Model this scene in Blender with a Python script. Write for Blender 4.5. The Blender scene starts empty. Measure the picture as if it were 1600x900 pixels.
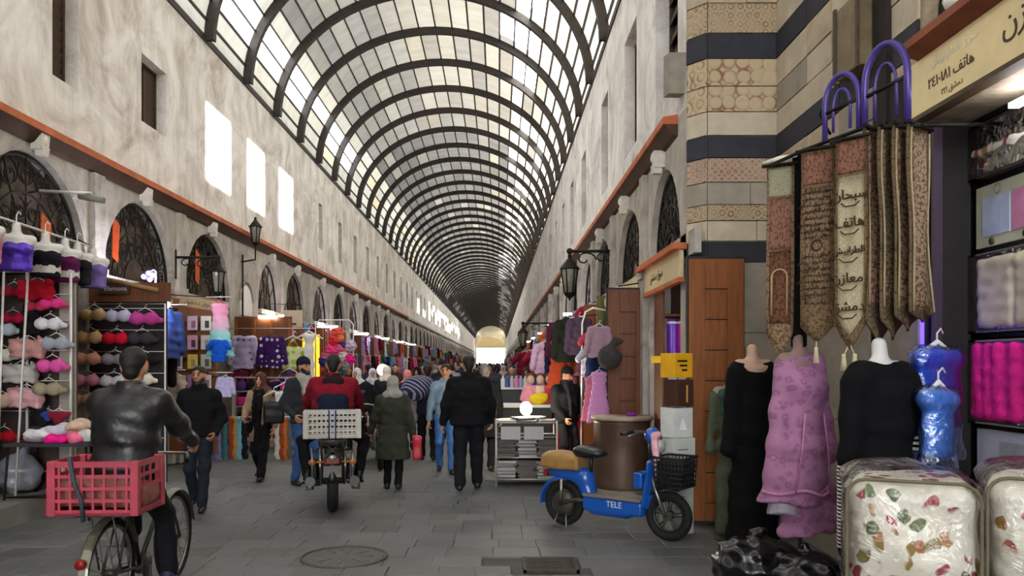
import bpy, math, random
import numpy as np
from mathutils import Vector, Matrix
S = bpy.context.scene
C = S.collection
PI = math.pi
# ------------------------------------------------------------------ camera, sky, sun, exposure
EYE = 1.70
cam_d = bpy.data.cameras.new('camera')
cam = bpy.data.objects.new('camera', cam_d)
C.objects.link(cam)
cam.location = (0, 0, EYE)
cam.rotation_euler = (PI / 2, 0, 0)
cam_d.sensor_width = 36
cam_d.lens = 27
cam_d.shift_x = 22 / 1600
cam_d.shift_y = 118 / 1600
cam_d.clip_end = 600
S.camera = cam
W = bpy.data.worlds.new('sky')
S.world = W
W.use_nodes = True
bg = W.node_tree.nodes['Background']
bg.inputs[0].default_value = (0.92, 0.965, 1.0, 1)
bg.inputs[1].default_value = 2.6
SUN_E = math.radians(35)
sun_d = bpy.data.lights.new('sun', 'SUN')
sun_d.energy = 9.0
sun_d.angle = math.radians(1.2)
sun_d.color = (1.0, 0.965, 0.91)
sun = bpy.data.objects.new('sun', sun_d)
C.objects.link(sun)
sun.rotation_euler = (0, PI / 2 - SUN_E, 0)
S.view_settings.view_transform = 'Standard'
S.view_settings.look = 'None'
S.view_settings.exposure = 1.8
S.view_settings.gamma = 1.0
S.cycles.max_bounces = 8
S.cycles.diffuse_bounces = 5
S.cycles.glossy_bounces = 3
S.cycles.transmission_bounces = 6
S.cycles.transparent_max_bounces = 8
S.cycles.sample_clamp_indirect = 6.0
S.cycles.use_denoising = True

# ------------------------------------------------------------------ helpers
rnd = random.Random(11)
VX, VY, FP = 778.0, 568.0, 1200.0
def at(px, py, Y):
    return Vector(((px - VX) / FP * Y, Y, EYE - (py - VY) / FP * Y))
def srgb(h):
    if isinstance(h, str):
        h = h.lstrip('#')
        c = [int(h[i:i + 2], 16) / 255 for i in (0, 2, 4)]
        return tuple(x / 12.92 if x <= .04045 else ((x + .055) / 1.055) ** 2.4 for x in c)
    return tuple(h)

_mats = {}
def newmat(name):
    m = bpy.data.materials.new(name)
    m.use_nodes = True
    nt = m.node_tree
    return m, nt, nt.nodes['Principled BSDF']
def N(nt, typ, **kw):
    n = nt.nodes.new(typ)
    for k, v in kw.items():
        if k in n.inputs.keys():
            n.inputs[k].default_value = v
        else:
            setattr(n, k, v)
    return n
def coords(nt, scale=(1, 1, 1), kind='Object', rot=(0, 0, 0)):
    tc = nt.nodes.new('ShaderNodeTexCoord')
    mp = nt.nodes.new('ShaderNodeMapping')
    mp.inputs['Scale'].default_value = scale
    mp.inputs['Rotation'].default_value = rot
    nt.links.new(tc.outputs[kind], mp.inputs[0])
    return mp.outputs[0]
def ramp(nt, fac, stops):
    r = nt.nodes.new('ShaderNodeValToRGB')
    e = r.color_ramp.elements
    while len(e) < len(stops):
        e.new(0.5)
    for k, (p, c) in enumerate(stops):
        e[k].position = p
        c = srgb(c)
        e[k].color = (c[0], c[1], c[2], 1)
    nt.links.new(fac, r.inputs[0])
    return r.outputs[0]
def bump(nt, bsdf, h, strength=.3, dist=.01):
    b = nt.nodes.new('ShaderNodeBump')
    b.inputs['Strength'].default_value = strength
    b.inputs['Distance'].default_value = dist
    nt.links.new(h, b.inputs['Height'])
    nt.links.new(b.outputs[0], bsdf.inputs['Normal'])

def mat(col, rough=.8, var=.18, scale=9, bmp=.2, metal=0., spec=.3, stretch=(1, 1, 1), kind='Object', coat=0.):
    key = ('m', col, rough, var, scale, bmp, metal, spec, stretch, kind, coat)
    if key in _mats:
        return _mats[key]
    c = srgb(col)
    m, nt, b = newmat('surface')
    v = coords(nt, stretch, kind)
    n = N(nt, 'ShaderNodeTexNoise', Scale=scale, Detail=5.0, Roughness=.6)
    nt.links.new(v, n.inputs['Vector'])
    lo = tuple(max(0, x * (1 - var)) for x in c)
    hi = tuple(min(1, x * (1 + var)) for x in c)
    nt.links.new(ramp(nt, n.outputs[0], [(.3, lo), (.7, hi)]), b.inputs['Base Color'])
    b.inputs['Roughness'].default_value = rough
    b.inputs['Metallic'].default_value = metal
    b.inputs['Specular IOR Level'].default_value = spec
    b.inputs['Coat Weight'].default_value = coat
    if bmp:
        n2 = N(nt, 'ShaderNodeTexNoise', Scale=scale * 3, Detail=6.0)
        nt.links.new(v, n2.inputs['Vector'])
        bump(nt, b, n2.outputs[0], bmp, .01)
    _mats[key] = m
    return m
def cloth(col, rough=.9, var=.2):
    return mat(col, rough, var, 14, .25, 0, .15)
def glow(col, strength):
    key = ('g', col, strength)
    if key not in _mats:
        m, nt, b = newmat('glowing_surface')
        c = srgb(col)
        b.inputs['Base Color'].default_value = (*c, 1)
        b.inputs['Emission Color'].default_value = (*c, 1)
        b.inputs['Emission Strength'].default_value = strength
        _mats[key] = m
    return _mats[key]
def spots(base, spot, scale=12, thr=.25, third=None, rough=.85, dots=True, seed=0.):
    """cloth with dots (regular-ish) or flowers of another colour"""
    key = ('s', base, spot, scale, thr, third, rough, dots, seed)
    if key in _mats:
        return _mats[key]
    m, nt, b = newmat('printed_cloth')
    v = coords(nt, (1, .25, 1))
    vo = N(nt, 'ShaderNodeTexVoronoi', Scale=scale, Randomness=.35 if dots else 1.0)
    nt.links.new(v, vo.inputs['Vector'])
    f = vo.outputs['Distance']
    if not dots:
        nn = N(nt, 'ShaderNodeTexNoise', Scale=scale * 2.2, Detail=4.0)
        nt.links.new(v, nn.inputs['Vector'])
        mx = N(nt, 'ShaderNodeMath', operation='ADD')
        mu = N(nt, 'ShaderNodeMath', operation='MULTIPLY_ADD')
        mu.inputs[1].default_value = .9
        mu.inputs[2].default_value = -.45
        nt.links.new(nn.outputs[0], mu.inputs[0])
        nt.links.new(f, mx.inputs[0]); nt.links.new(mu.outputs[0], mx.inputs[1])
        f = mx.outputs[0]
    st = [(0, spot), (thr, spot), (thr + .06, base), (1, base)]
    if third:
        st = [(0, third), (thr * .5, third), (thr * .6, spot), (thr, spot), (thr + .06, base), (1, base)]
    nt.links.new(ramp(nt, f, st), b.inputs['Base Color'])
    b.inputs['Roughness'].default_value = rough
    b.inputs['Specular IOR Level'].default_value = .15
    _mats[key] = m
    return m
def stripes(a, bcol, scale=10, axis='Z', rough=.85, share=.5):
    key = ('st', a, bcol, scale, axis, rough, share)
    if key in _mats:
        return _mats[key]
    m, nt, b = newmat('striped_cloth')
    w = N(nt, 'ShaderNodeTexWave', Scale=scale, wave_type='BANDS', bands_direction=axis)
    w.inputs['Distortion'].default_value = .4
    nt.links.new(coords(nt), w.inputs['Vector'])
    nt.links.new(ramp(nt, w.outputs[1], [(share - .05, a), (share + .05, bcol)]), b.inputs['Base Color'])
    b.inputs['Roughness'].default_value = rough
    _mats[key] = m
    return m
def wood(a, bcol, rough=.45, scale=3.0, coat=.2):
    key = ('w', a, bcol, rough, scale)
    if key in _mats:
        return _mats[key]
    m, nt, b = newmat('wood')
    v = coords(nt, (9, 9, .9))
    n = N(nt, 'ShaderNodeTexNoise', Scale=scale, Detail=8.0, Roughness=.65)
    nt.links.new(v, n.inputs['Vector'])
    nt.links.new(ramp(nt, n.outputs[0], [(.3, a), (.72, bcol)]), b.inputs['Base Color'])
    b.inputs['Roughness'].default_value = rough
    b.inputs['Coat Weight'].default_value = coat if rough < .5 else 0
    b.inputs['Specular IOR Level'].default_value = .3
    bump(nt, b, n.outputs[0], .15, .004)
    _mats[key] = m
    return m
def plastic_film(tint='#ffffff', alpha=.25):
    key = ('film', tint, alpha)
    if key in _mats:
        return _mats[key]
    m, nt, b = newmat('clear_plastic_film')
    out = nt.nodes['Material Output']
    gl = N(nt, 'ShaderNodeBsdfGlossy', Roughness=.12)
    gl.inputs[0].default_value = (*srgb(tint), 1)
    tr = nt.nodes.new('ShaderNodeBsdfTransparent')
    tr.inputs[0].default_value = (*srgb(tint), 1)
    mx = nt.nodes.new('ShaderNodeMixShader')
    fr = N(nt, 'ShaderNodeFresnel', IOR=1.5)
    ad = N(nt, 'ShaderNodeMath', operation='ADD', use_clamp=True)
    ad.inputs[1].default_value = alpha * .35
    nt.links.new(fr.outputs[0], ad.inputs[0])
    n = N(nt, 'ShaderNodeTexNoise', Scale=7.0, Detail=4.0)
    n.inputs['Distortion'].default_value = 2.5
    nt.links.new(coords(nt), n.inputs['Vector'])
    bp = N(nt, 'ShaderNodeBump', Strength=.55, Distance=.05)
    nt.links.new(n.outputs[0], bp.inputs['Height'])
    nt.links.new(bp.outputs[0], gl.inputs['Normal'])
    nt.links.new(bp.outputs[0], fr.inputs['Normal'])
    nt.links.new(ad.outputs[0], mx.inputs[0])
    nt.links.new(tr.outputs[0], mx.inputs[1])
    nt.links.new(gl.outputs[0], mx.inputs[2])
    nt.links.new(mx.outputs[0], out.inputs[0])
    _mats[key] = m
    return m

# ---- objects
def link(name, me, m=None, parent=None, loc=None, rotz=None):
    o = bpy.data.objects.new(name, me)
    C.objects.link(o)
    if m is not None and not me.materials:
        me.materials.append(m)
    if parent is not None:
        o.parent = parent
    if loc is not None:
        o.location = loc
    if rotz is not None:
        o.rotation_euler = (0, 0, rotz)
    return o
_labels = {}
def tag(o, label, cat, group=None):
    o['label'] = label
    o['category'] = cat
    if group:
        o['group'] = group
    return o
def thing(name, label, cat, loc=(0, 0, 0), rotz=0., group=None):
    o = bpy.data.objects.new(name, None)
    C.objects.link(o)
    o.empty_display_size = .1
    o.location = loc
    o.rotation_euler = (0, 0, rotz)
    return tag(o, label, cat, group)
def struct(o):
    o['kind'] = 'structure'
    return o
def stuff(o):
    o['kind'] = 'stuff'
    return o
def recolor(o, m):
    o.material_slots[0].link = 'OBJECT'
    o.material_slots[0].material = m
def copy_tree(o, parent=None):
    c = o.copy()
    C.objects.link(c)
    if parent:
        c.parent = parent
    for ch in o.children:
        copy_tree(ch, c)
    return c

def mesh_np(name, V, Q, smooth=True):
    me = bpy.data.meshes.new(name)
    V = np.asarray(V, dtype=np.float32)
    Q = np.asarray(Q, dtype=np.int32)
    k = Q.shape[1]
    me.vertices.add(len(V)); me.loops.add(Q.size); me.polygons.add(len(Q))
    me.vertices.foreach_set('co', V.ravel())
    me.loops.foreach_set('vertex_index', Q.ravel())
    me.polygons.foreach_set('loop_start', np.arange(0, Q.size, k, dtype=np.int32))
    me.polygons.foreach_set('loop_total', np.full(len(Q), k, dtype=np.int32))
    if smooth:
        me.polygons.foreach_set('use_smooth', np.ones(len(Q), dtype=bool))
    me.update(calc_edges=True)
    return me

class MB:
    def __init__(s):
        s.v = []; s.f = []; s.sm = []; s.mi = []; s.cur = 0
    def _add(s, vs, fs, smooth=False):
        o = len(s.v)
        s.v += [tuple(v) for v in vs]
        for f in fs:
            s.f.append(tuple(i + o for i in f)); s.sm.append(smooth); s.mi.append(s.cur)
        return s
    def box(s, c, d, rot=None, taper=1.0):
        x, y, z = d[0] / 2, d[1] / 2, d[2] / 2
        vs = [Vector((sx * x * (taper if sz > 0 else 1), sy * y * (taper if sz > 0 else 1), sz * z)) for sz in (-1, 1) for sy in (-1, 1) for sx in (-1, 1)]
        if rot is not None:
            vs = [rot @ v for v in vs]
        vs = [v + Vector(c) for v in vs]
        return s._add(vs, [(0, 2, 3, 1), (4, 5, 7, 6), (0, 1, 5, 4), (2, 6, 7, 3), (0, 4, 6, 2), (1, 3, 7, 5)])
    def box2(s, a, b):
        return s.box([(a[i] + b[i]) / 2 for i in range(3)], [abs(b[i] - a[i]) for i in range(3)])
    def tube(s, pts, r, n=8, closed=False, cap=True):
        pts = [Vector(p) for p in pts]
        m = len(pts)
        rr = r if isinstance(r, (list, tuple)) else [r] * m
        rings = []
        up = None
        for i, p in enumerate(pts):
            if closed:
                t = pts[(i + 1) % m] - pts[i - 1]
            else:
                t = pts[min(i + 1, m - 1)] - pts[max(i - 1, 0)]
            t.normalize()
            if up is None:
                up = Vector((0, 0, 1)) if abs(t.z) < .9 else Vector((1, 0, 0))
            u = t.cross(up)
            if u.length < 1e-4:
                u = t.cross(Vector((0, 1, 0)))
            u.normalize()
            w = u.cross(t); w.normalize()
            up = w
            rings.append([p + (u * math.cos(2 * PI * k / n) + w * math.sin(2 * PI * k / n)) * rr[i] for k in range(n)])
        vs = [v for g in rings for v in g]
        fs = []
        for i in range(m if closed else m - 1):
            j = (i + 1) % m
            for k in range(n):
                k2 = (k + 1) % n
                fs.append((i * n + k, i * n + k2, j * n + k2, j * n + k))
        s._add(vs, fs, True)
        if cap and not closed:
            o = len(s.v) - len(vs)
            s.f.append(tuple(o + k for k in range(n - 1, -1, -1))); s.sm.append(False); s.mi.append(s.cur)
            s.f.append(tuple(o + (m - 1) * n + k for k in range(n))); s.sm.append(False); s.mi.append(s.cur)
        return s
    def ring(s, c, R, r, axis='x', n=28, k=8, a0=0, a1=2 * PI):
        full = abs(a1 - a0) > 6.28
        pts = []
        for i in range(n if full else n + 1):
            a = a0 + (a1 - a0) * i / n
            ca, sa = math.cos(a) * R, math.sin(a) * R
            d = {'x': (0, ca, sa), 'y': (ca, 0, sa), 'z': (ca, sa, 0)}[axis]
            pts.append(Vector(c) + Vector(d))
        return s.tube(pts, r, k, closed=full)
    def lathe(s, prof, c=(0, 0, 0), n=20, axis='z', a0=0., a1=2 * PI):
        full = abs(a1 - a0) > 6.28
        vs = []; fs = []
        cols = n if full else n + 1
        for i in range(cols):
            a = a0 + (a1 - a0) * i / n
            for r, h in prof:
                if axis == 'z':
                    d = (r * math.cos(a), r * math.sin(a), h)
                elif axis == 'x':
                    d = (h, r * math.cos(a), r * math.sin(a))
                else:
                    d = (r * math.cos(a), h, r * math.sin(a))
                vs.append(Vector(c) + Vector(d))
        p = len(prof)
        for i in range(n):
            j = (i + 1) % cols
            for k in range(p - 1):
                fs.append((i * p + k, j * p + k, j * p + k + 1, i * p + k + 1))
        return s._add(vs, fs, True)
    def cyl(s, a, b, r, n=14):
        return s.tube([a, b], r, n)
    def ball(s, c, r, n=12, m=8):
        r = r if isinstance(r, (tuple, list)) else (r, r, r)
        vs = []; fs = []
        for i in range(m + 1):
            t = PI * i / m
            for k in range(n):
                a = 2 * PI * k / n
                vs.append((c[0] + r[0] * math.sin(t) * math.cos(a), c[1] + r[1] * math.sin(t) * math.sin(a), c[2] + r[2] * math.cos(t)))
        for i in range(m):
            for k in range(n):
                fs.append((i * n + k, (i + 1) * n + k, (i + 1) * n + (k + 1) % n, i * n + (k + 1) % n))
        return s._add(vs, fs, True)
    def prism(s, poly, axis, t0, t1):
        """poly 2-D outline extruded along axis 'x' (y,z), 'y' (x,z) or 'z' (x,y)"""
        def p3(q, t):
            return {'x': (t, q[0], q[1]), 'y': (q[0], t, q[1]), 'z': (q[0], q[1], t)}[axis]
        n = len(poly)
        vs = [p3(q, t0) for q in poly] + [p3(q, t1) for q in poly]
        fs = [tuple(range(n - 1, -1, -1)), tuple(range(n, 2 * n))] + [(i, (i + 1) % n, n + (i + 1) % n, n + i) for i in range(n)]
        return s._add(vs, fs)
    def quad(s, *p, smooth=False):
        return s._add(p, [tuple(range(len(p)))], smooth)
    def mesh(s, name='shape', mats=None):
        me = bpy.data.meshes.new(name)
        me.from_pydata(s.v, [], s.f)
        me.polygons.foreach_set('use_smooth', s.sm)
        if mats:
            for m in mats:
                me.materials.append(m)
            me.polygons.foreach_set('material_index', s.mi)
        me.update()
        return me
    def obj(s, name, m, parent=None, loc=None, rotz=None, bevel=0):
        o = link(name, s.mesh(name), m, parent, loc, rotz)
        if bevel:
            b = o.modifiers.new('bevel', 'BEVEL')
            b.width = bevel; b.segments = 2; b.limit_method = 'ANGLE'
        return o

# ------------------------------------------------------------------ smooth-union solids (round cones, ellipsoids ...) -> one surface
def nets(Fd, lo, h):
    ins = Fd < 0
    c = [ins[i:ins.shape[0] - 1 + i, j:ins.shape[1] - 1 + j, k:ins.shape[2] - 1 + k] for i in (0, 1) for j in (0, 1) for k in (0, 1)]
    cnt = sum(x.astype(np.int8) for x in c)
    cell = (cnt > 0) & (cnt < 8)
    idx = np.argwhere(cell)
    num = np.full(cell.shape, -1, dtype=np.int64)
    num[cell] = np.arange(len(idx))
    I, J, K = idx.T
    acc = np.zeros((len(idx), 3)); w = np.zeros(len(idx))
    cor = [(i, j, k) for i in (0, 1) for j in (0, 1) for k in (0, 1)]
    vals = {q: Fd[I + q[0], J + q[1], K + q[2]] for q in cor}
    for a in cor:
        for ax in range(3):
            if a[ax] == 0:
                b = list(a); b[ax] = 1; b = tuple(b)
                va, vb = vals[a], vals[b]
                m = (va < 0) != (vb < 0)
                t = np.where(m, va / np.where(m, va - vb, 1), 0)
                for d in range(3):
                    acc[:, d] += np.where(m, a[d] + (t if d == ax else 0), 0)
                w += m
    V = (idx + acc / w[:, None]) * h + lo
    Q = []
    for ax in range(3):
        o1, o2 = [d for d in range(3) if d != ax]
        sl0 = [slice(None)] * 3; sl1 = [slice(None)] * 3
        sl0[ax] = slice(0, -1); sl1[ax] = slice(1, None)
        for d in (o1, o2):
            sl0[d] = slice(1, -1); sl1[d] = slice(1, -1)
        A = ins[tuple(sl0)]; B = ins[tuple(sl1)]
        for m, flip in ((A & ~B, False), (~A & B, True)):
            e = np.argwhere(m)
            if not len(e):
                continue
            e[:, o1] += 1; e[:, o2] += 1
            def g(d1, d2):
                q = e.copy(); q[:, o1] -= d1; q[:, o2] -= d2
                return num[q[:, 0], q[:, 1], q[:, 2]]
            q = np.stack([g(1, 1), g(0, 1), g(0, 0), g(1, 0)], 1)
            if flip != (ax == 1):
                q = q[:, ::-1]
            Q.append(q)
    Q = np.concatenate(Q)
    return V, Q
def _bb(p):
    t = p[0].lstrip('-')
    if t == 'c':
        r = max(p[3], p[4]); a = np.array(p[1]); b = np.array(p[2])
        return np.minimum(a, b) - r, np.maximum(a, b) + r
    if t == 'e' or t == 'b':
        r = max(p[2]) if len(p) > 4 and p[4] is not None else np.array(p[2])
        if t == 'b':
            r = np.array(p[2]) * (1.75 if len(p) > 4 and p[4] is not None else 1)
        return np.array(p[1]) - r, np.array(p[1]) + r
    if t == 'v':
        r = max(p[3] + p[4]); a = np.array(p[1]); b = np.array(p[2])
        return np.minimum(a, b) - r, np.maximum(a, b) + r
def sdf(prims, h=.02, k=.03, post=None, wr=0., wf=18.):
    bbs = [_bb(p) for p in prims]
    pos = [b for p, b in zip(prims, bbs) if p[0][0] != '-']
    lo = np.min([b[0] for b in pos], 0) - 3 * h - wr - .01
    hi = np.max([b[1] for b in pos], 0) + 3 * h + wr + .01
    n = np.ceil((hi - lo) / h).astype(int) + 1
    ax = [lo[d] + h * np.arange(n[d]) for d in range(3)]
    Fd = np.full(n, .5)
    for p, (b0, b1) in zip(prims, bbs):
        t = p[0].lstrip('-')
        ki = 5 if t in 'cv' else 3
        if t == 'v': ki = 6
        kk = p[ki] if len(p) > ki and p[ki] is not None else k
        m = kk + 3 * h
        i0 = np.maximum(0, np.floor((b0 - m - lo) / h).astype(int)); i1 = np.minimum(n, np.ceil((b1 + m - lo) / h).astype(int) + 1)
        if np.any(i1 <= i0):
            continue
        X = ax[0][i0[0]:i1[0]][:, None, None]; Y = ax[1][i0[1]:i1[1]][None, :, None]; Z = ax[2][i0[2]:i1[2]][None, None, :]
        if t == 'c':
            a = np.array(p[1], float); b = np.array(p[2], float); ab = b - a
            L = max(ab @ ab, 1e-9)
            tt = np.clip(((X - a[0]) * ab[0] + (Y - a[1]) * ab[1] + (Z - a[2]) * ab[2]) / L, 0, 1)
            d = np.sqrt((X - a[0] - tt * ab[0]) ** 2 + (Y - a[1] - tt * ab[1]) ** 2 + (Z - a[2] - tt * ab[2]) ** 2) - (p[3] + (p[4] - p[3]) * tt)
        elif t in 'eb':
            x, y, z = X - p[1][0], Y - p[1][1], Z - p[1][2]
            R = p[4] if len(p) > 4 else None
            if R is not None:
                x, y, z = (R[0][0] * x + R[1][0] * y + R[2][0] * z, R[0][1] * x + R[1][1] * y + R[2][1] * z, R[0][2] * x + R[1][2] * y + R[2][2] * z)
            r = p[2]
            if t == 'e':
                k0 = np.sqrt((x / r[0]) ** 2 + (y / r[1]) ** 2 + (z / r[2]) ** 2)
                k1 = np.sqrt((x / r[0] ** 2) ** 2 + (y / r[1] ** 2) ** 2 + (z / r[2] ** 2) ** 2) + 1e-9
                d = k0 * (k0 - 1) / k1
            else:
                rd = min(r) * .45
                qx, qy, qz = np.abs(x) - r[0] + rd, np.abs(y) - r[1] + rd, np.abs(z) - r[2] + rd
                d = np.sqrt(np.maximum(qx, 0) ** 2 + np.maximum(qy, 0) ** 2 + np.maximum(qz, 0) ** 2) + np.minimum(np.maximum(qx, np.maximum(qy, qz)), 0) - rd
        else:
            a = np.array(p[1], float); b = np.array(p[2], float); ab = b - a
            L = math.sqrt(ab @ ab); e = ab / L
            sd = np.array(p[5], float); sd = sd - (sd @ e) * e; sd /= np.linalg.norm(sd)
            v = np.cross(e, sd)
            x, y, z = X - a[0], Y - a[1], Z - a[2]
            tr = (x * e[0] + y * e[1] + z * e[2]) / L
            tt = np.clip(tr, 0, 1)
            rx = p[3][0] + (p[4][0] - p[3][0]) * tt; ry = p[3][1] + (p[4][1] - p[3][1]) * tt
            uu = x * sd[0] + y * sd[1] + z * sd[2]; vv = x * v[0] + y * v[1] + z * v[2]
            d = np.maximum((np.sqrt((uu / rx) ** 2 + (vv / ry) ** 2) - 1) * np.minimum(rx, ry), (np.abs(tr - .5) - .5) * L)
        sl = (slice(i0[0], i1[0]), slice(i0[1], i1[1]), slice(i0[2], i1[2]))
        o = Fd[sl]
        if p[0][0] == '-':
            hh = np.maximum(kk - np.abs(o + d), 0) / kk
            Fd[sl] = np.maximum(o, -d) + hh * hh * kk * .25
        else:
            hh = np.maximum(kk - np.abs(o - d), 0) / kk
            Fd[sl] = np.minimum(o, d) - hh * hh * kk * .25
    X = ax[0][:, None, None]; Y = ax[1][None, :, None]; Z = ax[2][None, None, :]
    if wr:
        Fd = Fd + wr * (np.sin(wf * (X + .6 * Z) + 1.3 * np.sin(wf * .45 * Z + 5 * Y)) * np.sin(wf * .8 * (Y - .5 * Z) + 2.1) + .6 * np.sin(wf * 1.7 * (Z + .3 * X * Y) + 3 * X))
    if post is not None:
        Fd = post(Fd, X, Y, Z)
    Fd[0] = Fd[-1] = .5; Fd[:, 0] = Fd[:, -1] = .5; Fd[:, :, 0] = Fd[:, :, -1] = .5
    return nets(Fd, lo, h)
def solid(name, prims, m, parent=None, h=.02, k=.03, post=None, wr=0., wf=18., scale=1., loc=None, rotz=None):
    V, Q = sdf(prims, h, k, post, wr, wf)
    return link(name, mesh_np(name, V * scale, Q), m, parent, loc, rotz)
# ================================================================== THE SETTING
XL, XR, XN = -5.5, 2.05, 2.95          # left wall, right wall, set-back wall beside the pillar
ZL, ZS = 4.5, 7.75                      # cornice height, spring of the vault
Y_END = 7.8 + 2.2 * 80
def wall_mat(lo, mid, hi, dirt, sc=1.0, bmp=.5):
    m, nt, b = newmat('stained_plaster')
    v = coords(nt)
    n = N(nt, 'ShaderNodeTexNoise', Scale=.9 * sc, Detail=9.0, Roughness=.68)
    n.inputs['Distortion'].default_value = 1.4
    nt.links.new(v, n.inputs['Vector'])
    base = ramp(nt, n.outputs[0], [(.30, dirt), (.42, lo), (.55, mid), (.72, hi)])
    v2 = coords(nt, (1.2, 1.2, .22))
    n2 = N(nt, 'ShaderNodeTexNoise', Scale=2.2 * sc, Detail=7.0, Roughness=.7)
    nt.links.new(v2, n2.inputs['Vector'])
    st = ramp(nt, n2.outputs[0], [(.36, '#a39a8c'), (.55, '#ffffff')])
    mx = N(nt, 'ShaderNodeMix', data_type='RGBA', blend_type='MULTIPLY')
    mx.inputs[0].default_value = .3
    nt.links.new(base, mx.inputs[6]); nt.links.new(st, mx.inputs[7])
    nt.links.new(mx.outputs[2], b.inputs['Base Color'])
    b.inputs['Roughness'].default_value = .92
    b.inputs['Specular IOR Level'].default_value = .15
    n3 = N(nt, 'ShaderNodeTexNoise', Scale=14.0, Detail=8.0)
    nt.links.new(v, n3.inputs['Vector'])
    bump(nt, b, n3.outputs[0], bmp, .03)
    return m
M_UPPER = wall_mat('#d2cac0', '#e9e3db', '#f4f0ea', '#b3a899')
M_UPPER_R = wall_mat('#cfcac4', '#e6e2dd', '#f0edea', '#aea7a0')
M_LOWER = wall_mat('#a39c93', '#b5aea4', '#c3bcb2', '#877f75', 1.4)
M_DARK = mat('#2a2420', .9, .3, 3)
M_IRON = mat('#26221f', .55, .2, 20, .15, .6)
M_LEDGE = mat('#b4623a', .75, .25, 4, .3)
M_LEDGE_SHADED = mat('#4a3528', .85, .25, 4, .2)

# ---- floor: mortar bed, individually laid pavers, drain and manhole
def paver_mat():
    m, nt, b = newmat('worn_paving_stone')
    oi = nt.nodes.new('ShaderNodeObjectInfo')
    v = coords(nt, kind='Object')
    geo = nt.nodes.new('ShaderNodeNewGeometry')
    n = N(nt, 'ShaderNodeTexNoise', Scale=1.1, Detail=7.0, Roughness=.65)
    nt.links.new(geo.outputs['Position'], n.inputs['Vector'])
    base = ramp(nt, n.outputs[0], [(.3, '#4f5051'), (.5, '#616263'), (.7, '#727272')])
    tint = ramp(nt, oi.outputs['Random'], [(0, '#dedcd4'), (.5, '#f4f4f2'), (1, '#ffffff')])
    mx = N(nt, 'ShaderNodeMix', data_type='RGBA', blend_type='MULTIPLY')
    mx.inputs[0].default_value = 1
    nt.links.new(base, mx.inputs[6]); nt.links.new(tint, mx.inputs[7])
    nt.links.new(mx.outputs[2], b.inputs['Base Color'])
    n2 = N(nt, 'ShaderNodeTexNoise', Scale=25.0, Detail=6.0)
    nt.links.new(geo.outputs['Position'], n2.inputs['Vector'])
    nt.links.new(ramp(nt, n.outputs[0], [(.3, (.5, .5, .5)), (.7, (.72, .72, .72))]), b.inputs['Roughness'])
    bump(nt, b, n2.outputs[0], .25, .006)
    return m
M_PAVER = paver_mat()
M_FLOOR = mat('#4a4a48', .8, .12, 1.2, .2)
fl = MB(); fl.box2((-9, -16, -.20), (6, Y_END + 30, -.022))
floor = struct(fl.obj('floor', M_FLOOR))
def paver_shape(w, d, j):
    a, b_ = w / 2, d / 2
    c = [(-a + j(), -b_ + j()), (a + j(), -b_ + j()), (a + j(), b_ + j()), (-a + j(), b_ + j())]
    q = .007
    vs = [(x, y, -.03) for x, y in c] + [(x, y, -.005) for x, y in c] + [(x - math.copysign(q, x), y - math.copysign(q, y), 0) for x, y in c]
    fs = [(8, 9, 10, 11)] + [(i + 4 * k, (i + 1) % 4 + 4 * k, (i + 1) % 4 + 4 * k + 4, i + 4 * k + 4) for k in (0, 1) for i in range(4)]
    return vs, fs
rp = random.Random(3)
jit = lambda: rp.uniform(-.008, .002)
shapes = {}
rest = MB()
HOLES = [(.20, 6.28, .68, 6.74, 'r'), (-1.35, 6.72, .36, 0, 'c')]
def in_hole(x, y, w, d):
    a = HOLES[0]
    if x + w / 2 > a[0] and x - w / 2 < a[2] and y + d / 2 > a[1] and y - d / 2 < a[3]:
        return True
    return False
slots = []
y = 4.9; row = 0
while y < 40:
    d = rp.choice((.27, .31, .35))
    x = -5.45 + rp.uniform(0, .35)
    while x < 2.9:
        w = rp.choice((.30, .36, .42))
        slots.append((x + w / 2, y + d / 2, w, d))
        x += w
    y += d; row += 1
def paver_seen(s):
    px = VX + FP * s[0] / s[1]; py = VY + FP * EYE / s[1]
    return -30 < px < 1180 and py < 925
slots = [s for s in slots if not in_hole(*s)]
near = [s for s in slots if paver_seen(s)][:300]
nearset = set(near)
for s in slots:
    x, y, w, d = s
    if s in nearset:
        key = (w, d, rp.randrange(3))
        if key not in shapes:
            vs, fs = paver_shape(w, d, jit)
            shapes[key] = MB()._add(vs, fs).mesh('paving_stone')
        o = link('paving_stone', shapes[key], M_PAVER, floor, (x, y, rp.uniform(-.003, .003)))
    elif y < 40:
        vs, fs = paver_shape(w, d, jit)
        rest._add([(vx + x, vy + y, vz + rp.uniform(-.0005, .0005)) for vx, vy, vz in vs], fs)
stuff(rest.obj('paving_beyond', M_PAVER, floor))
far_floor = MB(); far_floor.box2((-9, 40, -.03), (6, Y_END + 25, 0))
struct(far_floor.obj('trim_1', mat('#666766', .65, .12, 1.2, .2)))
side_floor = MB(); side_floor.box2((2.92, -16, -.03), (6, 8.1, -.002))
struct(side_floor.obj('trim_2', M_FLOOR))

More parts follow.
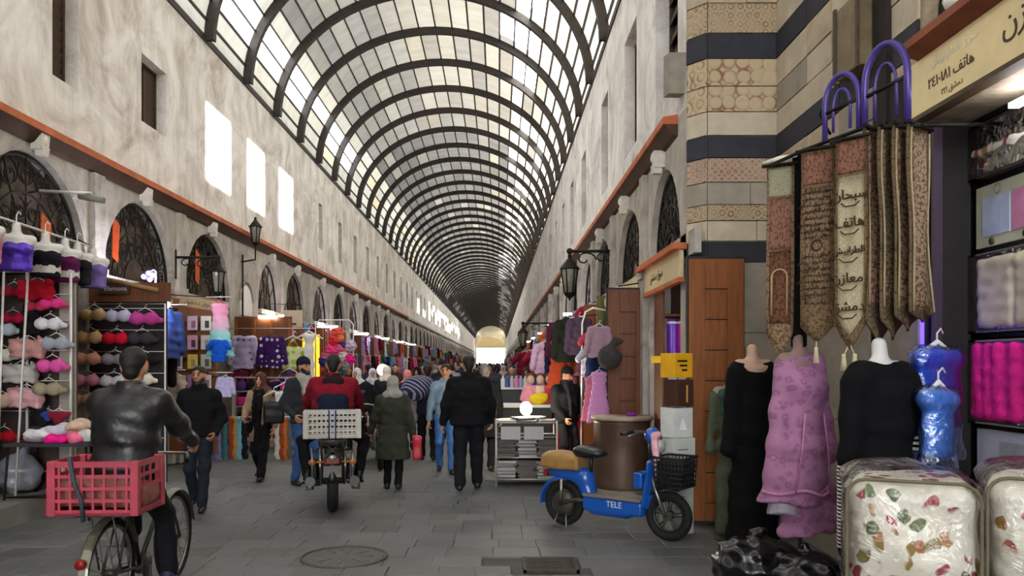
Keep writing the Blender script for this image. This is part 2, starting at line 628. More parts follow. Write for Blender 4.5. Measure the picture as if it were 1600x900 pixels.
t = thing('drain_grate', 'rusty rectangular drain grate of iron bars set in the paving', 'drain grate', (.44, 6.51, 0))
b_ = MB()
for a, c in (((-.23, -.22, -.02), (.23, -.195, .004)), ((-.23, .195, -.02), (.23, .22, .004)), ((-.23, -.22, -.02), (-.205, .22, .004)), ((.205, -.22, -.02), (.23, .22, .004))):
    b_.box2(a, c)
b_.obj('frame', mat('#4c463e', .7, .3, 12, .3, .5), t)
bar = MB(); bar.box((0, 0, 0), (.42, .028, .02))
bm_ = bar.mesh('bar')
for k in range(6):
    link('bar', bm_, mat('#4c463e', .7, .3, 12, .3, .5), t, (0, -.16 + k * .064, -.007))
t = thing('manhole_cover', 'round worn manhole cover flush with the paving stones', 'manhole cover', (-1.35, 6.75, 0.002))
b_ = MB(); b_.lathe([(0, .004), (.33, .004), (.34, 0), (.34, -.01)], n=32); b_.obj('cover', mat('#5b5a56', .7, .3, 20, .6), t)
b_ = MB(); b_.ring((0, 0, .004), .37, .012, 'z', 36, 6); b_.obj('rim', mat('#56544e', .7, .2, 20, .4), t)
b_ = MB()
for k in range(8):
    a = k * PI / 4
    b_.box((.2 * math.cos(a), .2 * math.sin(a), .006), (.12, .022, .008), Matrix.Rotation(a, 3, 'Z'))
stuff(b_.obj('raised_pattern', mat('#5f5d57', .7, .2, 20, .4), t))

# ---- walls with arched fanlights over shop openings
def bay_wall(name, X, out, y0, y1, bays, ztop, m, zsill=2.95, shop_top=2.82, rev=.28):
    """bays = (ya, yb, apex, opens_below)"""
    b = MB(); xi = X + out * rev
    def q(*p): b.quad(*p)
    yc = y0
    for ya, yb, apex, sh in bays:
        q((X, yc, 0), (X, ya, 0), (X, ya, ztop), (X, yc, ztop))
        zs = zsill if sh else zsill
        if sh:
            q((X, ya, shop_top), (X, yb, shop_top), (X, yb, zs), (X, ya, zs))
            q((X, ya, 0), (xi, ya, 0), (xi, ya, shop_top), (X, ya, shop_top))
            q((X, yb, 0), (xi, yb, 0), (xi, yb, shop_top), (X, yb, shop_top))
            q((X, ya, shop_top), (X, yb, shop_top), (xi, yb, shop_top), (xi, ya, shop_top))
        else:
            q((X, ya, 0), (X, yb, 0), (X, yb, zs), (X, ya, zs))
        n = 16
        P = []
        for i in range(n + 1):
            a = PI - PI * i / n
            P.append(((ya + yb) / 2 + (yb - ya) / 2 * math.cos(a), zs + (apex - zs) * math.sin(a)))
        for (ay, az), (by, bz) in zip(P, P[1:]):
            q((X, ay, az), (X, by, bz), (X, by, ztop), (X, ay, ztop))
            q((X, ay, az), (X, by, bz), (xi, by, bz), (xi, ay, az))
        q((X, ya, zs), (X, yb, zs), (xi, yb, zs), (xi, ya, zs))
        yc = yb
    q((X, yc, 0), (X, y1, 0), (X, y1, ztop), (X, yc, ztop))
    return struct(b.obj(name, m))
def window_wall(name, X, out, y0, y1, z0, z1, wins, m, rev=.25):
    b = MB(); xi = X + out * rev; yc = y0
    q = b.quad
    for ya, yb, za, zb in wins:
        q((X, yc, z0), (X, ya, z0), (X, ya, z1), (X, yc, z1))
        q((X, ya, z0), (X, yb, z0), (X, yb, za), (X, ya, za))
        q((X, ya, zb), (X, yb, zb), (X, yb, z1), (X, ya, z1))
        q((X, ya, za), (xi, ya, za), (xi, ya, zb), (X, ya, zb)); q((X, yb, za), (xi, yb, za), (xi, yb, zb), (X, yb, zb))
        q((X, ya, za), (X, yb, za), (xi, yb, za), (xi, ya, za)); q((X, ya, zb), (X, yb, zb), (xi, yb, zb), (xi, ya, zb))
        yc = yb
    q((X, yc, z0), (X, y1, z0), (X, y1, z1), (X, yc, z1))
    return struct(b.obj(name, m))
L_BAYS = [(-6.2, -3.9, 4.15, True), (-3.4, -1.1, 4.15, True), (-.6, 1.7, 4.15, True), (2.2, 4.5, 4.15, True), (5.0, 7.3, 4.15, True),
          (7.96, 10.26, 4.2, True), (10.72, 13.0, 4.17, True), (13.5, 15.75, 4.15, True), (17.6, 19.35, 4.1, True), (19.85, 21.8, 4.12, True), (22.8, 24.9, 4.12, True), (25.6, 27.6, 4.12, True)]
yy = 28.3
while yy < 175:
    L_BAYS.append((yy, yy + 2.15, 4.12, True)); yy += 2.8
bay_wall('wall_left', XL, -1, -14, Y_END, L_BAYS, ZL, M_LOWER)
R_BAYS = [(8.62, 10.35, 4.08, True), (10.92, 13.15, 4.08, True), (13.85, 16.0, 4.08, True)]
yy = 16.6
while yy < 175:
    R_BAYS.append((yy, yy + 2.2, 4.08, True)); yy += 2.8
bay_wall('wall_right', XR, 1, 8.3, Y_END, R_BAYS, ZL, M_LOWER)
L_WIN = [(9.48, 10.06, 5.27, 6.75), (11.85, 12.75, 5.45, 6.5), (23.6, 24.1, 5.25, 6.64), (26.5, 27.1, 5.2, 6.6), (29.3, 29.95, 5.2, 6.6)]
yy = 32.1
while yy < 120:
    L_WIN.append((yy, yy + .7, 5.2, 6.6)); yy += 2.8
window_wall('wall_left_upper', XL, -1, -14, Y_END, ZL, ZS + .05, L_WIN, M_UPPER)
R_WIN = [(8.75, 9.95, 4.95, 7.1), (11.35, 12.45, 5.0, 6.85), (14.3, 15.2, 5.0, 6.8), (17.9, 18.8, 5.0, 6.7)]
yy = 20.9
while yy < 120:
    R_WIN.append((yy, yy + .85, 5.0, 6.7)); yy += 2.9
window_wall('wall_right_upper', XR, 1, 8.3, Y_END, ZL, ZS + .05, R_WIN, M_UPPER_R)

# ---- shuttered windows in the upper walls
M_SHUT = wood('#3a2c22', '#5a4636', .7)
def shutter_window(n, X, out, ya, yb, za, zb, nslat):
    x = X + out * .2
    f = MB(); t_ = .05
    f.box2((x - .03, ya, za), (x + .03, ya + t_, zb)); f.box2((x - .03, yb - t_, za), (x + .03, yb, zb))
    f.box2((x - .03, ya, za), (x + .03, yb, za + t_)); f.box2((x - .03, ya, zb - t_), (x + .03, yb, zb))
    f.box2((x - .03, (ya + yb) / 2 - .02, za), (x + .03, (ya + yb) / 2 + .02, zb))
    fr = struct(f.obj('window_%d' % n, M_SHUT))
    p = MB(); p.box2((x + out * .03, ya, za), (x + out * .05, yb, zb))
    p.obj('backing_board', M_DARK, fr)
    if nslat:
        s_ = MB(); s_.box((0, 0, 0), (.012, (yb - ya) / 2 - .08, (zb - za - .1) / nslat * .95), Matrix.Rotation(.3, 3, 'Y'))
        me = s_.mesh('slat')
        for k in range(nslat):
            for h_ in (0, 1):
                link('slat', me, M_SHUT, fr, (x, ya + (yb - ya) * (.25 + .5 * h_), za + .06 + (zb - za - .12) * (k + .5) / nslat))
wn = 1
for i, w in enumerate(L_WIN[:20]):
    shutter_window(wn, XL, -1, *w, 10 if i < 2 else (6 if i < 5 else 0)); wn += 1
for i, w in enumerate(R_WIN[:20]):
    shutter_window(wn, XR, 1, *w, 8 if i < 4 else 0); wn += 1

# ---- fanlights: dark glass, iron scrollwork
def spiral(c, r0, r1, a0, turns, n=12):
    return [(c[0] + (r0 + (r1 - r0) * i / n) * math.cos(a0 + turns * 2 * PI * i / n), c[1] + (r0 + (r1 - r0) * i / n) * math.sin(a0 + turns * 2 * PI * i / n)) for i in range(n + 1)]
def fan_shapes(hw, rise, lod):
    """rings, spokes and scrolls of one grille in (y, z) about the middle of its sill"""
    r = MB(); sp = []; sc = []
    def e(f, a): return (f * hw * math.cos(a), f * rise * math.sin(a))
    n = 20 if lod else 10
    for f in ((.97, .62, .3) if lod else (.97, .5)):
        r.tube([(0, *e(f, PI * i / n)) for i in range(n + 1)], .022 if f > .9 else .016, 6 if lod else 4)
    r.tube([(0, -hw, .02), (0, hw, .02)], .02, 5)
    for k in range(1, 8 if lod else 5):
        a = PI * k / (8 if lod else 5)
        p = MB(); p.tube([(0, *e(.3 if lod else .05, a)), (0, *e(.97, a))], .012, 5 if lod else 4)
        sp.append(p.mesh('spoke'))
    if lod:
        for f0, cnt, rr in ((.8, 9, .155), (.46, 6, .13)):
            for k in range(cnt):
                a = PI * (k + .5) / cnt
                c = e(f0, a)
                for s_ in (1, -1):
                    p = MB()
                    q = spiral(c, rr * 1.15, .02, a + s_ * .4, s_ * 1.25, 14)
                    p.tube([(0, y_, max(.01, z_)) for y_, z_ in q], .011, 4)
                    sc.append(p.mesh('scroll'))
    return r.mesh('grille_ring'), sp, sc
_fan = {}
M_PANE = mat('#5c4d40', .25, .5, 5, .1, 0, .5)
M_PANE_R = mat('#8f887b', .35, .4, 6, .1, 0, .5)
def fanlight(n, X, out, ya, yb, apex, lod, mp):
    hw = (yb - ya) / 2; rise = apex - 2.95
    key = (round(hw, 2), round(rise, 2), lod)
    if key not in _fan:
        _fan[key] = fan_shapes(hw, rise, lod)
    ring, sp, sc = _fan[key]
    root = struct(link('window_%d' % n, ring, M_IRON, None, (X + out * .1, (ya + yb) / 2, 2.95)))
    g = MB(); nseg = 16
    g.prism([(hw * math.cos(PI * i / nseg), rise * math.sin(PI * i / nseg)) for i in range(nseg + 1)], 'x', out * .12, out * .14)
    g.obj('pane', mp, root)
    for me in sp:
        link('spoke', me, M_IRON, root)
    for me in sc:
        link('scroll', me, M_IRON, root)
for i, (ya, yb, ap, sh) in enumerate(L_BAYS):
    if yb > 7 and ya < 75:
        fanlight(wn, XL, -1, ya, yb, ap, i in (5, 6, 7), M_PANE); wn += 1
for i, (ya, yb, ap, sh) in enumerate(R_BAYS):
    if ya < 60:
        fanlight(wn, XR, 1, ya, yb, ap, i < 3, M_PANE_R); wn += 1
# small plastered niche between the arches of the left wall
nb = MB(); nb.prism([(16.35, 2.75), (17.15, 2.75), (17.15, 3.1), (17.02, 3.3), (16.75, 3.42), (16.48, 3.3), (16.35, 3.1)], 'x', XL - .05, XL + .012)
struct(nb.obj('trim_3', mat('#e6e2da', .8, .06, 5, .2)))
nb = MB(); nb.ring((XL + .02, 16.75, 3.05), .43, .03, 'x', 14, 6, 0, PI)
struct(nb.obj('trim_4', M_LOWER))

# ---- ledges: terracotta painted cornice, soffit coloured dark for the shadow beneath
def ledge(n, X, out, y0, y1, z):
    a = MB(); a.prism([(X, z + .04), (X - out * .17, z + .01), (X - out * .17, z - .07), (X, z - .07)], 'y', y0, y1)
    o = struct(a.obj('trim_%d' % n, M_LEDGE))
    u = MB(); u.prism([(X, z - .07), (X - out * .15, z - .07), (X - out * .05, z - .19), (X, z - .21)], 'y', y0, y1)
    u.obj('soffit_moulding', M_LEDGE_SHADED, o)
ledge(5, XL, -1, -14, 46, ZL)
ledge(6, XR, 1, 8.75, 75, ZL)
a = MB(); a.box2((XL, 46, ZL - .1), (XL + .12, Y_END, ZL + .02)); struct(a.obj('trim_7', M_LOWER))
# carved keystones over the nearer arches
ks = MB(); ks.box((.06, 0, 0), (.14, .15, .2), None, 1.15); ks.box((.09, 0, -.12), (.1, .09, .1), None, 1.3); ks.ball((.12, 0, .02), (.05, .05, .07), 8, 6)
kme = ks.mesh('keystone')
wl = bpy.data.objects['wall_left']; wr_ = bpy.data.objects['wall_right']
for ya, yb, ap, _ in L_BAYS[5:16]:
    link('keystone', kme, mat('#cfc8bb', .85, .15, 8, .3), wl, (XL, (ya + yb) / 2, ap + .13))
for ya, yb, ap, _ in R_BAYS[:8]:
    o = link('keystone', kme, mat('#cfc8bb', .85, .15, 8, .3), wr_, (XR, (ya + yb) / 2, ap + .13)); o.rotation_euler.z = PI
# pilasters between the shops
pl = MB(); pl.box2((0, -.14, 0), (.07, .14, 4.28)); pl.box2((0, -.17, 2.86), (.1, .17, 3.0))
pme = pl.mesh('pilaster')
for a_, b2 in zip(L_BAYS[5:30], L_BAYS[6:31]):
    if a_[1] == 15.75: continue
    link('pilaster', pme, M_LOWER, wl, (XL, (a_[1] + b2[0]) / 2, 0))
for a_, b2 in zip(R_BAYS[0:26], R_BAYS[1:27]):
    o = link('pilaster', pme, M_LOWER, wr_, (XR, (a_[1] + b2[0]) / 2, 0)); o.rotation_euler.z = PI

# ---- shop interiors behind the walls: back wall, ceiling, partitions
M_SHOPWALL = mat('#4b3a2c', .8, .25, 3, .2)
for nm, X, out, bays, y0 in (('wall_left_shops', XL, -1, L_BAYS, -14), ('wall_right_shops', XR, 1, R_BAYS, 8.3)):
    b = MB(); x0 = X + out * .28; x1 = X + out * 1.7
    b.box2((x1, y0, 0), (x1 + out * .1, Y_END, 2.9))
    b.box2((x0, y0, 2.86), (x1, Y_END, 2.9))
    for p, q_ in zip(bays, bays[1:]):
        if q_[0] < 80:
            b.box2((x0, (p[1] + q_[0]) / 2 - .04, 0), (x1, (p[1] + q_[0]) / 2 + .04, 2.86))
    struct(b.obj(nm, M_SHOPWALL))
# backing above, so that no light leaks round the fanlights
for nm, X, out, y0 in (('wall_left_back', XL, -1, -14), ('wall_right_back', XR, 1, 8.3)):
    b = MB(); b.box2((X + out * .3, y0, 2.9), (X + out * .34, Y_END, ZS + .05)); struct(b.obj(nm, M_DARK))

# ---- the iron vault
RX, RZ, CX = 3.8, 3.15, (XL + XR) / 2 + .02
RX = (XR - XL) / 2 + .02
NP = 26
def el(th, off=0.):
    return (CX + (RX - off) * math.cos(th), ZS + (RZ - off) * math.sin(th))
PITCH = 2.2
Y_RIB0 = 7.8 - PITCH * 9
NB = 100
M_RIB = mat('#3d3733', .6, .2, 10, .1, .3)
M_RIB_FAR = M_RIB
def roof_mat(name, col, tr, var, seed, trans=0.):
    m, nt, b = newmat(name)
    nt.nodes.remove(b)
    out = nt.nodes['Material Output']
    geo = nt.nodes.new('ShaderNodeNewGeometry')
    mp = nt.nodes.new('ShaderNodeMapping'); mp.inputs['Scale'].default_value = (.9, 2.6, .9); mp.inputs['Location'].default_value = (seed, seed, 0)
    nt.links.new(geo.outputs['Position'], mp.inputs[0])
    n = N(nt, 'ShaderNodeTexNoise', Scale=1.3, Detail=6.0, Roughness=.6)
    nt.links.new(mp.outputs[0], n.inputs['Vector'])
    oi = nt.nodes.new('ShaderNodeObjectInfo')
    c = srgb(col)
    base = ramp(nt, n.outputs[0], [(.3, tuple(x * (1 - var) for x in c)), (.65, c)])
    tint = ramp(nt, oi.outputs['Random'], [(0, '#e6e4e0'), (.35, '#f4f2ee'), (.7, '#ffffff'), (1, '#f8f3ea')])
    mx = N(nt, 'ShaderNodeMix', data_type='RGBA', blend_type='MULTIPLY'); mx.inputs[0].default_value = .9
    nt.links.new(base, mx.inputs[6]); nt.links.new(tint, mx.inputs[7])
    di = nt.nodes.new('ShaderNodeBsdfDiffuse'); tl = nt.nodes.new('ShaderNodeBsdfTranslucent')
    nt.links.new(mx.outputs[2], di.inputs[0]); nt.links.new(mx.outputs[2], tl.inputs[0])
    ms = nt.nodes.new('ShaderNodeMixShader'); ms.inputs[0].default_value = tr
    nt.links.new(di.outputs[0], ms.inputs[1]); nt.links.new(tl.outputs[0], ms.inputs[2])
    if trans:
        tp = nt.nodes.new('ShaderNodeBsdfTransparent')
        m2 = nt.nodes.new('ShaderNodeMixShader'); m2.inputs[0].default_value = trans
        nt.links.new(ms.outputs[0], m2.inputs[1]); nt.links.new(tp.outputs[0], m2.inputs[2])
        ms = m2
    nt.links.new(ms.outputs[0], out.inputs[0])
    return m
M_SHEET = [roof_mat('frosted_roof_sheet', '#6f6b64', .35, .22, 0), roof_mat('grey_roof_sheet', '#6a6762', .345, .22, 7), roof_mat('pale_roof_sheet', '#77736a', .36, .2, 13)]
M_CLEAR = roof_mat('clear_roof_pane', '#fbfdff', .95, .08, 3)
M_PALE = roof_mat('pale_side_pane', '#918d83', .42, .2, 13)
M_AMBER = roof_mat('amber_roof_pane', '#a3967e', .45, .3, 5)
M_DARK_SHEET = roof_mat('dark_roof_sheet', '#5c5a56', .34, .35, 9)  # darker grey sheet used over most of the far crown
def panel_mesh(j, y0, y1, wave=True):
    a0, a1 = PI * j / NP, PI * (j + 1) / NP
    b = MB(); nn = 3
    P = [el(a0 + (a1 - a0) * i / nn) for i in range(nn + 1)]
    for (xa, za), (xb, zb) in zip(P, P[1:]):
        b.quad((xa, y0, za), (xb, y0, zb), (xb, y1, zb), (xa, y1, za), smooth=True)
    return b.mesh('roof_panel')
roof = struct(link('ceiling', (lambda b: b.mesh('ceiling'))(MB().box2((XL - .12, -14, ZS - .02), (XL + .03, Y_END, ZS + .1)).box2((XR - .03, 8.3, ZS - .02), (XR + .12, Y_END, ZS + .1))), M_RIB))
# ribs
def rib_mesh(n):
    b = MB(); P0 = [el(PI * i / n, -.02) for i in range(n + 1)]; P1 = [el(PI * i / n, .19) for i in range(n + 1)]; P2 = [el(PI * i / n, .155) for i in range(n + 1)]
    w, f = .035, .075
    vs = []; fs = []
    for i in range(n + 1):
        for (x, z), ww in ((P0[i], w), (P2[i], w), (P2[i], f), (P1[i], f)):
            vs += [(x, -ww, z), (x, ww, z)]
    for i in range(n):
        o, p = i * 8, i * 8 + 8
        for a, c in ((0, 2), (2, 4), (4, 6)):
            fs += [(o + a, p + a, p + c, o + c), (o + a + 1, o + c + 1, p + c + 1, p + a + 1)]
        fs.append((o + 6, p + 6, p + 7, o + 7))
    return b._add(vs, fs).mesh('roof_rib')
rib_n, rib_f = rib_mesh(40), rib_mesh(20)
for k in range(NB):
    yk = Y_RIB0 + PITCH * k
    if yk > Y_END: break
    link('roof_rib', rib_n if yk < 50 else rib_f, M_RIB, roof, (0, yk, 0))
# purlins between the panels, one bar over the whole length
for j in range(1, NP):
    x, z = el(PI * j / NP, .02)
    b = MB(); b.box((0, 0, 0), (.035, 1, .05), Matrix.Rotation(PI / 2 - PI * j / NP, 3, 'Y'))
    o = b.obj('purlin', M_RIB, roof); o.scale.y = Y_END - Y_RIB0; o.location = (x, (Y_END + Y_RIB0) / 2, z)
# panels; sun comes in where panes are missing
rr = random.Random(21)
sun_rows = [j for j in range(NP) if 5.35 < el(PI * (j + .5) / NP)[1] - (el(PI * (j + .5) / NP)[0] - XL) * math.tan(SUN_E) < 6.85]
GAPS = {}
for y0g, y1g in ((14.45, 15.8), (16.85, 18.1), (19.3, 20.6)):
    for k in range(int((y0g - Y_RIB0) / PITCH), int((y1g - Y_RIB0) / PITCH) + 1):
        GAPS[k] = (max(y0g, Y_RIB0 + k * PITCH), min(y1g, Y_RIB0 + (k + 1) * PITCH))
pm = {}; far = {}
cand = []
for k in range(NB - 1):
    ya = Y_RIB0 + PITCH * k
    if ya + PITCH > Y_END + .01: break
    for j in range(NP):
        x, z = el(PI * (j + .5) / NP)
        spans = [(0, PITCH)]
        if k in GAPS and j in sun_rows:
            g0, g1 = GAPS[k]
            spans = [(0, g0 - ya), (g1 - ya, PITCH)]
        elif 48 < ya < 110 and j in sun_rows and rr.random() < .55:
            continue
        elif ya > 60 and j in (22, 23) and rr.random() < .35:
            continue
        u = rr.random()
        left_low = j in (21, 22, 23, 24) ; right_low = j in range(1, 8)
        m = M_SHEET[0] if u < .5 else (M_SHEET[1] if u < .75 else M_SHEET[2])
        if ya < 27 and left_low and j in (22, 23) and rr.random() < .8:
            m = M_CLEAR
        elif left_low and rr.random() < .12:
            m = M_AMBER
        elif left_low or j == 25 or j == 0:
            m = M_PALE
        elif ya > 29 and rr.random() < .85 and not right_low:
            m = M_DARK_SHEET
        elif right_low and rr.random() < .85:
            m = M_CLEAR if rr.random() < .38 and j in (4, 5, 6, 7) else M_PALE
        for s0, s1 in spans:
            if s1 - s0 > .03:
                cand.append((ya, j, s0, s1, m))
def roof_seen(c):
    x, z = el(PI * (c[1] + .5) / NP); y_ = c[0] + c[3]
    if y_ < 6: return False
    px = VX + FP * x / y_; py = VY - FP * (z - EYE) / y_
    return py > -10 and -10 < px < 1100
seen = [c for c in cand if roof_seen(c)][:298]
sset = set(id(c) for c in seen)
for c in cand:
    ya, j, s0, s1, m = c
    if id(c) in sset:
        key = (j, round(s0, 2), round(s1, 2), m.name)
        if key not in pm:
            pm[key] = panel_mesh(j, s0, s1)
        link('roof_panel', pm[key], m, roof, (0, ya, 0))
    else:
        b = far.setdefault(m.name, (MB(), m))[0]
        a0, a1 = PI * j / NP, PI * (j + 1) / NP
        (xa, za), (xb, zb) = el(a0), el(a1)
        b.quad((xa, ya + s0, za), (xb, ya + s0, zb), (xb, ya + s1, zb), (xa, ya + s1, za), smooth=False)
for b, m in far.values():
    stuff(b.obj('roof_glazing', m, roof))

# ---- far gate of the market
e = MB(); n = 20
pts = [(CX - 3.4 * math.cos(PI * i / n), 5.6 + 2.6 * math.sin(PI * i / n)) for i in range(n + 1)]
for (xa, za), (xb, zb) in zip(pts, pts[1:]):
    e.quad((xa, Y_END, za), (xb, Y_END, zb), (xb, Y_END, 11.3), (xa, Y_END, 11.3))
e.quad((XL - .3, Y_END, 0), (pts[0][0], Y_END, 0), (pts[0][0], Y_END, 11.3), (XL - .3, Y_END, 11.3))
e.quad((pts[-1][0], Y_END, 0), (XR + .3, Y_END, 0), (XR + .3, Y_END, 11.3), (pts[-1][0], Y_END, 11.3))
struct(e.obj('wall_end', mat('#d9ccb0', .9, .1, .5, .1)))
e = MB(); e.prism([p for p in pts if p[1] > 5.59], 'y', Y_END + .05, Y_END + .08); struct(e.obj('window_400', roof_mat('cream_fanlight', '#c2b596', .45, .1, 2)))
e = MB(); e.box2((CX - 3.4, Y_END - .1, 5.45), (CX + 3.4, Y_END + .1, 5.7)); struct(e.obj('trim_9', M_LOWER))
e = MB(); e.box2((-40, Y_END + 6, -.3), (40, Y_END + 60, -.05)); struct(e.obj('trim_8', mat('#cfc8ba', .9, .1, .3, 0)))

# ---- set-back wall on the near right, and what closes the vault above it
b = MB()
LUN = (2.6, 5.15, 4.25, 5.35)
q = b.quad
SH0, SH1, SHT = 1.2, 5.34, 3.36
q((XN, -14, 0), (XN, SH0, 0), (XN, SH0, ZS + .1), (XN, -14, ZS + .1))
q((XN, SH1, 0), (XN, 8.1, 0), (XN, 8.1, ZS + .1), (XN, SH1, ZS + .1))
q((XN, SH0, SHT), (XN, SH1, SHT), (XN, SH1, 3.95), (XN, SH0, 3.95))
n = 16; ya, yb = 2.8, 5.32
P = [((ya + yb) / 2 - (yb - ya) / 2 * math.cos(PI * i / n), 3.95 + 1.3 * math.sin(PI * i / n)) for i in range(n + 1)]
for (ay, az), (by, bz) in zip(P, P[1:]):
    q((XN, ay, az), (XN, by, bz), (XN, by, ZS + .1), (XN, ay, ZS + .1))
    q((XN, ay, az), (XN, by, bz), (XN + .3, by, bz), (XN + .3, ay, az))
q((XN, SH0, 3.95), (XN, ya, 3.95), (XN, ya, ZS + .1), (XN, SH0, ZS + .1))
q((XN, yb, 3.95), (XN, SH1, 3.95), (XN, SH1, ZS + .1), (XN, yb, ZS + .1))
q((XN, ya, 3.95), (XN, yb, 3.95), (XN + .3, yb, 3.95), (XN + .3, ya, 3.95))
q((XR - .05, -14, ZS), (XN + .4, -14, ZS), (XN + .4, 8.3, ZS), (XR - .05, 8.3, ZS))
for yj in (SH0, SH1):
    q((XN, yj, 0), (XN + .3, yj, 0), (XN + .3, yj, SHT), (XN, yj, SHT))
q((XN, SH0, SHT), (XN, SH1, SHT), (XN + .3, SH1, SHT), (XN + .3, SH0, SHT))
M_STONE_WALL = wall_mat('#8d7d68', '#a5947c', '#b6a68e', '#6e6151', 1.6)
struct(b.obj('wall_near', M_STONE_WALL))
fanlight(wn, XN, 1, 2.8, 5.32, 4.25, True, M_DARK)
bpy.data.objects['window_%d' % wn].location.z = 3.95; wn += 1
b = MB(); b.box2((XN + .3, .6, 0), (XN + .36, 8.2, 0)) 
b = MB()
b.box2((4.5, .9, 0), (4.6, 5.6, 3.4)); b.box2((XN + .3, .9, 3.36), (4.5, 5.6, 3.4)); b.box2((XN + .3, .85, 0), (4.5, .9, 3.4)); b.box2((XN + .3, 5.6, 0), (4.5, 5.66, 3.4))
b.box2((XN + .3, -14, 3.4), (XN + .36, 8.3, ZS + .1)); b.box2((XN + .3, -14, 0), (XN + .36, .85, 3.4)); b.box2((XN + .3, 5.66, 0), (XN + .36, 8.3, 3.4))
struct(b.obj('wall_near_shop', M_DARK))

# ---- the striped stone pier: courses of separate blocks
def carved(base, ink, sc, thr):
    m, nt, bb = newmat('carved_stone')
    v = coords(nt, (1, 1, 1))
    vo = N(nt, 'ShaderNodeTexVoronoi', Scale=sc, Randomness=.15)
    nt.links.new(v, vo.inputs['Vector'])
    w = N(nt, 'ShaderNodeMath', operation='SINE'); mu = N(nt, 'ShaderNodeMath', operation='MULTIPLY'); mu.inputs[1].default_value = 16
    nt.links.new(vo.outputs['Distance'], mu.inputs[0]); nt.links.new(mu.outputs[0], w.inputs[0])
    n = N(nt, 'ShaderNodeTexNoise', Scale=7.0, Detail=6.0); nt.links.new(v, n.inputs['Vector'])
    ad = N(nt, 'ShaderNodeMath', operation='MULTIPLY_ADD'); ad.inputs[1].default_value = .35; ad.inputs[2].default_value = .1
    nt.links.new(w.outputs[0], ad.inputs[0])
    a2 = N(nt, 'ShaderNodeMath', operation='ADD'); nt.links.new(ad.outputs[0], a2.inputs[0]); nt.links.new(n.outputs[0], a2.inputs[1])
    nt.links.new(ramp(nt, a2.outputs[0], [(thr, ink), (thr + .3, base)]), bb.inputs['Base Color'])
    bb.inputs['Roughness'].default_value = .9
    bump(nt, bb, a2.outputs[0], .5, .02)
    return m
M_ST = {'tan': mat('#b09f87', .9, .2, 5, .45), 'black': mat('#33333a', .8, .2, 6, .3), 'grey': mat('#978d80', .9, .15, 5, .4), 'pale': mat('#bdb09a', .9, .15, 5, .4),
        'carve': carved('#b8a585', '#8a5f48', 7, .12), 'carve2': carved('#ad997c', '#7a5844', 11, .1), 'pink': carved('#ad9680', '#8d6656', 14, .2)}
def zc(py): return EYE + (568 - py) / 1200 * 8.1
COURSES = [(0, zc(640), 'grey', 2), (zc(640), zc(520), 'grey', 2), (zc(520), zc(410), 'grey', 2), (zc(410), zc(377), 'black', 1), (zc(377), zc(345), 'pale', 2), (zc(345), zc(320), 'carve2', 1), (zc(320), zc(285), 'grey', 2),
           (zc(285), zc(247), 'pink', 1), (zc(247), zc(212), 'black', 1), (zc(212), zc(175), 'pale', 1), (zc(175), zc(135), 'carve', 1), (zc(135), zc(92), 'carve', 1), (zc(92), zc(52), 'black', 1),
           (zc(52), zc(5), 'carve2', 1), (zc(5), zc(-40), 'tan', 2), (zc(-40), zc(-85), 'black', 1), (zc(-85), zc(-130), 'tan', 2), (zc(-130), zc(-175), 'pale', 1), (zc(-175), zc(-215), 'black', 1), (zc(-215), zc(-260), 'tan', 2), (zc(-260), ZS, 'grey', 1)]
pc = MB(); pc.prism([(XR + .01, 8.31), (XR + .16, 8.125), (XN + .2, 8.125), (XN + .2, 8.31)], 'z', 0, ZS)
pier = struct(pc.obj('wall_pier', M_ST['grey']))
rb = random.Random(5)
for z0, z1, kind, nsplit in COURSES:
    g = .006
    def block(poly):
        b = MB()
        b.prism(poly, 'z', z0 + g, z1 - g)
        o = b.obj('stone_block', M_ST[kind], pier)
        return o
    pr = rb.uniform(0, .008)
    # chamfered corner block
    block([(XR - .005 - pr, 8.32), (XR - .005 - pr, 8.28), (XR + .14, 8.105 - pr), (XR + .155, 8.105 - pr), (XR + .155, 8.2)])
    xs = [XR + .16, XN - .005]
    if nsplit == 2:
        xs.insert(1, XR + .16 + rb.uniform(.3, .55))
    for xa, xb in zip(xs, xs[1:]):
        pr = rb.uniform(0, .01)
        block([(xa + g / 2, 8.1 - pr), (xb - g / 2, 8.1 - pr), (xb - g / 2, 8.2), (xa + g / 2, 8.2)])
    # the set-back wall's own courses up to the next opening
    ys = [8.09, 7.3, 6.75 if z0 > 4 else 6.6, 5.9 if nsplit == 2 else 5.75, 5.36]
    for yb_, ya_ in zip(ys, ys[1:]):
        pr = rb.uniform(0, .012)
        b = MB(); b.box2((XN - .012 - pr, ya_ + g / 2, z0 + g), (XN + .02, yb_ - g / 2, z1 - g))
        kd = kind if not kind.startswith('carve') and kind != 'pink' else rb.choice(('tan', 'grey', 'pale'))
        b.obj('stone_block', M_ST[kd], pier)
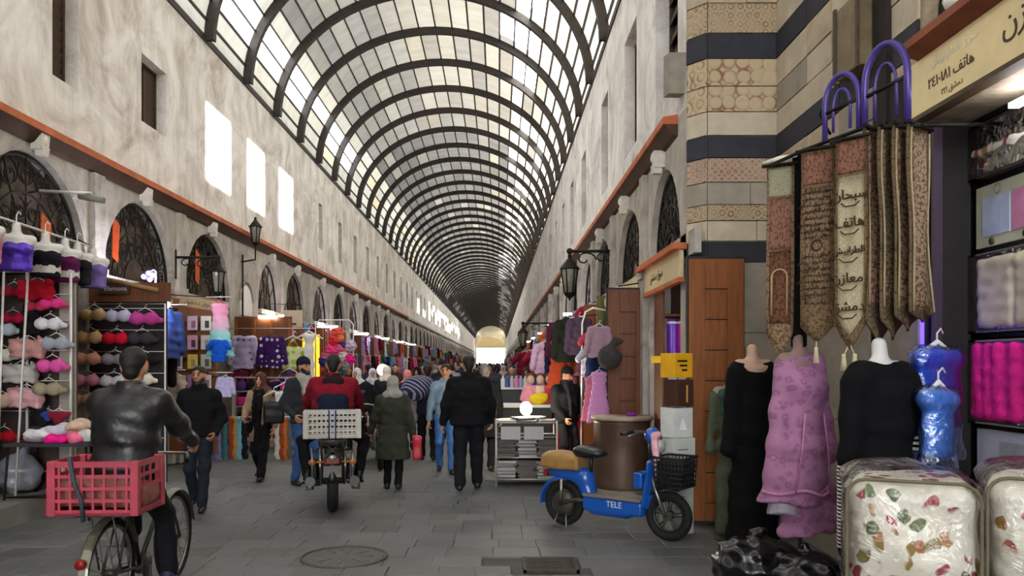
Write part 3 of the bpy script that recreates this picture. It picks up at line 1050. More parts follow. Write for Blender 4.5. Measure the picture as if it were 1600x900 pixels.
# ================================================================== PEOPLE
SKIN = lambda c='#b98465': mat(c, .55, .1, 18, .1, 0, .35)
M_HAIR = mat('#17130f', .6, .3, 60, .5, 0, .4, (1, 1, .3))
M_HAIR_GREY = mat('#6d6a66', .6, .3, 60, .5, 0, .4, (1, 1, .3))
M_EYE = mat('#120d0a', .25, 0, 5, 0, 0, .5)
M_LIP = mat('#8a4a40', .5, .1, 20, 0)
M_SHOE = mat('#17161a', .45, .2, 12, .1, 0, .5)
M_BELT = mat('#1a1512', .5, .2, 12, .1)
def V3(*a): return np.array(a, float)
def ik(a, t, l1, l2, pole):
    d = t - a; L = np.linalg.norm(d)
    if L > (l1 + l2) * .999:
        t = a + d / L * (l1 + l2) * .999; d = t - a; L = np.linalg.norm(d)
    e = d / L
    x = (l1 * l1 - l2 * l2 + L * L) / (2 * L)
    hgt = math.sqrt(max(l1 * l1 - x * x, 0))
    p = np.array(pole, float); p = p - (p @ e) * e; p /= np.linalg.norm(p) + 1e-9
    return a + e * x + p * hgt, t
def hand_prims(wrist, d, side, curl=.5, n=None):
    """palm, four unequal bent fingers and a thumb; d = direction of the forearm, n = direction the palm faces"""
    d = d / np.linalg.norm(d)
    n = V3(-side, 0.15, 0) if n is None else np.array(n, float)
    n = n - (n @ d) * d; n /= np.linalg.norm(n)
    s = np.cross(d, n); 
    if s[1] * 1 < 0 and abs(s[1]) > .3: s = -s          # thumb side looks forward
    P = []
    for i, (off, ln) in enumerate(((.030, .070), (.010, .078), (-.011, .072), (-.031, .056))):
        k = wrist + d * (.088 - .004 * abs(i - 1)) + s * off
        P.append(('c', wrist + d * .012 + s * off * .6, k, .014, .0115, .014))
        c1 = curl * 1.0; c2 = curl * 2.1
        m = k + (d * math.cos(c1) + n * math.sin(c1)) * ln * .5
        q = m + (d * math.cos(c2) + n * math.sin(c2)) * ln * .5
        P.append(('c', k, m, .0098, .0088, .006)); P.append(('c', m, q, .0088, .007, .006))
    tb = wrist + d * .028 + s * .028 + n * .006
    m = tb + (d * .6 + s * .65 + n * .35) * .045
    q = m + (d * .85 + s * .2 + n * .5) * .036
    P.append(('c', wrist + d * .02 + s * .012, tb, .016, .0135, .012)); P.append(('c', tb, m, .0125, .0105, .008)); P.append(('c', m, q, .0103, .008, .006))
    return P
def merge(parts):
    V = []; Q = []; o = 0
    for v, q in parts:
        V.append(v); Q.append(q + o); o += len(v)
    return np.concatenate(V), np.concatenate(Q)
def person(label, loc, rotz=0., H=1.75, lod=1, feet=((-.10, 0, 0), (.10, 0, 0)), hands=(None, None), lean=0., hip=None, knee_out=.0, yaw=0., nod=0.,
           top=None, top_bottom=.86, flare=.0, bulk=1.0, legs=None, leg_bulk=1.0, hair=M_HAIR, headgear=None, scarf=None, skin='#b98465', beard=False,
           collar=True, group=None, curl=.55, legtop=None, twist=0., shoe=M_SHOE, face=True, top_extra=None, hide_legs=False, hand_n=(None, None), sleeve_mat=None):
    s = H / 1.75
    root = thing('person', label, 'person', loc, rotz, group)
    hh = {0: .03, 1: .02, 2: .014}[lod]
    hz = .93 if hip is None else hip
    pel = V3(0, 0, hz)
    ca, sa = math.cos(lean), math.sin(lean)
    def up(x, y, z):                       # torso frame above the pelvis, leaning forward
        return pel + V3(x, y * ca + z * sa, -y * sa + z * ca)
    neck = up(0, -.015, .53)
    hc = neck + V3(0, .035 + .08 * sa, .152)
    cy, sy = math.cos(yaw), math.sin(yaw)
    Rz = np.array([[cy, -sy, 0], [sy, cy, 0], [0, 0, 1]]); cn, sn = math.cos(nod), math.sin(nod)
    Rx = np.array([[1, 0, 0], [0, cn, sn], [0, -sn, cn]])
    HR = Rz @ Rx
    def hd(x, y, z): return hc + HR @ V3(x, y, z)
    J = {}
    for i, sd in enumerate((-1, 1)):
        sh = up(.172 * sd * bulk ** .6, -.015, .445)
        if hands[i] is None:
            t = up(sd * .255, .04, -.13)
        else:
            t = V3(*hands[i])
        el_, wr = ik(sh, t, .285, .255, (sd * .5, -1, -.15))
        hipj = pel + V3(sd * .09, 0, -.02)
        ank = V3(feet[i][0], feet[i][1], feet[i][2] + .085)
        kn, ank = ik(hipj, ank, .43, .42, (sd * knee_out, 1, .12))
        J[sd] = (sh, el_, wr, hipj, kn, ank)
    side = (1, 0, 0)
    # body: one continuous surface
    P = [('e', hd(0, -.012, .03), (.074, .092, .082), None, HR), ('c', hd(0, .03, -.035), hd(0, .052, -.088), .056, .034), ('c', hd(0, .085, .01), hd(0, .102, -.022), .010, .016, .015),
         ('e', hd(.076, -.005, -.012), (.014, .02, .032)), ('e', hd(-.076, -.005, -.012), (.014, .02, .032)),
         ('c', neck + V3(0, -.005, -.03), hd(0, -.015, -.06), .058, .052), ('v', up(0, 0, -.05), up(0, 0, .2), (.13, .09), (.12, .085), side), ('v', up(0, 0, .2), up(0, -.01, .45), (.12, .085), (.145, .095), side),
         ('c', up(-.12, -.01, .43), up(.12, -.01, .43), .055, .055), ('e', pel, (.135, .095, .12))]
    for sd in (-1, 1):
        sh, e_, w, hj, k, a = J[sd]
        P += [('c', sh, e_, .047, .038), ('c', e_, w, .038, .026)]
        if not hide_legs:
            P += [('c', hj, k, .075, .052), ('c', k, a, .05, .036)]
    def carve(Fd, X, Y, Z):
        return Fd
    parts = [sdf(P, hh * (.85 if lod == 2 else 1), .035)]
    for i, sd in enumerate((-1, 1)):
        sh, e_, w, hj, k, a = J[sd]
        parts.append(sdf(hand_prims(w, w - e_, sd, curl, hand_n[i]), .0075 if lod == 2 else (.010 if lod else .014), .008))
    Vb, Qb = merge(parts)
    link('body', mesh_np('body', Vb * s, Qb), SKIN(skin), root)
    def part(name, prims, m, h=None, k=.04, post=None, wr=0., wf=22.):
        return solid(name, prims, m, root, h or hh, k, post, wr, wf, s)
    # face
    if face and lod:
        for sd in (-1, 1):
            b = MB(); b.ball(hd(sd * .031, .079, .012) * s, (.012 * s, .008 * s, .008 * s), 8, 6); b.obj('eye', M_EYE, root)
            b = MB(); b.tube([hd(sd * .016, .086, .03) * s, hd(sd * .034, .083, .036) * s, hd(sd * .05, .068, .03) * s], [.005 * s, .006 * s, .003 * s], 5); b.obj('eyebrow', hair or M_HAIR, root)
        b = MB(); b.tube([hd(-.024, .08, -.062) * s, hd(0, .09, -.06) * s, hd(.024, .08, -.062) * s], [.004 * s, .008 * s, .004 * s], 6); b.obj('mouth', M_LIP, root)
    if beard:
        part('beard', [('c', hd(0, .035, -.045), hd(0, .058, -.092), .06, .037), ('c', hd(-.05, .01, -.03), hd(-.03, .05, -.085), .025, .022), ('c', hd(.05, .01, -.03), hd(.03, .05, -.085), .025, .022),
                       ('-c', hd(-.02, .11, -.055), hd(.02, .11, -.055), .02, .02), ('-e', hd(0, .08, .0), (.06, .05, .045))], hair, .011)
    # hair: cap with the face and neck left open
    if hair is not None and not (isinstance(headgear, tuple) and headgear[0] == 'hijab'):
        HP = [('e', hd(0, -.02, .04), (.082, .098, .085), None, HR), ('c', hd(0, -.06, .0), hd(0, -.065, -.05), .062, .05)]
        HP += [('-b', hd(0, .10, -.045), (.1, .075, .085), None, HR), ('-e', hd(0, .105, .035), (.06, .035, .035), None, HR)]
        part('hair', HP, hair, .014 if lod == 2 else .018, .012, wr=.003, wf=60.)
    if headgear == 'cap':
        pass
    if isinstance(headgear, tuple):
        kind, hm = headgear
        if kind == 'beanie':
            part('beanie', [('e', hd(0, -.015, .05), (.09, .106, .095), None, HR), ('-b', hd(0, .11, -.07), (.12, .1, .1), .01, HR), ('-b', hd(0, 0, -.10), (.2, .2, .09), .01)], hm, .014)
        elif kind == 'hijab':
            HP = [('e', hd(0, -.01, .02), (.094, .108, .125), None, HR), ('c', hd(0, .0, -.06), neck + V3(0, .0, .0), .085, .115), ('c', neck + V3(-.09, 0, -.02), neck + V3(.09, 0, -.02), .075, .075), ('c', neck + V3(0, .05, -.02), up(0, .1, .36), .08, .03),
                  ('-e', hd(0, .11, -.015), (.055, .06, .075), .02, HR)]
            part('headscarf', HP, hm, .015 if lod == 2 else .02, .04, wr=.004, wf=45.)
        elif kind == 'cap':
            part('cap', [('e', hd(0, -.01, .055), (.088, .105, .08), None, HR), ('c', hd(-.04, .1, .055), hd(.04, .1, .055), .018, .018), ('c', hd(-.03, .15, .045), hd(.03, .15, .045), .01, .01), ('-b', hd(0, 0, -.065), (.2, .2, .09), .01)], hm, .014)
    if scarf is not None:
        part('scarf', [('v', neck + V3(0, .005, -.06), neck + V3(0, .015, .065), (.125, .12), (.10, .098), side), ('c', neck + V3(.05, .10, -.03), up(.06, .15 * bulk, .25), .04, .035), ('c', up(.06, .15 * bulk, .25), up(.06, .155 * bulk, .02), .035, .03), ('c', neck + V3(-.04, .10, -.03), up(-.04, .15 * bulk, .2), .038, .034)], scarf, .016, .03, wr=.005, wf=40)
    # upper garment with sleeves
    if top is not None:
        B = bulk
        zb = top_bottom - hz
        P = []
        if zb < -.12:                       # coat skirts
            bot = V3(0, pel[1], top_bottom)
            P.append(('v', bot, up(0, 0, .02), (.165 * B + flare, .125 * B + flare), (.165 * B, .12 * B), side))
            P.append(('v', up(0, 0, 0), up(0, 0, .2), (.168 * B, .122 * B), (.158 * B, .115 * B), side))
        else:
            P.append(('v', up(0, 0, zb), up(0, 0, .2), (.172 * B + flare, .128 * B + flare), (.16 * B, .118 * B), side))
        P += [('v', up(0, 0, .18), up(0, -.005, .38), (.162 * B, .118 * B), (.158 * B, .112 * B), side), ('e', up(0, -.01, .33), (.18 * B, .125 * B, .17)),
              ('c', up(-.02, -.02, .50), up(-.165 * B ** .6, -.015, .445), .062, .066), ('c', up(.02, -.02, .50), up(.165 * B ** .6, -.015, .445), .062, .066),
              ('e', up(0, -.05, .33), (.15 * B, .08 * B, .15))]
        if collar:
            P.append(('v', neck + V3(0, -.012, -.06), neck + V3(0, -.004, .055), (.10, .095), (.080, .080), side, .025))
        for sd in (-1, 1):
            sh, e_, w, hj, k, a = J[sd]
            P += [('c', sh, e_, .069 * B ** .5, .06 * B ** .5), ('c', e_, w + (e_ - w) * .03, .06 * B ** .5, .047)]
        if top_extra:
            P += top_extra(up, J, neck)
        part('jacket' if top_bottom > .7 else 'coat', P, top, hh * (1 if lod == 2 else 1), .05, wr=.006 if lod else .004, wf=24.)
    if legs is not None and not hide_legs:
        P = [('e', pel + V3(0, 0, .0), (.155 * leg_bulk, .112 * leg_bulk, .13)), ]
        for sd in (-1, 1):
            sh, e_, w, hj, k, a = J[sd]
            P += [('c', hj, k, .094 * leg_bulk, .07 * leg_bulk), ('c', k, a + V3(0, 0, .0), .07 * leg_bulk, .058 * leg_bulk)]
        part('trousers', P, legs, None, .025, wr=.006, wf=20.)
    if not hide_legs:
        for i, sd in enumerate((-1, 1)):
            a = J[sd][5]
            tilt = feet[i][2] * .6
            o = sd * .02
            P = [('c', a + V3(0, -.03, -.045), a + V3(o, .15, -.05 - tilt), .045, .036), ('c', a + V3(0, -.01, -.005), a + V3(0, 0, .02), .045, .042), ('-b', a + V3(0, .05, -.185), (.2, .4, .1), .008)]
            part('shoe', P, shoe, .013 if lod == 2 else .02, .02)
    root['_j'] = 0
    del root['_j']
    return root, J, s, up
def world(root, p):
    c, s_ = math.cos(root.rotation_euler.z), math.sin(root.rotation_euler.z)
    return Vector((root.location.x + c * p[0] - s_ * p[1], root.location.y + s_ * p[0] + c * p[1], root.location.z + p[2]))
def gx(px, d): return (px - VX) / FP * d

LEATHER = mat('#1d1c1e', .38, .3, 7, .5, 0, .5)
BLACK = cloth('#131316'); BLACK2 = cloth('#1a1a1e'); JEANS = cloth('#26364f'); JEANS2 = cloth('#3a5f93'); DARKJ = cloth('#20242e')
# cyclist in the leather jacket (the bicycle is built with the vehicles)
BIKE = Vector((-2.50, 4.95, 0)); BIKE_R = math.radians(2)
person('man riding bicycle in black leather jacket and dark trousers seen from behind', BIKE + Vector((.07, 0.03, 0)), BIKE_R, 1.80, 2,
       feet=((-.13, .44, .42), (.13, .40, .16)), hands=((-.25, .66, 1.02), (.25, .66, 1.02)), lean=.24, hip=.97, yaw=.05, top=LEATHER, top_bottom=.80, bulk=1.22, legs=BLACK2, knee_out=.15, curl=1.1,
       flare=.02, shoe=mat('#2a2740', .6, .2, 12, .2))
person('bearded man in plain black sweater and dark jeans walking with hands in pockets', (gx(311, 9.0), 9.0, 0), PI + .12, 1.69, 2,
       feet=((-.09, .20, 0), (.10, -.18, .03)), hands=((-.21, .10, .92), (.21, .10, .92)), top=BLACK, bulk=1.12, legs=DARKJ, beard=True, skin='#a8735a', yaw=-.12, curl=.9, top_bottom=.88)
wm, _, wS, wup = person('woman in brown headscarf and open beige coat over long black clothes walking', (gx(408, 11.3), 11.3, 0), PI - .1, 1.58, 2,
       feet=((-.09, .22, 0), (.08, -.2, .04)), hands=((-.25, .06, .86), (.2, .2, 1.0)), top=cloth('#8f775e'), top_bottom=.62, flare=.03, legs=BLACK, leg_bulk=1.15, headgear=('hijab', cloth('#54382f')), hair=M_HAIR, skin='#c08e70',
       scarf=BLACK)
solid('inner_dress', [('c', wup(0, .075, .42), wup(0, .11, .2), .06, .055), ('c', wup(0, .11, .2), wup(0, .115, -.05), .055, .06), ('c', wup(0, .115, -.05), wup(0, .13, -.5), .06, .085)], BLACK, wm, .016, .03, scale=wS)
person('man in navy beanie with grey scarf over dark jacket and blue jeans standing', (gx(474, 10.8), 10.8, 0), PI + .75, 1.80, 2,
       feet=((-.10, .06, 0), (.10, -.05, 0)), hands=((-.2, .24, .98), (.22, .16, .95)), top=cloth('#2b2c31'), top_bottom=.84, bulk=1.1, legs=cloth('#34507c'), headgear=('beanie', cloth('#1b1e28')), scarf=cloth('#9a958c'), beard=True, yaw=.3, skin='#b07c60')
person('stout man in black jacket and black trousers walking away down the middle', (gx(732, 10.2), 10.25, 0), .08, 1.83, 2,
       feet=((-.12, -.16, .03), (.12, .22, 0)), hands=((-.33, .06, .86), (.30, .10, .88)), top=BLACK, top_bottom=.84, bulk=1.34, legs=BLACK2, leg_bulk=1.22, yaw=.1, flare=.01)
person('woman in long green grey coat and pale grey headscarf walking away', (gx(614, 10.4), 10.4, 0), .05, 1.54, 2,
       feet=((-.09, .05, 0), (.09, -.12, .02)), hands=((-.36, .08, .84), (.33, .05, .74)), top=cloth('#34352c'), top_bottom=.47, flare=.08, bulk=1.2, legs=BLACK, headgear=('hijab', cloth('#8f8c86')), scarf=None, yaw=0)
person('man in dark jacket walking away with a striped sack on his shoulder', (gx(668, 13.4), 13.4, 0), .1, 1.70, 1,
       feet=((-.10, .2, 0), (.1, -.18, .03)), hands=((-.2, .12, 1.38), (.26, .05, .85)), top=cloth('#1b1d26'), bulk=1.15, legs=BLACK2, top_bottom=.84)
person('man in pale blue denim jacket and jeans walking towards the camera', (gx(696, 12.0), 12.0, 0), PI + .1, 1.71, 2,
       feet=((-.09, .18, 0), (.09, -.15, .02)), hands=((-.25, .08, .86), (.26, -.02, .84)), top=cloth('#6f8394'), legs=JEANS2, skin='#b27a5e', yaw=-.15)
person('grey haired man in black coat walking away beside the stout man', (gx(758, 12.2), 12.2, 0), -.05, 1.71, 1,
       feet=((-.1, .12, 0), (.1, -.15, .02)), top=BLACK, top_bottom=.55, bulk=1.1, flare=.02, legs=BLACK2, hair=M_HAIR_GREY)
person('man in black hooded jacket and knit cap looking down at the newspapers', (gx(886, 11.6), 11.7, 0), PI + .55, 1.66, 2,
       feet=((-.12, .0, 0), (.12, .03, 0)), hands=((-.2, .22, .95), (.18, .2, .92)), top=BLACK, bulk=1.3, legs=BLACK2, headgear=('beanie', BLACK), nod=.35, yaw=.35, skin='#a06a52', scarf=BLACK2)
# ================================================================== BICYCLE, MOTORCYCLES, SCOOTER
M_RUBBER = mat('#1b1a19', .8, .15, 20, .3)
M_CHROME = mat('#9a978f', .3, .1, 10, .05, .9)
M_STEEL = mat('#57534c', .45, .2, 14, .1, .6)
M_BLACKP = mat('#161619', .4, .15, 10, .05, 0, .5)
def tyre(b, c, R, r, n=36): b.ring(c, R, r, 'x', n, 10)
def spokes_mb(c, R, n, r=.0022, hub=.02):
    b = MB()
    for k in range(n):
        a = 2 * PI * k / n
        sx = .025 if k % 2 else -.025
        b.tube([(c[0] + sx, c[1] + hub * math.cos(a + .6), c[2] + hub * math.sin(a + .6)), (c[0], c[1] + R * math.cos(a), c[2] + R * math.sin(a))], r, 4)
    return b
# ---- bicycle
t = thing('bicycle', 'old city bicycle with silver mudguards ridden away by the cyclist', 'bicycle', BIKE, BIKE_R)
R = .33
for yc, nm in ((0, 'rear'), (1.06, 'front')):
    w = MB(); tyre(w, (0, yc, R + .02), R, .02); wo = w.obj('wheel', M_RUBBER, t)
    rm = MB(); rm.ring((0, yc, R + .02), R - .028, .011, 'x', 36, 6); rm.obj('rim', M_CHROME, wo)
    sp = MB(); sp.tube([(-.004, yc, R + .02), (.004, yc, R + .02)], .002, 4)
    for k in range(18):
        a = 2 * PI * k / 18
        q = MB(); sx = .03 if k % 2 else -.03
        q.tube([(sx, yc + .02 * math.cos(a + .7), R + .02 + .02 * math.sin(a + .7)), (0, yc + (R - .03) * math.cos(a), R + .02 + (R - .03) * math.sin(a))], .0025, 4)
        q.obj('spoke', M_CHROME, wo)
    h = MB(); h.cyl((-.045, yc, R + .02), (.045, yc, R + .02), .022, 12); h.obj('hub', M_STEEL, wo)
    f = MB()
    pts = []
    for i in range(13):
        a = (-.15 + 1.05 * i / 12) * PI if nm == 'rear' else (.05 + .75 * i / 12) * PI
        a = PI - a if nm == 'rear' else a
        pts.append((yc + (R + .045) * math.cos(a), R + .02 + (R + .045) * math.sin(a)))
    for (ya, za), (yb, zb) in zip(pts, pts[1:]):
        for x0, x1, d0, d1 in ((-.034, -.02, -.016, 0), (-.02, .02, 0, 0), (.02, .034, 0, -.016)):
            f.quad((x0, ya, za + d0), (x1, ya, za + d1), (x1, yb, zb + d1), (x0, yb, zb + d0), smooth=True)
    f.obj('mudguard', mat('#8b8778', .4, .25, 8, .1, .7), t)
f = MB()
BB = (0, .44, .29); ST = (0, .24, .82); HT = (0, .82, .86); HB = (0, .86, .72)
for a, b_ in ((BB, ST), (ST, HT), (BB, HB), (HT, HB)):
    f.cyl(a, b_, .017, 10)
for sx in (-.05, .05):
    f.tube([(sx, 0, R + .02), (sx * .8, .2, .32), (sx * .4, .42, .29)], .010, 6); f.tube([(sx, 0, R + .02), (sx * .6, .21, .74)], .009, 6)
    f.tube([(sx, 1.06, R + .02), (sx * .9, .93, .60), (sx * .3, .87, .70)], .011, 6)
f.obj('frame', mat('#4b4a44', .4, .2, 10, .1, .4), t)
s_ = MB(); s_.tube([(0, .24, .80), (0, .22, .9)], .013, 8); s_.obj('seat_post', M_CHROME, t)
solid('saddle', [('e', (0, .13, .915), (.10, .10, .045)), ('c', (0, .16, .915), (0, .36, .92), .05, .022)], M_BLACKP, t, .012)
hb = MB(); hb.tube([(0, .82, .86), (0, .80, 1.02)], .013, 8); hb.tube([(-.25, .66, .99), (-.2, .79, 1.03), (0, .83, 1.03), (.2, .79, 1.03), (.25, .66, .99)], .012, 8); hb.obj('handlebar', M_CHROME, t)
for sx in (-1, 1):
    g = MB(); g.tube([(sx * .21, .765, 1.022), (sx * .252, .65, .988)], .017, 10); g.obj('grip', M_BLACKP, t)
cr = MB(); cr.lathe([(0, -.004), (.085, -.004), (.09, 0), (.085, .004), (0, .004)], (.05, .44, .29), 24, 'x'); cr.obj('chainring', M_STEEL, t)
for sx, dz, dy in ((.09, -.13, -.02), (-.09, .13, .02)):
    c_ = MB(); c_.tube([(sx * .8, .44, .29), (sx, .44 + dy, .29 + dz)], .01, 6); c_.box((sx + math.copysign(.05, sx), .44 + dy, .29 + dz), (.09, .06, .02)); c_.obj('pedal_crank', M_STEEL, t)
rk = MB()
for sx in (-.07, .07):
    rk.tube([(sx, -.3, .77), (sx, .2, .77)], .007, 6); rk.tube([(sx, 0, R + .04), (sx, -.12, .77)], .006, 6)
for k in range(5): rk.tube([(-.07, -.28 + k * .1, .77), (.07, -.28 + k * .1, .77)], .006, 6)
rk.obj('luggage_rack', M_STEEL, t)
st = MB(); st.tube([(-.06, .02, .33), (-.16, -.03, .06)], .008, 6); st.obj('kick_stand', M_STEEL, t)
lp = MB(); lp.lathe([(0, -.02), (.03, -.02), (.03, .01), (0, .015)], (0, -.37, .5), 12, 'y'); lp.obj('rear_reflector', mat('#8a1d1a', .3, .1, 10, 0), t)

def crate(label, cat, loc, rotz, L, Wd, Hh, m, nx, nz, th=.014, group=None, notch=False):
    """slatted plastic crate: corner posts, rails, uprights, floor"""
    t = thing('plastic_crate', label, cat, loc, rotz, group)
    b = MB()
    for sx in (-1, 1):
        for sy in (-1, 1):
            b = MB(); b.box((sx * (L / 2 - .02), sy * (Wd / 2 - .02), Hh / 2), (.05, .05, Hh)); b.obj('corner_post', m, t, bevel=.006)
    for k in range(nz):
        z = Hh * (k + .5) / nz if nz > 1 else Hh / 2
        z = .02 + (Hh - .04) * k / (nz - 1)
        hh = .035 if k in (0, nz - 1) else .02
        for sy in (-1, 1):
            r = MB(); r.box((0, sy * (Wd / 2 - th / 2), z), (L, th, hh)); r.obj('rail', m, t)
        for sx in (-1, 1):
            r = MB(); r.box((sx * (L / 2 - th / 2), 0, z), (th, Wd, hh)); r.obj('rail', m, t)
    for sy in (-1, 1):
        for k in range(1, nx):
            r = MB(); r.box((-L / 2 + L * k / nx, sy * (Wd / 2 - th / 2), Hh / 2), (.014, th * .8, Hh)); r.obj('upright', m, t)
    for sx in (-1, 1):
        for k in range(1, max(2, nx // 2)):
            r = MB(); r.box((sx * (L / 2 - th / 2), -Wd / 2 + Wd * k / max(2, nx // 2), Hh / 2), (th * .8, .014, Hh)); r.obj('upright', m, t)
    fl_ = MB(); fl_.box((0, 0, .01), (L, Wd, .016)); fl_.obj('floor_panel', m, t)
    return t
M_RED = mat('#a93a4c', .5, .2, 8, .1, 0, .4)
ct = crate('red slatted plastic crate strapped on the rear rack of the bicycle', 'crate', BIKE + Vector((.07, -.16, .785)), BIKE_R, .53, .40, .33, M_RED, 8, 5)
b = MB(); b.box((-.05, 0, .16), (.58, .3, .004)); 
st = MB(); st.tube([(-.13, -.215, .36), (-.10, -.215, .2), (-.06, -.215, .1), (-.05, -.21, -.03)], .012, 6); st.obj('strap', mat('#3b4650', .7, .2, 10, .2), ct)
solid('cloth_bundle', [('b', (-.14, 0, .12), (.16, .15, .08)), ('b', (.14, .0, .1), (.13, .14, .07))], cloth('#8f5a52'), ct, .02, wr=.006)

# ---- motorcycle seen from behind (local +y = riding direction)
def motorcycle(label, loc, rotz, body):
    t = thing('motorcycle', label, 'motorcycle', loc, rotz)
    R = .29
    for yc, r in ((0, .062), (1.28, .05)):
        w = MB(); w.ring((0, yc, R), R - r, r, 'x', 30, 12); wo = w.obj('wheel', M_RUBBER, t)
        h = MB(); h.lathe([(.03, -.05), (R - r - .03, -.02), (R - r, -.03), (R - r, .03), (R - r - .03, .02), (.03, .05)], (0, yc, R), 24, 'x'); h.obj('rim', M_STEEL, wo)
    solid('rear_mudguard', [('v', (0, -.17, .60), (0, .12, .62), (.075, .05), (.09, .05), (1, 0, 0)), ('c', (-.05, -.24, .44), (.05, -.24, .44), .03, .03), ('c', (0, -.2, .6), (0, -.25, .42), .07, .06)], M_BLACKP, t, .015, .04)
    b = MB(); b.box((0, -.285, .50), (.2, .012, .13)); b.obj('number_plate', mat('#6d6a62', .5, .3, 9, .2), t, bevel=.004)
    b = MB(); b.box((0, -.27, .615), (.16, .05, .075)); b.obj('tail_light', mat('#7a1512', .25, .2, 9, 0, 0, .6), t, bevel=.012)
    b = MB(); b.ball((.0, -.30, .66), (.05, .03, .035), 10, 8); b.obj('tail_reflector', mat('#b9b6ae', .2, .1, 9, 0, .6), t)
    for sx in (-1, 1):
        b = MB(); b.tube([(sx * .07, -.2, .6), (sx * .2, -.22, .6)], .012, 8); b.ball((sx * .22, -.23, .6), (.045, .035, .035), 10, 8); b.obj('turn_signal', mat('#a86a2a', .3, .2, 9, 0, 0, .5), t)
        b = MB(); b.tube([(sx * .13, .0, .32), (sx * .14, -.08, .70)], .018, 8); b.tube([(sx * .14, .0, .42), (sx * .14, -.05, .6)], .032, 10); b.obj('shock_absorber', M_CHROME, t)
        b = MB(); b.tube([(sx * .2, .75, .25), (sx * .22, .35, .28), (sx * .23, .1, .33), (sx * .24, -.32, .40)], [.025, .03, .05, .052], 12); eo = b.obj('exhaust_pipe', M_CHROME, t)
        b = MB(); b.cyl((sx * .24, -.31, .398), (sx * .2403, -.328, .4005), .056, 14); b.obj('exhaust_tip', M_BLACKP, eo)
        b = MB(); b.tube([(sx * .16, .38, .28), (sx * .36, .38, .29)], .018, 8); b.obj('foot_peg', M_BLACKP, t)
        b = MB(); b.tube([(sx * .06, 1.28, R), (sx * .1, 1.1, .75), (sx * .1, 1.02, .95)], .025, 8); b.obj('fork', M_CHROME, t)
        b = MB(); b.tube([(sx * .15, .92, 1.02), (sx * .28, .93, 1.12), (sx * .3, .9, 1.2)], .008, 6); b.ball((sx * .3, .9, 1.22), (.07, .02, .045), 10, 6); b.obj('mirror', M_BLACKP, t)
        b = MB(); b.tube([(sx * .22, -.26, .76), (sx * .22, -.2, .3), (sx * .3, .1, .25), (sx * .3, .5, .3)], .014, 8); b.obj('crash_bar', M_CHROME, t)
        b = MB(); b.box((sx * .2, .0, .5), (.06, .3, .22)); b.obj('side_cover', body, t, bevel=.02)
    solid('engine', [('b', (0, .62, .4), (.17, .18, .16)), ('c', (-.25, .62, .36), (.25, .62, .36), .07, .07), ('b', (0, .7, .6), (.11, .1, .12))], M_STEEL, t, .018, .03, wr=.008, wf=60)
    solid('fuel_tank', [('e', (0, .72, .86), (.15, .24, .13))], body, t, .018)
    solid('seat', [('b', (0, .2, .80), (.14, .38, .055)), ('b', (0, .0, .83), (.14, .18, .05))], M_BLACKP, t, .018, .05)
    b = MB()
    for sx in (-.12, .12):
        b.tube([(sx, -.5, .86), (sx, .05, .86)], .012, 8); b.tube([(sx, -.45, .86), (sx, -.12, .62)], .011, 8)
    for k in range(5): b.tube([(-.15, -.5 + k * .11, .86), (.15, -.5 + k * .11, .86)], .009, 6)
    b.tube([(-.1, -.3, .84), (.1, -.3, .64)], .008, 6); b.tube([(.1, -.3, .84), (-.1, -.3, .64)], .008, 6)
    b.obj('luggage_rack', M_STEEL, t)
    b = MB(); b.tube([(-.36, .86, 1.03), (-.2, .95, 1.03), (0, 1.0, 1.0), (.2, .95, 1.03), (.36, .86, 1.03)], .014, 8); b.obj('handlebar', M_CHROME, t)
    b = MB(); b.lathe([(0, .1), (.08, .08), (.1, 0), (.1, -.03), (0, -.09)], (0, 1.2, .92), 18, 'y'); b.obj('headlamp', mat('#d7d6d0', .15, .05, 9, 0, .4), t)
    b = MB(); b.box((0, 1.28, .60), (.11, .36, .02)); b.box((0, 1.42, .57), (.11, .1, .02), Matrix.Rotation(-.6, 3, 'X')); b.obj('front_mudguard', body, t, bevel=.008)
    return t
MOTO = Vector((gx(520, 8.8), 8.8, 0)); MOTO_R = .20
def moto_at(x, y, z): return MOTO + Vector((x * math.cos(MOTO_R) - y * math.sin(MOTO_R), x * math.sin(MOTO_R) + y * math.cos(MOTO_R), z))
motorcycle('black motorcycle with chrome exhausts carrying a white crate', MOTO, MOTO_R, mat('#1a1b20', .3, .2, 8, 0, 0, .5))
motorcycle('maroon motorcycle facing the camera behind the woman in green coat', (gx(580, 12.6), 13.6, 0), PI + .15, mat('#5a1420', .3, .2, 8, 0, 0, .5))
wc = crate('white woven plastic basket tied on the black motorcycle rack', 'basket', moto_at(.0, -.33, .885), MOTO_R, .61, .30, .30, mat('#b9b5ab', .55, .1, 8, .1, 0, .3), 13, 5, .01)
b = MB()
for sx in (-.035, .035): b.tube([(sx, -.163, .31), (sx, -.165, .15), (sx, -.16, -.02)], .009, 6)
b.obj('strap', mat('#27406e', .7, .2, 10, .2), wc)
MAROON = cloth('#7b1626'); NAVYJ = cloth('#1d2236')
rider, RJ, rs_, rup = person('motorcycle rider in maroon jacket with navy back panel seen from behind', moto_at(.0, .36, 0), MOTO_R, 1.78, 2,
       feet=((-.30, .05, .30), (.30, .05, .30)), hands=((-.34, .5, 1.07), (.34, .5, 1.07)), lean=.08, hip=.98, knee_out=.8, top=MAROON, top_bottom=.82, bulk=1.42, legs=BLACK, curl=1.1)
solid('back_panel', [('v', rup(0, -.04, -.02), rup(0, -.04, .30), (.225, .182), (.20, .178), (1, 0, 0)), ('e', rup(0, -.10, .30), (.19, .115, .12))], NAVYJ, rider, .016, .04, wr=.004)
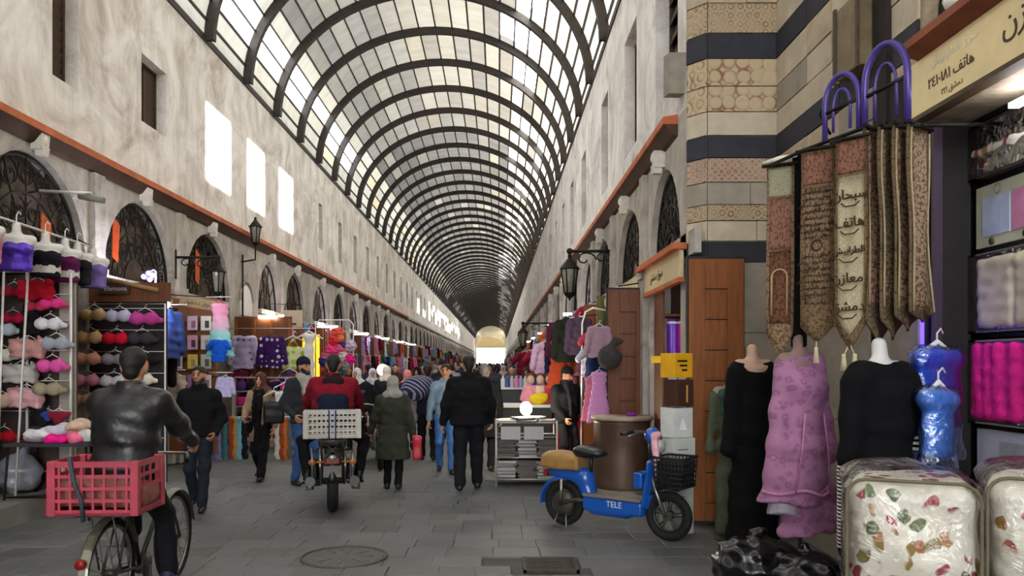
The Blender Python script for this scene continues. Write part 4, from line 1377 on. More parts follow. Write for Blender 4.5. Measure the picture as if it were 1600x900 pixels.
solid('hood', [('v', rup(0, -.02, .47), rup(0, -.01, .60), (.125, .12), (.095, .095), (1, 0, 0)), ('c', rup(-.07, -.09, .50), rup(.07, -.09, .50), .06, .06)], cloth('#2a1a1e'), rider, .016, .03)

# ---- electric scooter, local +x towards its front wheel
R0 = at(882, 820, 8.1); R1 = at(1045, 846, 7.36)
ang = math.atan2(R1.y - R0.y, R1.x - R0.x); WB = math.hypot(R1.x - R0.x, R1.y - R0.y)
t = thing('electric_scooter', 'blue electric scooter with tan cushion and black front basket parked on the paving', 'scooter', (R0.x, R0.y, 0), ang)
BLUE = mat('#1450a8', .3, .12, 5, .05, 0, .5, coat=.4)
RW = .24
for xc in (0, WB):
    w = MB(); w.ring((xc, 0, RW), RW - .042, .042, 'y', 34, 12); wo = w.obj('wheel', M_RUBBER, t)
    h = MB(); h.ring((xc, 0, RW), RW - .085, .018, 'y', 30, 8); h.obj('rim', M_BLACKP, wo)
    if xc:
        for k in range(5):
            a = 2 * PI * k / 5 + .3
            for da in (-.16, .16):
                q = MB(); q.tube([(xc + .03 * math.cos(a), 0, RW + .03 * math.sin(a)), (xc + (RW - .09) * math.cos(a + da), 0, RW + (RW - .09) * math.sin(a + da))], .012, 6); q.obj('spoke', M_STEEL, wo)
        q = MB(); q.cyl((xc, -.05, RW), (xc, .05, RW), .045, 16); q.obj('hub', M_STEEL, wo)
    else:
        q = MB(); q.lathe([(0, -.06), (.11, -.055), (.13, -.03), (.13, .03), (.11, .055), (0, .06)], (xc, 0, RW), 24, 'y'); q.obj('hub_motor', M_STEEL, wo)
# rear body
solid('rear_body', [('c', (-.04, 0, .555), (.26, 0, .52), .075, .10), ('c', (.24, 0, .52), (.30, 0, .38), .10, .09), ('c', (-.16, 0, .55), (-.05, 0, .555), .045, .07), ('-c', (0, -.2, .24), (0, .2, .24), .255, .255)], BLUE, t, .014, .03)
f = MB()
for i in range(12):
    a0, a1 = PI * (.42 + .62 * i / 12), PI * (.42 + .62 * (i + 1) / 12)
    r_ = RW + .035
    f.quad((r_ * math.cos(a0), -.06, RW + r_ * math.sin(a0)), (r_ * math.cos(a1), -.06, RW + r_ * math.sin(a1)), (r_ * math.cos(a1), .06, RW + r_ * math.sin(a1)), (r_ * math.cos(a0), .06, RW + r_ * math.sin(a0)), smooth=True)
    f.quad((r_ * math.cos(a0), -.06, RW + r_ * math.sin(a0)), (r_ * math.cos(a1), -.06, RW + r_ * math.sin(a1)), ((r_ - .03) * math.cos(a1), -.07, RW + (r_ - .03) * math.sin(a1)), ((r_ - .03) * math.cos(a0), -.07, RW + (r_ - .03) * math.sin(a0)), smooth=True)
f.obj('rear_mudguard', BLUE, t)
b = MB()
b.tube([(0, -.085, RW), (.2, -.09, .30), (.42, -.09, .30)], .022, 8); b.tube([(0, .085, RW), (.2, .09, .30), (.42, .09, .30)], .022, 8); b.obj('swing_arm', M_STEEL, t)
b = MB(); b.tube([(.02, -.10, .26), (.03, -.10, .5)], .02, 10); b.obj('shock_absorber', M_CHROME, t)
# floorboard and battery cover
solid('side_cover', [('b', (.62, 0, .28), (.34, .115, .075)), ('b', (.58, 0, .22), (.22, .10, .05))], BLUE, t, .014, .05)
solid('floorboard', [('b', (.62, 0, .365), (.33, .13, .016))], mat('#6f6a60', .7, .2, 12, .3), t, .012, .02)
b = MB()
b.tube([(.20, 0, .42), (.3, 0, .30), (.9, 0, .30), (.96, 0, .42)], .035, 10); b.obj('frame', M_BLACKP, t)
# front shield, stem, fork
solid('front_shield', [('v', (.955, 0, .30), (1.03, 0, .74), (.105, .03), (.125, .035), (0, 1, 0)), ('c', (.97, 0, .32), (1.02, 0, .72), .05, .055)], BLUE, t, .014, .03)
solid('storage_pocket', [('b', (.90, 0, .56), (.05, .09, .085)), ('-b', (.90, 0, .63), (.035, .075, .05), .008)], BLUE, t, .012, .02)
b = MB(); b.tube([(1.02, 0, .70), (1.00, 0, .98)], .028, 10); b.obj('steering_stem', M_BLACKP, t)
for sy in (-.075, .075):
    b = MB(); b.tube([(WB, sy, RW), (1.10, sy, .46), (1.05, sy * .8, .60)], .018, 8); b.obj('fork', M_CHROME, t)
solid('front_mudguard', [('c', (WB - .17, 0, RW + .21), (WB + .08, 0, RW + .275), .05, .045), ('c', (WB - .2, 0, RW + .06), (WB - .17, 0, RW + .21), .045, .05), ('-c', (WB, -.2, RW), (WB, .2, RW), .25, .25)], M_BLACKP, t, .012, .02)
solid('handlebar_shroud', [('e', (1.02, 0, 1.0), (.075, .09, .08)), ('c', (1.04, 0, .95), (1.07, 0, .8), .05, .04)], BLUE, t, .014)
b = MB(); b.tube([(.86, -.31, 1.03), (.95, -.2, 1.05), (1.0, 0, 1.03), (.95, .2, 1.05), (.86, .31, 1.03)], .012, 8); b.obj('handlebar', M_CHROME, t)
for sy in (-1, 1):
    b = MB(); b.tube([(.93, sy * .22, 1.047), (.855, sy * .325, 1.028)], .019, 10); b.obj('grip', M_BLACKP, t)
    b = MB(); b.tube([(.97, sy * .19, 1.04), (.93, sy * .32, 1.01)], .006, 6); b.obj('brake_lever', M_CHROME, t)
b = MB(); b.lathe([(0, .07), (.06, .05), (.075, 0), (.06, -.03)], (1.08, 0, .9), 16, 'x'); b.obj('headlight', mat('#c9c8c2', .2, .1, 9, 0, .4), t)
solid('pink_scarf', [('c', (1.075, -.06, .99), (1.11, -.10, .78), .035, .03), ('c', (1.11, -.10, .78), (1.12, -.09, .58), .03, .022), ('e', (1.07, -.02, 1.01), (.06, .07, .035))], cloth('#d7a3b1'), t, .013, .03, wr=.004)
# saddle
solid('seat', [('e', (.34, 0, .785), (.17, .12, .055)), ('e', (.23, 0, .80), (.10, .12, .05))], M_BLACKP, t, .014, .06)
b = MB(); b.tube([(.32, 0, .55), (.33, 0, .77)], .022, 10); b.obj('seat_post', M_BLACKP, t)
solid('passenger_cushion', [('b', (.0, 0, .665), (.235, .13, .07)), ('e', (-.02, 0, .70), (.22, .125, .085))], mat('#9a7443', .55, .25, 8, .2), t, .016, .06, wr=.005)
b = MB(); b.box((-.21, 0, .54), (.05, .12, .07)); b.obj('tail_light', mat('#8c1d18', .3, .1, 9, 0, 0, .5), t, bevel=.012)
b = MB(); b.tube([(-.02, -.09, .14), (-.04, -.15, .012), (.12, -.15, .012), (.08, -.09, .14)], .009, 6); b.obj('kick_stand', M_CHROME, t)
# basket in front
bx = (1.26, 0, .66)
b = MB()
for k in range(7):
    z = .53 + .28 * k / 6; g = .13 + .02 * k / 6
    b.tube([(bx[0] - g, -.15 - .015 * k / 6, z), (bx[0] + g, -.15 - .015 * k / 6, z), (bx[0] + g, .15 + .015 * k / 6, z), (bx[0] - g, .15 + .015 * k / 6, z)], .008 if k < 6 else .012, 5, closed=True)
for k in range(9):
    for sy in (-1, 1):
        x = -.13 + .26 * k / 8
        b.tube([(bx[0] + x, sy * .15, .53), (bx[0] + x * 1.15, sy * .165, .81)], .006, 4)
for k in range(8):
    for sx in (-1, 1):
        y_ = -.15 + .3 * k / 7
        b.tube([(bx[0] + sx * .13, y_, .53), (bx[0] + sx * .15, y_ * 1.1, .81)], .006, 4)
b.box((bx[0], 0, .53), (.26, .3, .012))
bo = b.obj('basket', mat('#1c1b1c', .6, .2, 10, .1), t)
b = MB(); b.box((bx[0], 0, .66), (.25, .29, .24)); b.obj('basket_liner', mat('#161517', .9, .2, 10, .2), bo)
# lettering on the battery cover
def text_obj(name, txt, size, m, parent, loc, rot, ext=.002, align='CENTER', font=None, sx=1.):
    cu = bpy.data.curves.new(name, 'FONT')
    cu.body = txt; cu.size = size; cu.extrude = ext; cu.align_x = align; cu.align_y = 'CENTER'; cu.resolution_u = 3
    if font: cu.font = font
    o = bpy.data.objects.new(name, cu); C.objects.link(o)
    dg = bpy.context.evaluated_depsgraph_get()
    me = bpy.data.meshes.new_from_object(o.evaluated_get(dg))
    C.objects.unlink(o); bpy.data.objects.remove(o)
    q = link(name, me, m, parent); q.location = loc; q.rotation_euler = rot; q.scale.x = sx
    return q
text_obj('lettering', 'TELE', .085, mat('#c9ccd2', .4, .1, 9, 0), t, (.66, -.118, .30), (PI / 2, 0, 0), .002)
# ================================================================== RIGHT FOREGROUND: DOORS, MANNEQUINS, BANNERS, SHOP
M_DOOR = wood('#74421f', '#95592b', .6)
M_DOOR_D = wood('#553019', '#734224', .5)
M_DOOR_EDGE = mat('#2a221d', .6, .25, 8, .2)
def door_leaf(n, loc, rotz, w, h, m, m2, panels=7, th=.05, mesh_only=False):
    """leaf standing on the floor; local x along the leaf, visible face towards -y: frame, inset boards, handle"""
    d = struct(link('door_%d' % n, (lambda b: b.mesh('door'))(MB().box2((0, 0, .02), (w, th, h))), M_DOOR_EDGE, None, loc, rotz))
    s = .16 * w / .57
    for x0, x1, z0, z1 in ((.02, .02 + s, .06, h - .03), (w - s - .01, w - .01, .06, h - .03)):
        b = MB(); b.box2((x0, -.022, z0), (x1, 0, z1)); b.obj('stile', m, d, bevel=.004)
    for z0, z1 in ((.06, .24), (h - .34, h - .03)):
        b = MB(); b.box2((.02 + s, -.022, z0), (w - s - .01, 0, z1)); b.obj('rail', m, d, bevel=.004)
    z = .24; ph = (h - .34 - .24) / panels
    for k in range(panels):
        b = MB(); b.box2((.02 + s, -.008, z + .006), (w - s - .01, 0, z + ph - .006)); b.box2((.02 + s + .02, -.014, z + .03), (w - s - .03, -.006, z + ph - .03)); 
        b.obj('panel', m2 if k % 3 else m, d, bevel=.003); z += ph
    b = MB(); b.tube([(w - .05, -.03, 1.12), (w - .05, -.06, 1.14), (w - .05, -.06, 1.26), (w - .05, -.03, 1.28)], .008, 6); b.obj('door_handle', M_IRON, d)
    return d
door_leaf(1, (1.97, 8.02, 0), -.02, .60, 2.82, M_DOOR, M_DOOR)
door_leaf(2, (gx(947, 10.75), 10.72, 0), 0, .58, 2.76, M_DOOR_D, M_DOOR_D)
b = MB(); b.box2((2.05, 8.0, 2.86), (2.12, 10.4, 3.12)); struct(b.obj('trim_20', M_LOWER))
# inside the doors: rolls and packets of cloth on shelves
sh = thing('shelf_unit', 'dark wooden shelf unit behind the open door leaves', 'shelf', (2.6, 9.75, 0), 0)
for k, z in enumerate((.35, .85, 1.32, 1.78, 2.3)):
    b = MB(); b.box((0, 0, z), (1.1, .5, .03)); b.obj('shelf_board', M_DOOR_D, sh)
for x in (-.55, .55):
    b = MB(); b.box((x, 0, 1.3), (.03, .5, 2.6)); b.obj('side_panel', M_DOOR_D, sh)
roll = [('magenta', '#b0189a', 0), ('violet', '#6a2ab0', -1), ('deep pink', '#c71f8a', 1), ('royal blue', '#2b44b8', 2)]
for i, (nm, c, k) in enumerate((('violet', '#7a35c4', 0), ('magenta', '#c326a8', 1), ('blue', '#2c49b5', 2))):
    x = 2.17 + i * .125
    t = thing('fabric_roll', '%s fabric roll standing on the upper shelf behind the door' % nm, 'fabric roll', (x, 9.6, 1.795), 0, 'fabric rolls behind the door')
    b = MB(); b.tube([(0, 0, 0), (0, 0, .05), (0, 0, .42), (0, 0, .46)], [.055, .06, .06, .045], 14); b.obj('roll', mat(c, .35, .25, 12, .3, 0, .5, coat=.3), t)
    b = MB(); b.tube([(0, 0, .40), (0, 0, .43)], .062, 14); b.obj('band', mat('#e3dce6', .4, .1, 9, 0), t)
for i, (nm, c) in enumerate((('pale blue', '#a9b8dd'), ('lilac blue', '#b7b6e0'), ('pink', '#cf9cc0'))):
    x = 2.16 + i * .125
    t = thing('bedding_packet', '%s bedding packet standing on the middle shelf behind the door' % nm, 'packet', (x, 9.6, 1.335), 0, 'packets behind the door')
    solid('packet', [('b', (0, 0, .215), (.06, .1, .215))], mat(c, .35, .15, 10, .2, 0, .4, coat=.3), t, .02)
    b = MB(); b.box((0, -.102, .30), (.09, .004, .04)); b.obj('paper_band', mat('#f0f0f5', .5, .05, 9, 0), t)
for i, (nm, c) in enumerate((('sky blue', '#8fa3d4'), ('mauve', '#b59ad0'))):
    x = 2.2 + i * .16
    t = thing('bedding_packet', '%s bedding packet lying on the lower shelf behind the door' % nm, 'packet', (x, 9.6, .865), 0, 'packets behind the door')
    solid('packet', [('b', (0, 0, .2), (.075, .1, .2))], mat(c, .35, .15, 10, .2, 0, .4, coat=.3), t, .02)
# carton tower beside the door
CX0 = gx(1056, 7.75)
CART = [('pale green carton at the foot of the tower beside the wooden door', '#a7aba0', .0, .50, .27), ('grey white carton with grey print below the middle of the tower', '#bfc2ba', .50, .46, .26), ('white carton with a pale triangle below the brown box', '#cfd0cb', .96, .30, .25),
        ('dark brown box with gold print under the yellow sign', '#43281c', 1.27, .27, .22), ('yellow box with black lettering on top of the carton tower', '#dda41c', 1.555, .25, .25)]
for i, (lb, c, z, hgt, w) in enumerate(CART):
    t = thing('carton', lb, 'box', (CX0 + (.02 if i % 2 else 0), 7.72, z), .35 + .05 * i, 'carton tower beside the door')
    b = MB(); b.box((0, 0, hgt / 2), (w, .2, hgt - .004)); b.obj('box_body', mat(c, .6, .1, 7, .1), t, bevel=.006)
    b = MB()
    if i == 2: b.prism([(-.05, .08), (.05, .08), (0, .2)], 'y', -.103, -.1)
    elif i == 3: b.box((.02, -.102, .13), (.02, .003, .17))
    elif i == 4:
        for k in range(3): b.box((-.02 + .015 * k, -.102, .17 - .045 * k), (.13 - .03 * k, .003, .02))
    else:
        for k in range(3): b.box((-.02, -.102, hgt * (.75 - .2 * k)), (.12, .003, .012))
    b.obj('print', mat({0: '#6d7068', 1: '#6f716c', 2: '#f4f4ee', 3: '#c49a54', 4: '#2a1f10'}[i], .6, .1, 9, 0), t)
b = MB(); b.box2((-.07, -.006, -.035), (.07, .006, .035)); 
o = b.obj('yellow_card', mat('#e2b02a', .6, .1, 9, 0), None, (CX0 - .18, 7.75, 1.74), .1); tag(o, 'yellow card strip sticking out beside the yellow box', 'card')
b = MB(); b.tube([(0, 0, -.07), (0, 0, 0)], .004, 6)
# round tin counter
t = thing('round_counter', 'brown half round metal counter with wooden top behind the scooter', 'counter', (gx(994, 10.1) - .18, 10.15, 0), 0)
b = MB(); b.lathe([(.37, .06), (.385, .10), (.37, .13), (.37, .92), (.38, .95), (0, .96)], n=28); b.obj('drum', mat('#5a463b', .45, .3, 4, .3, .3), t)
b = MB(); b.lathe([(0, .96), (.40, .96), (.41, .985), (.40, 1.01), (0, 1.01)], n=28); b.obj('counter_top', mat('#9b8878', .6, .2, 6, .2), t)
b = MB(); b.lathe([(.40, 0), (.42, .03), (.40, .07), (.36, .08)], n=28); b.obj('base_ring', mat('#7d7264', .5, .2, 6, .2, .4), t)
o = solid('purple_cloth', [('e', (0, 0, .02), (.07, .06, .025)), ('c', (-.05, 0, .02), (.04, .03, .03), .025, .02)], cloth('#7b2f8f'), None, .012, .03, wr=.004, loc=(gx(988, 10.1), 10.1, 1.01)); tag(o, 'small purple cloth lying on the round counter', 'cloth')

# ---- sign fascia on the right shop
def shape_ar(word):
    F = {'ه': (0xFEE9, 0xFEEA, 0xFEEB, 0xFEEC), 'ا': (0xFE8D, 0xFE8E, 0, 0), 'ت': (0xFE95, 0xFE96, 0xFE97, 0xFE98), 'ف': (0xFED1, 0xFED2, 0xFED3, 0xFED4), 'م': (0xFEE1, 0xFEE2, 0xFEE3, 0xFEE4), 'ع': (0xFEC9, 0xFECA, 0xFECB, 0xFECC),
         'ز': (0xFEAF, 0xFEB0, 0, 0), 'ن': (0xFEE5, 0xFEE6, 0xFEE7, 0xFEE8), 'ل': (0xFEDD, 0xFEDE, 0xFEDF, 0xFEE0), 'ب': (0xFE8F, 0xFE90, 0xFE91, 0xFE92), 'ي': (0xFEF1, 0xFEF2, 0xFEF3, 0xFEF4), 'ش': (0xFEB5, 0xFEB6, 0xFEB7, 0xFEB8),
         'ر': (0xFEAD, 0xFEAE, 0, 0), 'ط': (0xFEC1, 0xFEC2, 0xFEC3, 0xFEC4), 'س': (0xFEB1, 0xFEB2, 0xFEB3, 0xFEB4), 'و': (0xFEED, 0xFEEE, 0, 0), 'ح': (0xFEA1, 0xFEA2, 0xFEA3, 0xFEA4), 'د': (0xFEA9, 0xFEAA, 0, 0), 'ق': (0xFED5, 0xFED6, 0xFED7, 0xFED8)}
    out = []
    for i, c in enumerate(word):
        if c not in F: out.append(c); continue
        prev = i > 0 and word[i - 1] in F and F[word[i - 1]][2]
        nxt = i + 1 < len(word) and word[i + 1] in F
        f = F[c]
        k = (3 if f[2] else 1) if prev and nxt else (1 if prev else ((2 if f[2] else 0) if nxt else 0))
        out.append(chr(f[k]))
    return ''.join(reversed(out))
def ar(text):
    return ' '.join(shape_ar(w) if not w[0].isdigit() and w[0] not in '٠١٢٣٤٥٦٧٨٩' else w for w in reversed(text.split(' ')))
SG = thing('shop_sign', 'yellowed shop sign board with dark arabic lettering above the shelves', 'sign', (XN, 4.0, 3.38), 0)
b = MB(); b.box2((-.10, -1.9, 0), (-.05, 1.30, .37)); b.obj('board', mat('#f0d9a0', .5, .12, 2.2, .15, 0, .4), SG)
b = MB(); b.box2((-.11, -1.9, -.03), (-.02, 1.36, .0)); b.box2((-.11, 1.30, 0), (-.02, 1.34, .37)); b.obj('frame', mat('#54412a', .6, .2, 5, .2), SG)
b = MB(); b.prism([(-.22, .42), (-.22, .475), (0, .50), (0, .385), (-.10, .375)], 'y', -1.9, 1.22); b.obj('cornice', mat('#8d5038', .75, .25, 4, .3), SG)
M_INK = mat('#4a3a2a', .6, .2, 9, 0); M_INK2 = mat('#e4dcc4', .6, .1, 9, 0)
RS = (PI / 2, 0, -PI / 2)
text_obj('lettering', ar('معازن'), .20, M_INK, SG, (-.102, .10, .22), RS)
text_obj('lettering', ar('هاتف ٢٤١٠١٨١'), .095, M_INK, SG, (-.102, .84, .16), RS)
text_obj('lettering', ar('سوق الطرابيش'), .085, M_INK2, SG, (-.102, .80, .29), RS)
text_obj('lettering', ar('دمشق ٢٢١'), .055, mat('#8c7650', .6, .1, 9, 0), SG, (-.102, .82, .06), RS)
b = MB(); b.lathe([(0, .16), (.06, .14), (.08, .05), (.06, 0), (0, 0)], n=14); o = b.obj('ceiling_lamp', mat('#e9e6df', .25, .05, 9, 0, 0, .6), None, (XN - .13, 4.72, 3.88)); tag(o, 'small white glass lamp standing on the sign cornice', 'lamp')
t = thing('roadside_box', 'cream sign board under a terracotta strip above the open wooden doors', 'sign', (XR, 9.35, 2.62))
t.name = 'shop_sign'
b = MB(); b.box2((-.08, -1.0, .02), (-.03, 1.0, .32)); b.obj('board', mat('#c9b88f', .6, .15, 3, .1), t)
b = MB(); b.box2((-.16, -1.05, .32), (0, 1.2, .39)); b.obj('cornice', M_LEDGE, t)
b = MB(); b.box2((-.09, -1.02, -.03), (-.02, 1.02, .02)); b.obj('frame', M_LEDGE, t)
text_obj('lettering', ar('سوق دمشق'), .15, M_INK, t, (-.083, .2, .17), RS)

# ---- wall boxes
b = MB(); b.prism([(-.14, 0), (-.16, .44), (.12, .5), (.12, .04)], 'x', -.18, .02); o = b.obj('wall_box', mat('#8d867a', .8, .2, 6, .3), None, (XR + .0, 8.55, 4.66)); tag(o, 'grey stone bracket box on the corner where the cornice ends', 'wall box')
t = thing('wall_box', 'rusty brown metal box fixed high on the stone wall above the hanging banners', 'wall box', (XN, 6.15, 4.02), 0)
b = MB(); b.box2((-.16, -.20, 0), (-.012, .20, .58)); b.obj('box_body', mat('#7a6a50', .6, .35, 3, .3, .3), t, bevel=.015)
b = MB(); b.box2((-.175, -.22, -.02), (-.155, -.18, .60)); b.box2((-.175, .18, -.02), (-.155, .22, .60)); b.obj('frame', mat('#4c4030', .6, .3, 5, .2, .3), t)
b = MB(); b.tube([(-.1, .36, .1), (-.14, .55, -.15), (-.02, .62, -.3)], .012, 6); b.obj('cable', M_IRON, t)
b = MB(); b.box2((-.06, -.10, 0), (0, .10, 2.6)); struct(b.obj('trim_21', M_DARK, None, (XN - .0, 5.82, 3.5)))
# flat dark panel behind the rack, a recess's shade put into its colour
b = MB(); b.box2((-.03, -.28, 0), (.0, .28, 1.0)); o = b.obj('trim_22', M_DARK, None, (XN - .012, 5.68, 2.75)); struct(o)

# ---- hanging rack and purple hoops
rk = thing('display_rack', 'dark pipe rack carrying the tapestry banners in front of the stone wall', 'rack', (2.2, 4.9, 0))
pA = Vector((gx(1200, 5.75), 5.75, 0)); 
b = MB()
z0 = 3.10
P0 = at(1205, 258, 5.6); P1 = at(1255, 235, 5.35); P2 = at(1350, 200, 4.9); P3 = at(1440, 196, 4.55)
L_ = lambda v: v - Vector((2.2, 4.9, 0))
b.tube([L_(P0), L_(P1), L_(P2), L_(P3)], .014, 8); b.obj('rail', M_IRON, rk)
b = MB(); b.tube([L_(P1), L_(P1 + Vector((.3, .55, .1)))], .012, 6); b.obj('bracket', M_IRON, rk)
b = MB(); b.tube([L_(P3), L_(P3 + Vector((.75, .45, .15)))], .012, 6); b.obj('bracket', M_IRON, rk)
b = MB(); b.tube([L_(Vector((P2.x + .12, P2.y + .12, 0))), L_(P2 + Vector((.12, .12, 0)))], .018, 8); b.obj('post', M_IRON, rk)
M_PURPLE = mat('#4a3a86', .35, .15, 8, .05, .2, .5)
def hoop(label, a, bpt, top, rr=.026):
    c = (a + bpt) / 2
    t = thing('purple_hoop', label, 'hoop', c, 0, 'purple metal hoops above the banners')
    A, B_ = a - c, bpt - c
    hw = (B_ - A) / 2; H = top - max(a.z, bpt.z)
    pts = [A] + [Vector((-hw.x * math.cos(PI * i / 12), -hw.y * math.cos(PI * i / 12), H * .55 + H * .45 * math.sin(PI * i / 12))) for i in range(13)] + [B_]
    b = MB(); b.tube(pts, rr, 10); b.obj('hoop', M_PURPLE, t)
    b = MB(); b.tube([(-hw.x, -hw.y, H * .42), (hw.x, hw.y, H * .52)], .014, 8); b.obj('crossbar', M_IRON, t)
    q = [Vector((-hw.x * .5 * math.cos(PI * i / 10), -hw.y * .5 * math.cos(PI * i / 10), H * .48 + H * .28 * math.sin(PI * i / 10))) for i in range(11)]
    b = MB(); b.tube([q[0] - Vector((0, 0, H * .4))] + q + [q[-1] - Vector((0, 0, H * .4))], .010, 8); b.obj('inner_hoop', M_PURPLE, t)
hoop('smaller purple metal hoop nearer the striped pier', at(1289, 222, 5.15), at(1342, 200, 4.95), at(1315, 112, 5.05).z, .018)
hoop('taller purple metal hoop beside the yellowed sign', at(1351, 200, 4.9), at(1418, 192, 4.65), at(1383, 60, 4.75).z, .022)

# ---- tapestry banners
def weave(base, ink, sc=18., thr=.45, kind=0):
    m, nt, bb = newmat('tapestry_weave')
    v = coords(nt, (1, .2, .6) if kind == 0 else (1, .2, 1))
    vo = N(nt, 'ShaderNodeTexVoronoi', Scale=sc, Randomness=.8); nt.links.new(v, vo.inputs['Vector'])
    n = N(nt, 'ShaderNodeTexNoise', Scale=sc * 1.4, Detail=4.0); nt.links.new(v, n.inputs['Vector'])
    ad = N(nt, 'ShaderNodeMath', operation='MULTIPLY_ADD'); ad.inputs[1].default_value = .6
    nt.links.new(vo.outputs['Distance'], ad.inputs[0]); nt.links.new(n.outputs[0], ad.inputs[2])
    nt.links.new(ramp(nt, ad.outputs[0], [(thr, ink), (thr + .12, base), (thr + .35, base), (thr + .5, ink)]), bb.inputs['Base Color'])
    bb.inputs['Roughness'].default_value = .95; bb.inputs['Specular IOR Level'].default_value = .1
    w = N(nt, 'ShaderNodeTexNoise', Scale=160.0, Detail=2.0); nt.links.new(coords(nt), w.inputs['Vector']); bump(nt, bb, w.outputs[0], .3, .004)
    return m
def banner(label, top_l, top_r, zb_side, zb_tip, fields, border, tassels=1, thick=.016, sag=.02, n_rows=16):
    """hanging cloth ending in a point; fields: (z0 frac, z1 frac, inset, material) woven panels lying on the front"""
    c = (top_l + top_r) / 2
    yaw = math.atan2(top_r.y - top_l.y, top_r.x - top_l.x)
    w = math.hypot(top_r.y - top_l.y, top_r.x - top_l.x)
    t = thing('tapestry_banner', label, 'banner', c, yaw, 'tapestry banners on the rack')
    Hs = c.z - zb_side; Ht = c.z - zb_tip
    def wave(x, z): return .012 * math.sin(9 * x / w + 5 * z) * min(1, z * 2) + sag * math.sin(2.2 * z + 1)
    def sheet(x0, x1, z0, z1, zt, yo, th, nx=8, nz=12):
        V = []; Fc = []
        for i in range(nz + 1):
            for j in range(nx + 1):
                u = j / nx; x = x0 + (x1 - x0) * u
                zz1 = z1 + (zt - z1) * (1 - abs(2 * u - 1))
                z = z0 + (zz1 - z0) * i / nz
                V.append((x, wave(x, z) + yo, -z))
        k = len(V)
        V += [(x, y + th, z) for x, y, z in V]
        for i in range(nz):
            for j in range(nx):
                a = i * (nx + 1) + j
                Fc.append((a, a + 1, a + nx + 2, a + nx + 1)); Fc.append((a + k, a + nx + 1 + k, a + nx + 2 + k, a + 1 + k))
        for i in range(nz):
            for j in (0, nx):
                a = i * (nx + 1) + j; Fc.append((a, a + nx + 1, a + nx + 1 + k, a + k))
        for j in range(nx):
            for i in (0, nz):
                a = i * (nx + 1) + j; Fc.append((a, a + 1, a + 1 + k, a + k))
        b = MB(); b._add(V, Fc, True); return b
    sheet(-w / 2, w / 2, 0, Hs, Ht, 0, thick).obj('cloth', border, t)
    for z0, z1, ins, m, point in fields:
        sheet(-w / 2 + ins, w / 2 - ins, z0, z1, z1 + (Ht - Hs) * .75 if point else z1, -.005, .006).obj('woven_field', m, t)
    b = MB(); b.tube([(-w / 2 - .03, 0.006, .0), (w / 2 + .03, .006, .0)], .012, 8); b.obj('hanging_rod', M_IRON, t)
    for k in range(tassels):
        x = 0 if tassels == 1 else (-.035 + .07 * k)
        y_ = wave(0, Ht)
        q = MB(); q.tube([(x * .2, y_ + .005, -Ht + .02), (x, y_, -Ht - .04)], .005, 5)
        q.lathe([(.0, 0), (.014, -.005), (.012, -.02), (.024, -.11), (0, -.11)], (x, y_, -Ht - .03), 10); q.obj('tassel', mat('#cbbd9c', .9, .2, 30, .5, stretch=(1, 1, .2)), t)
    return t, w, Hs, wave
W_TAN = weave('#8a745a', '#5d4535', 70); W_BROWN = weave('#6e4a36', '#4b3225', 60); W_RED = weave('#86604f', '#624234', 55); W_CREAM = weave('#c2b596', '#ac9f82', 110, .3); W_MED = weave('#7d674c', '#564534', 80); W_DARKW = weave('#6e5c46', '#4c4032', 80)
W_GREEN = weave('#989278', '#848068', 90)
t, w, Hs, wv = banner('narrow banner with brown gateway picture at the outer end of the rack', at(1197, 262, 5.65), at(1240, 252, 5.55), at(1210, 520, 5.6).z, at(1222, 560, 5.6).z, [(.24, .62, .02, W_RED, False), (.63, 1.16, .02, W_BROWN, False), (.02, .23, .015, W_GREEN, False)], W_TAN)
g = MB(); g.tube([(-w * .28, -.012 + wv(0, 1.1), -1.1), (-w * .28, -.012 + wv(0, .85), -.85)] + [(-w * .28 * math.cos(PI * i / 8), -.012 + wv(0, .8), -.82 + w * .28 * math.sin(PI * i / 8)) for i in range(9)] + [(w * .28, -.012 + wv(0, 1.1), -1.1)], .008, 5); g.obj('woven_arch', mat('#a98e68', .9, .2, 20, .2), t)
b = MB(); b.tube([(-.12, 0, 0), (0, -.01, .02), (.12, 0, .03)], [.012, .02, .012], 8); o = b.obj('white_ribbon', cloth('#d9d2c4'), t); o.location = (0, -.005, .02)
banner('black cloth backing hanging behind the gateway banner', at(1236, 245, 5.6), at(1262, 238, 5.5), at(1250, 540, 5.55).z, at(1250, 548, 5.55).z, [], BLACK, 0)
t, w, Hs, wv = banner('brown banner woven with small lines of script and a round seal', at(1250, 237, 5.3), at(1303, 226, 5.15), at(1270, 510, 5.2).z, at(1283, 535, 5.2).z, [(.03, .24, .015, W_RED, False), (.26, 1.06, .03, W_TAN, False)], W_MED)
for k in range(17):
    z = .29 + .044 * k
    if 8 <= k <= 9: continue
    text_obj('woven_script', ar(('سوق الطرابيش', 'معازن دمشق', 'هاتف سوق دمشق')[k % 3]), .034, mat('#3a281c', .9, .1, 9, 0), t, (0, -.022 + wv(0, z), -z), (PI / 2, 0, 0), .004)
b = MB(); b.ring((0, -.012 + wv(0, .66), -.66), .035, .006, 'y', 18, 5); b.obj('woven_seal', mat('#3a281c', .9, .1, 9, 0), t)
t, w, Hs, wv = banner('pale cream banner with three large lines of dark calligraphy and two tassels', at(1303, 222, 4.98), at(1354, 208, 4.82), at(1330, 505, 4.9).z, at(1328, 545, 4.9).z, [(.02, .22, .012, W_RED, False), (.24, 1.14, .022, W_CREAM, True)], W_MED, 2)
M_CAL = mat('#453522', .9, .1, 9, 0)
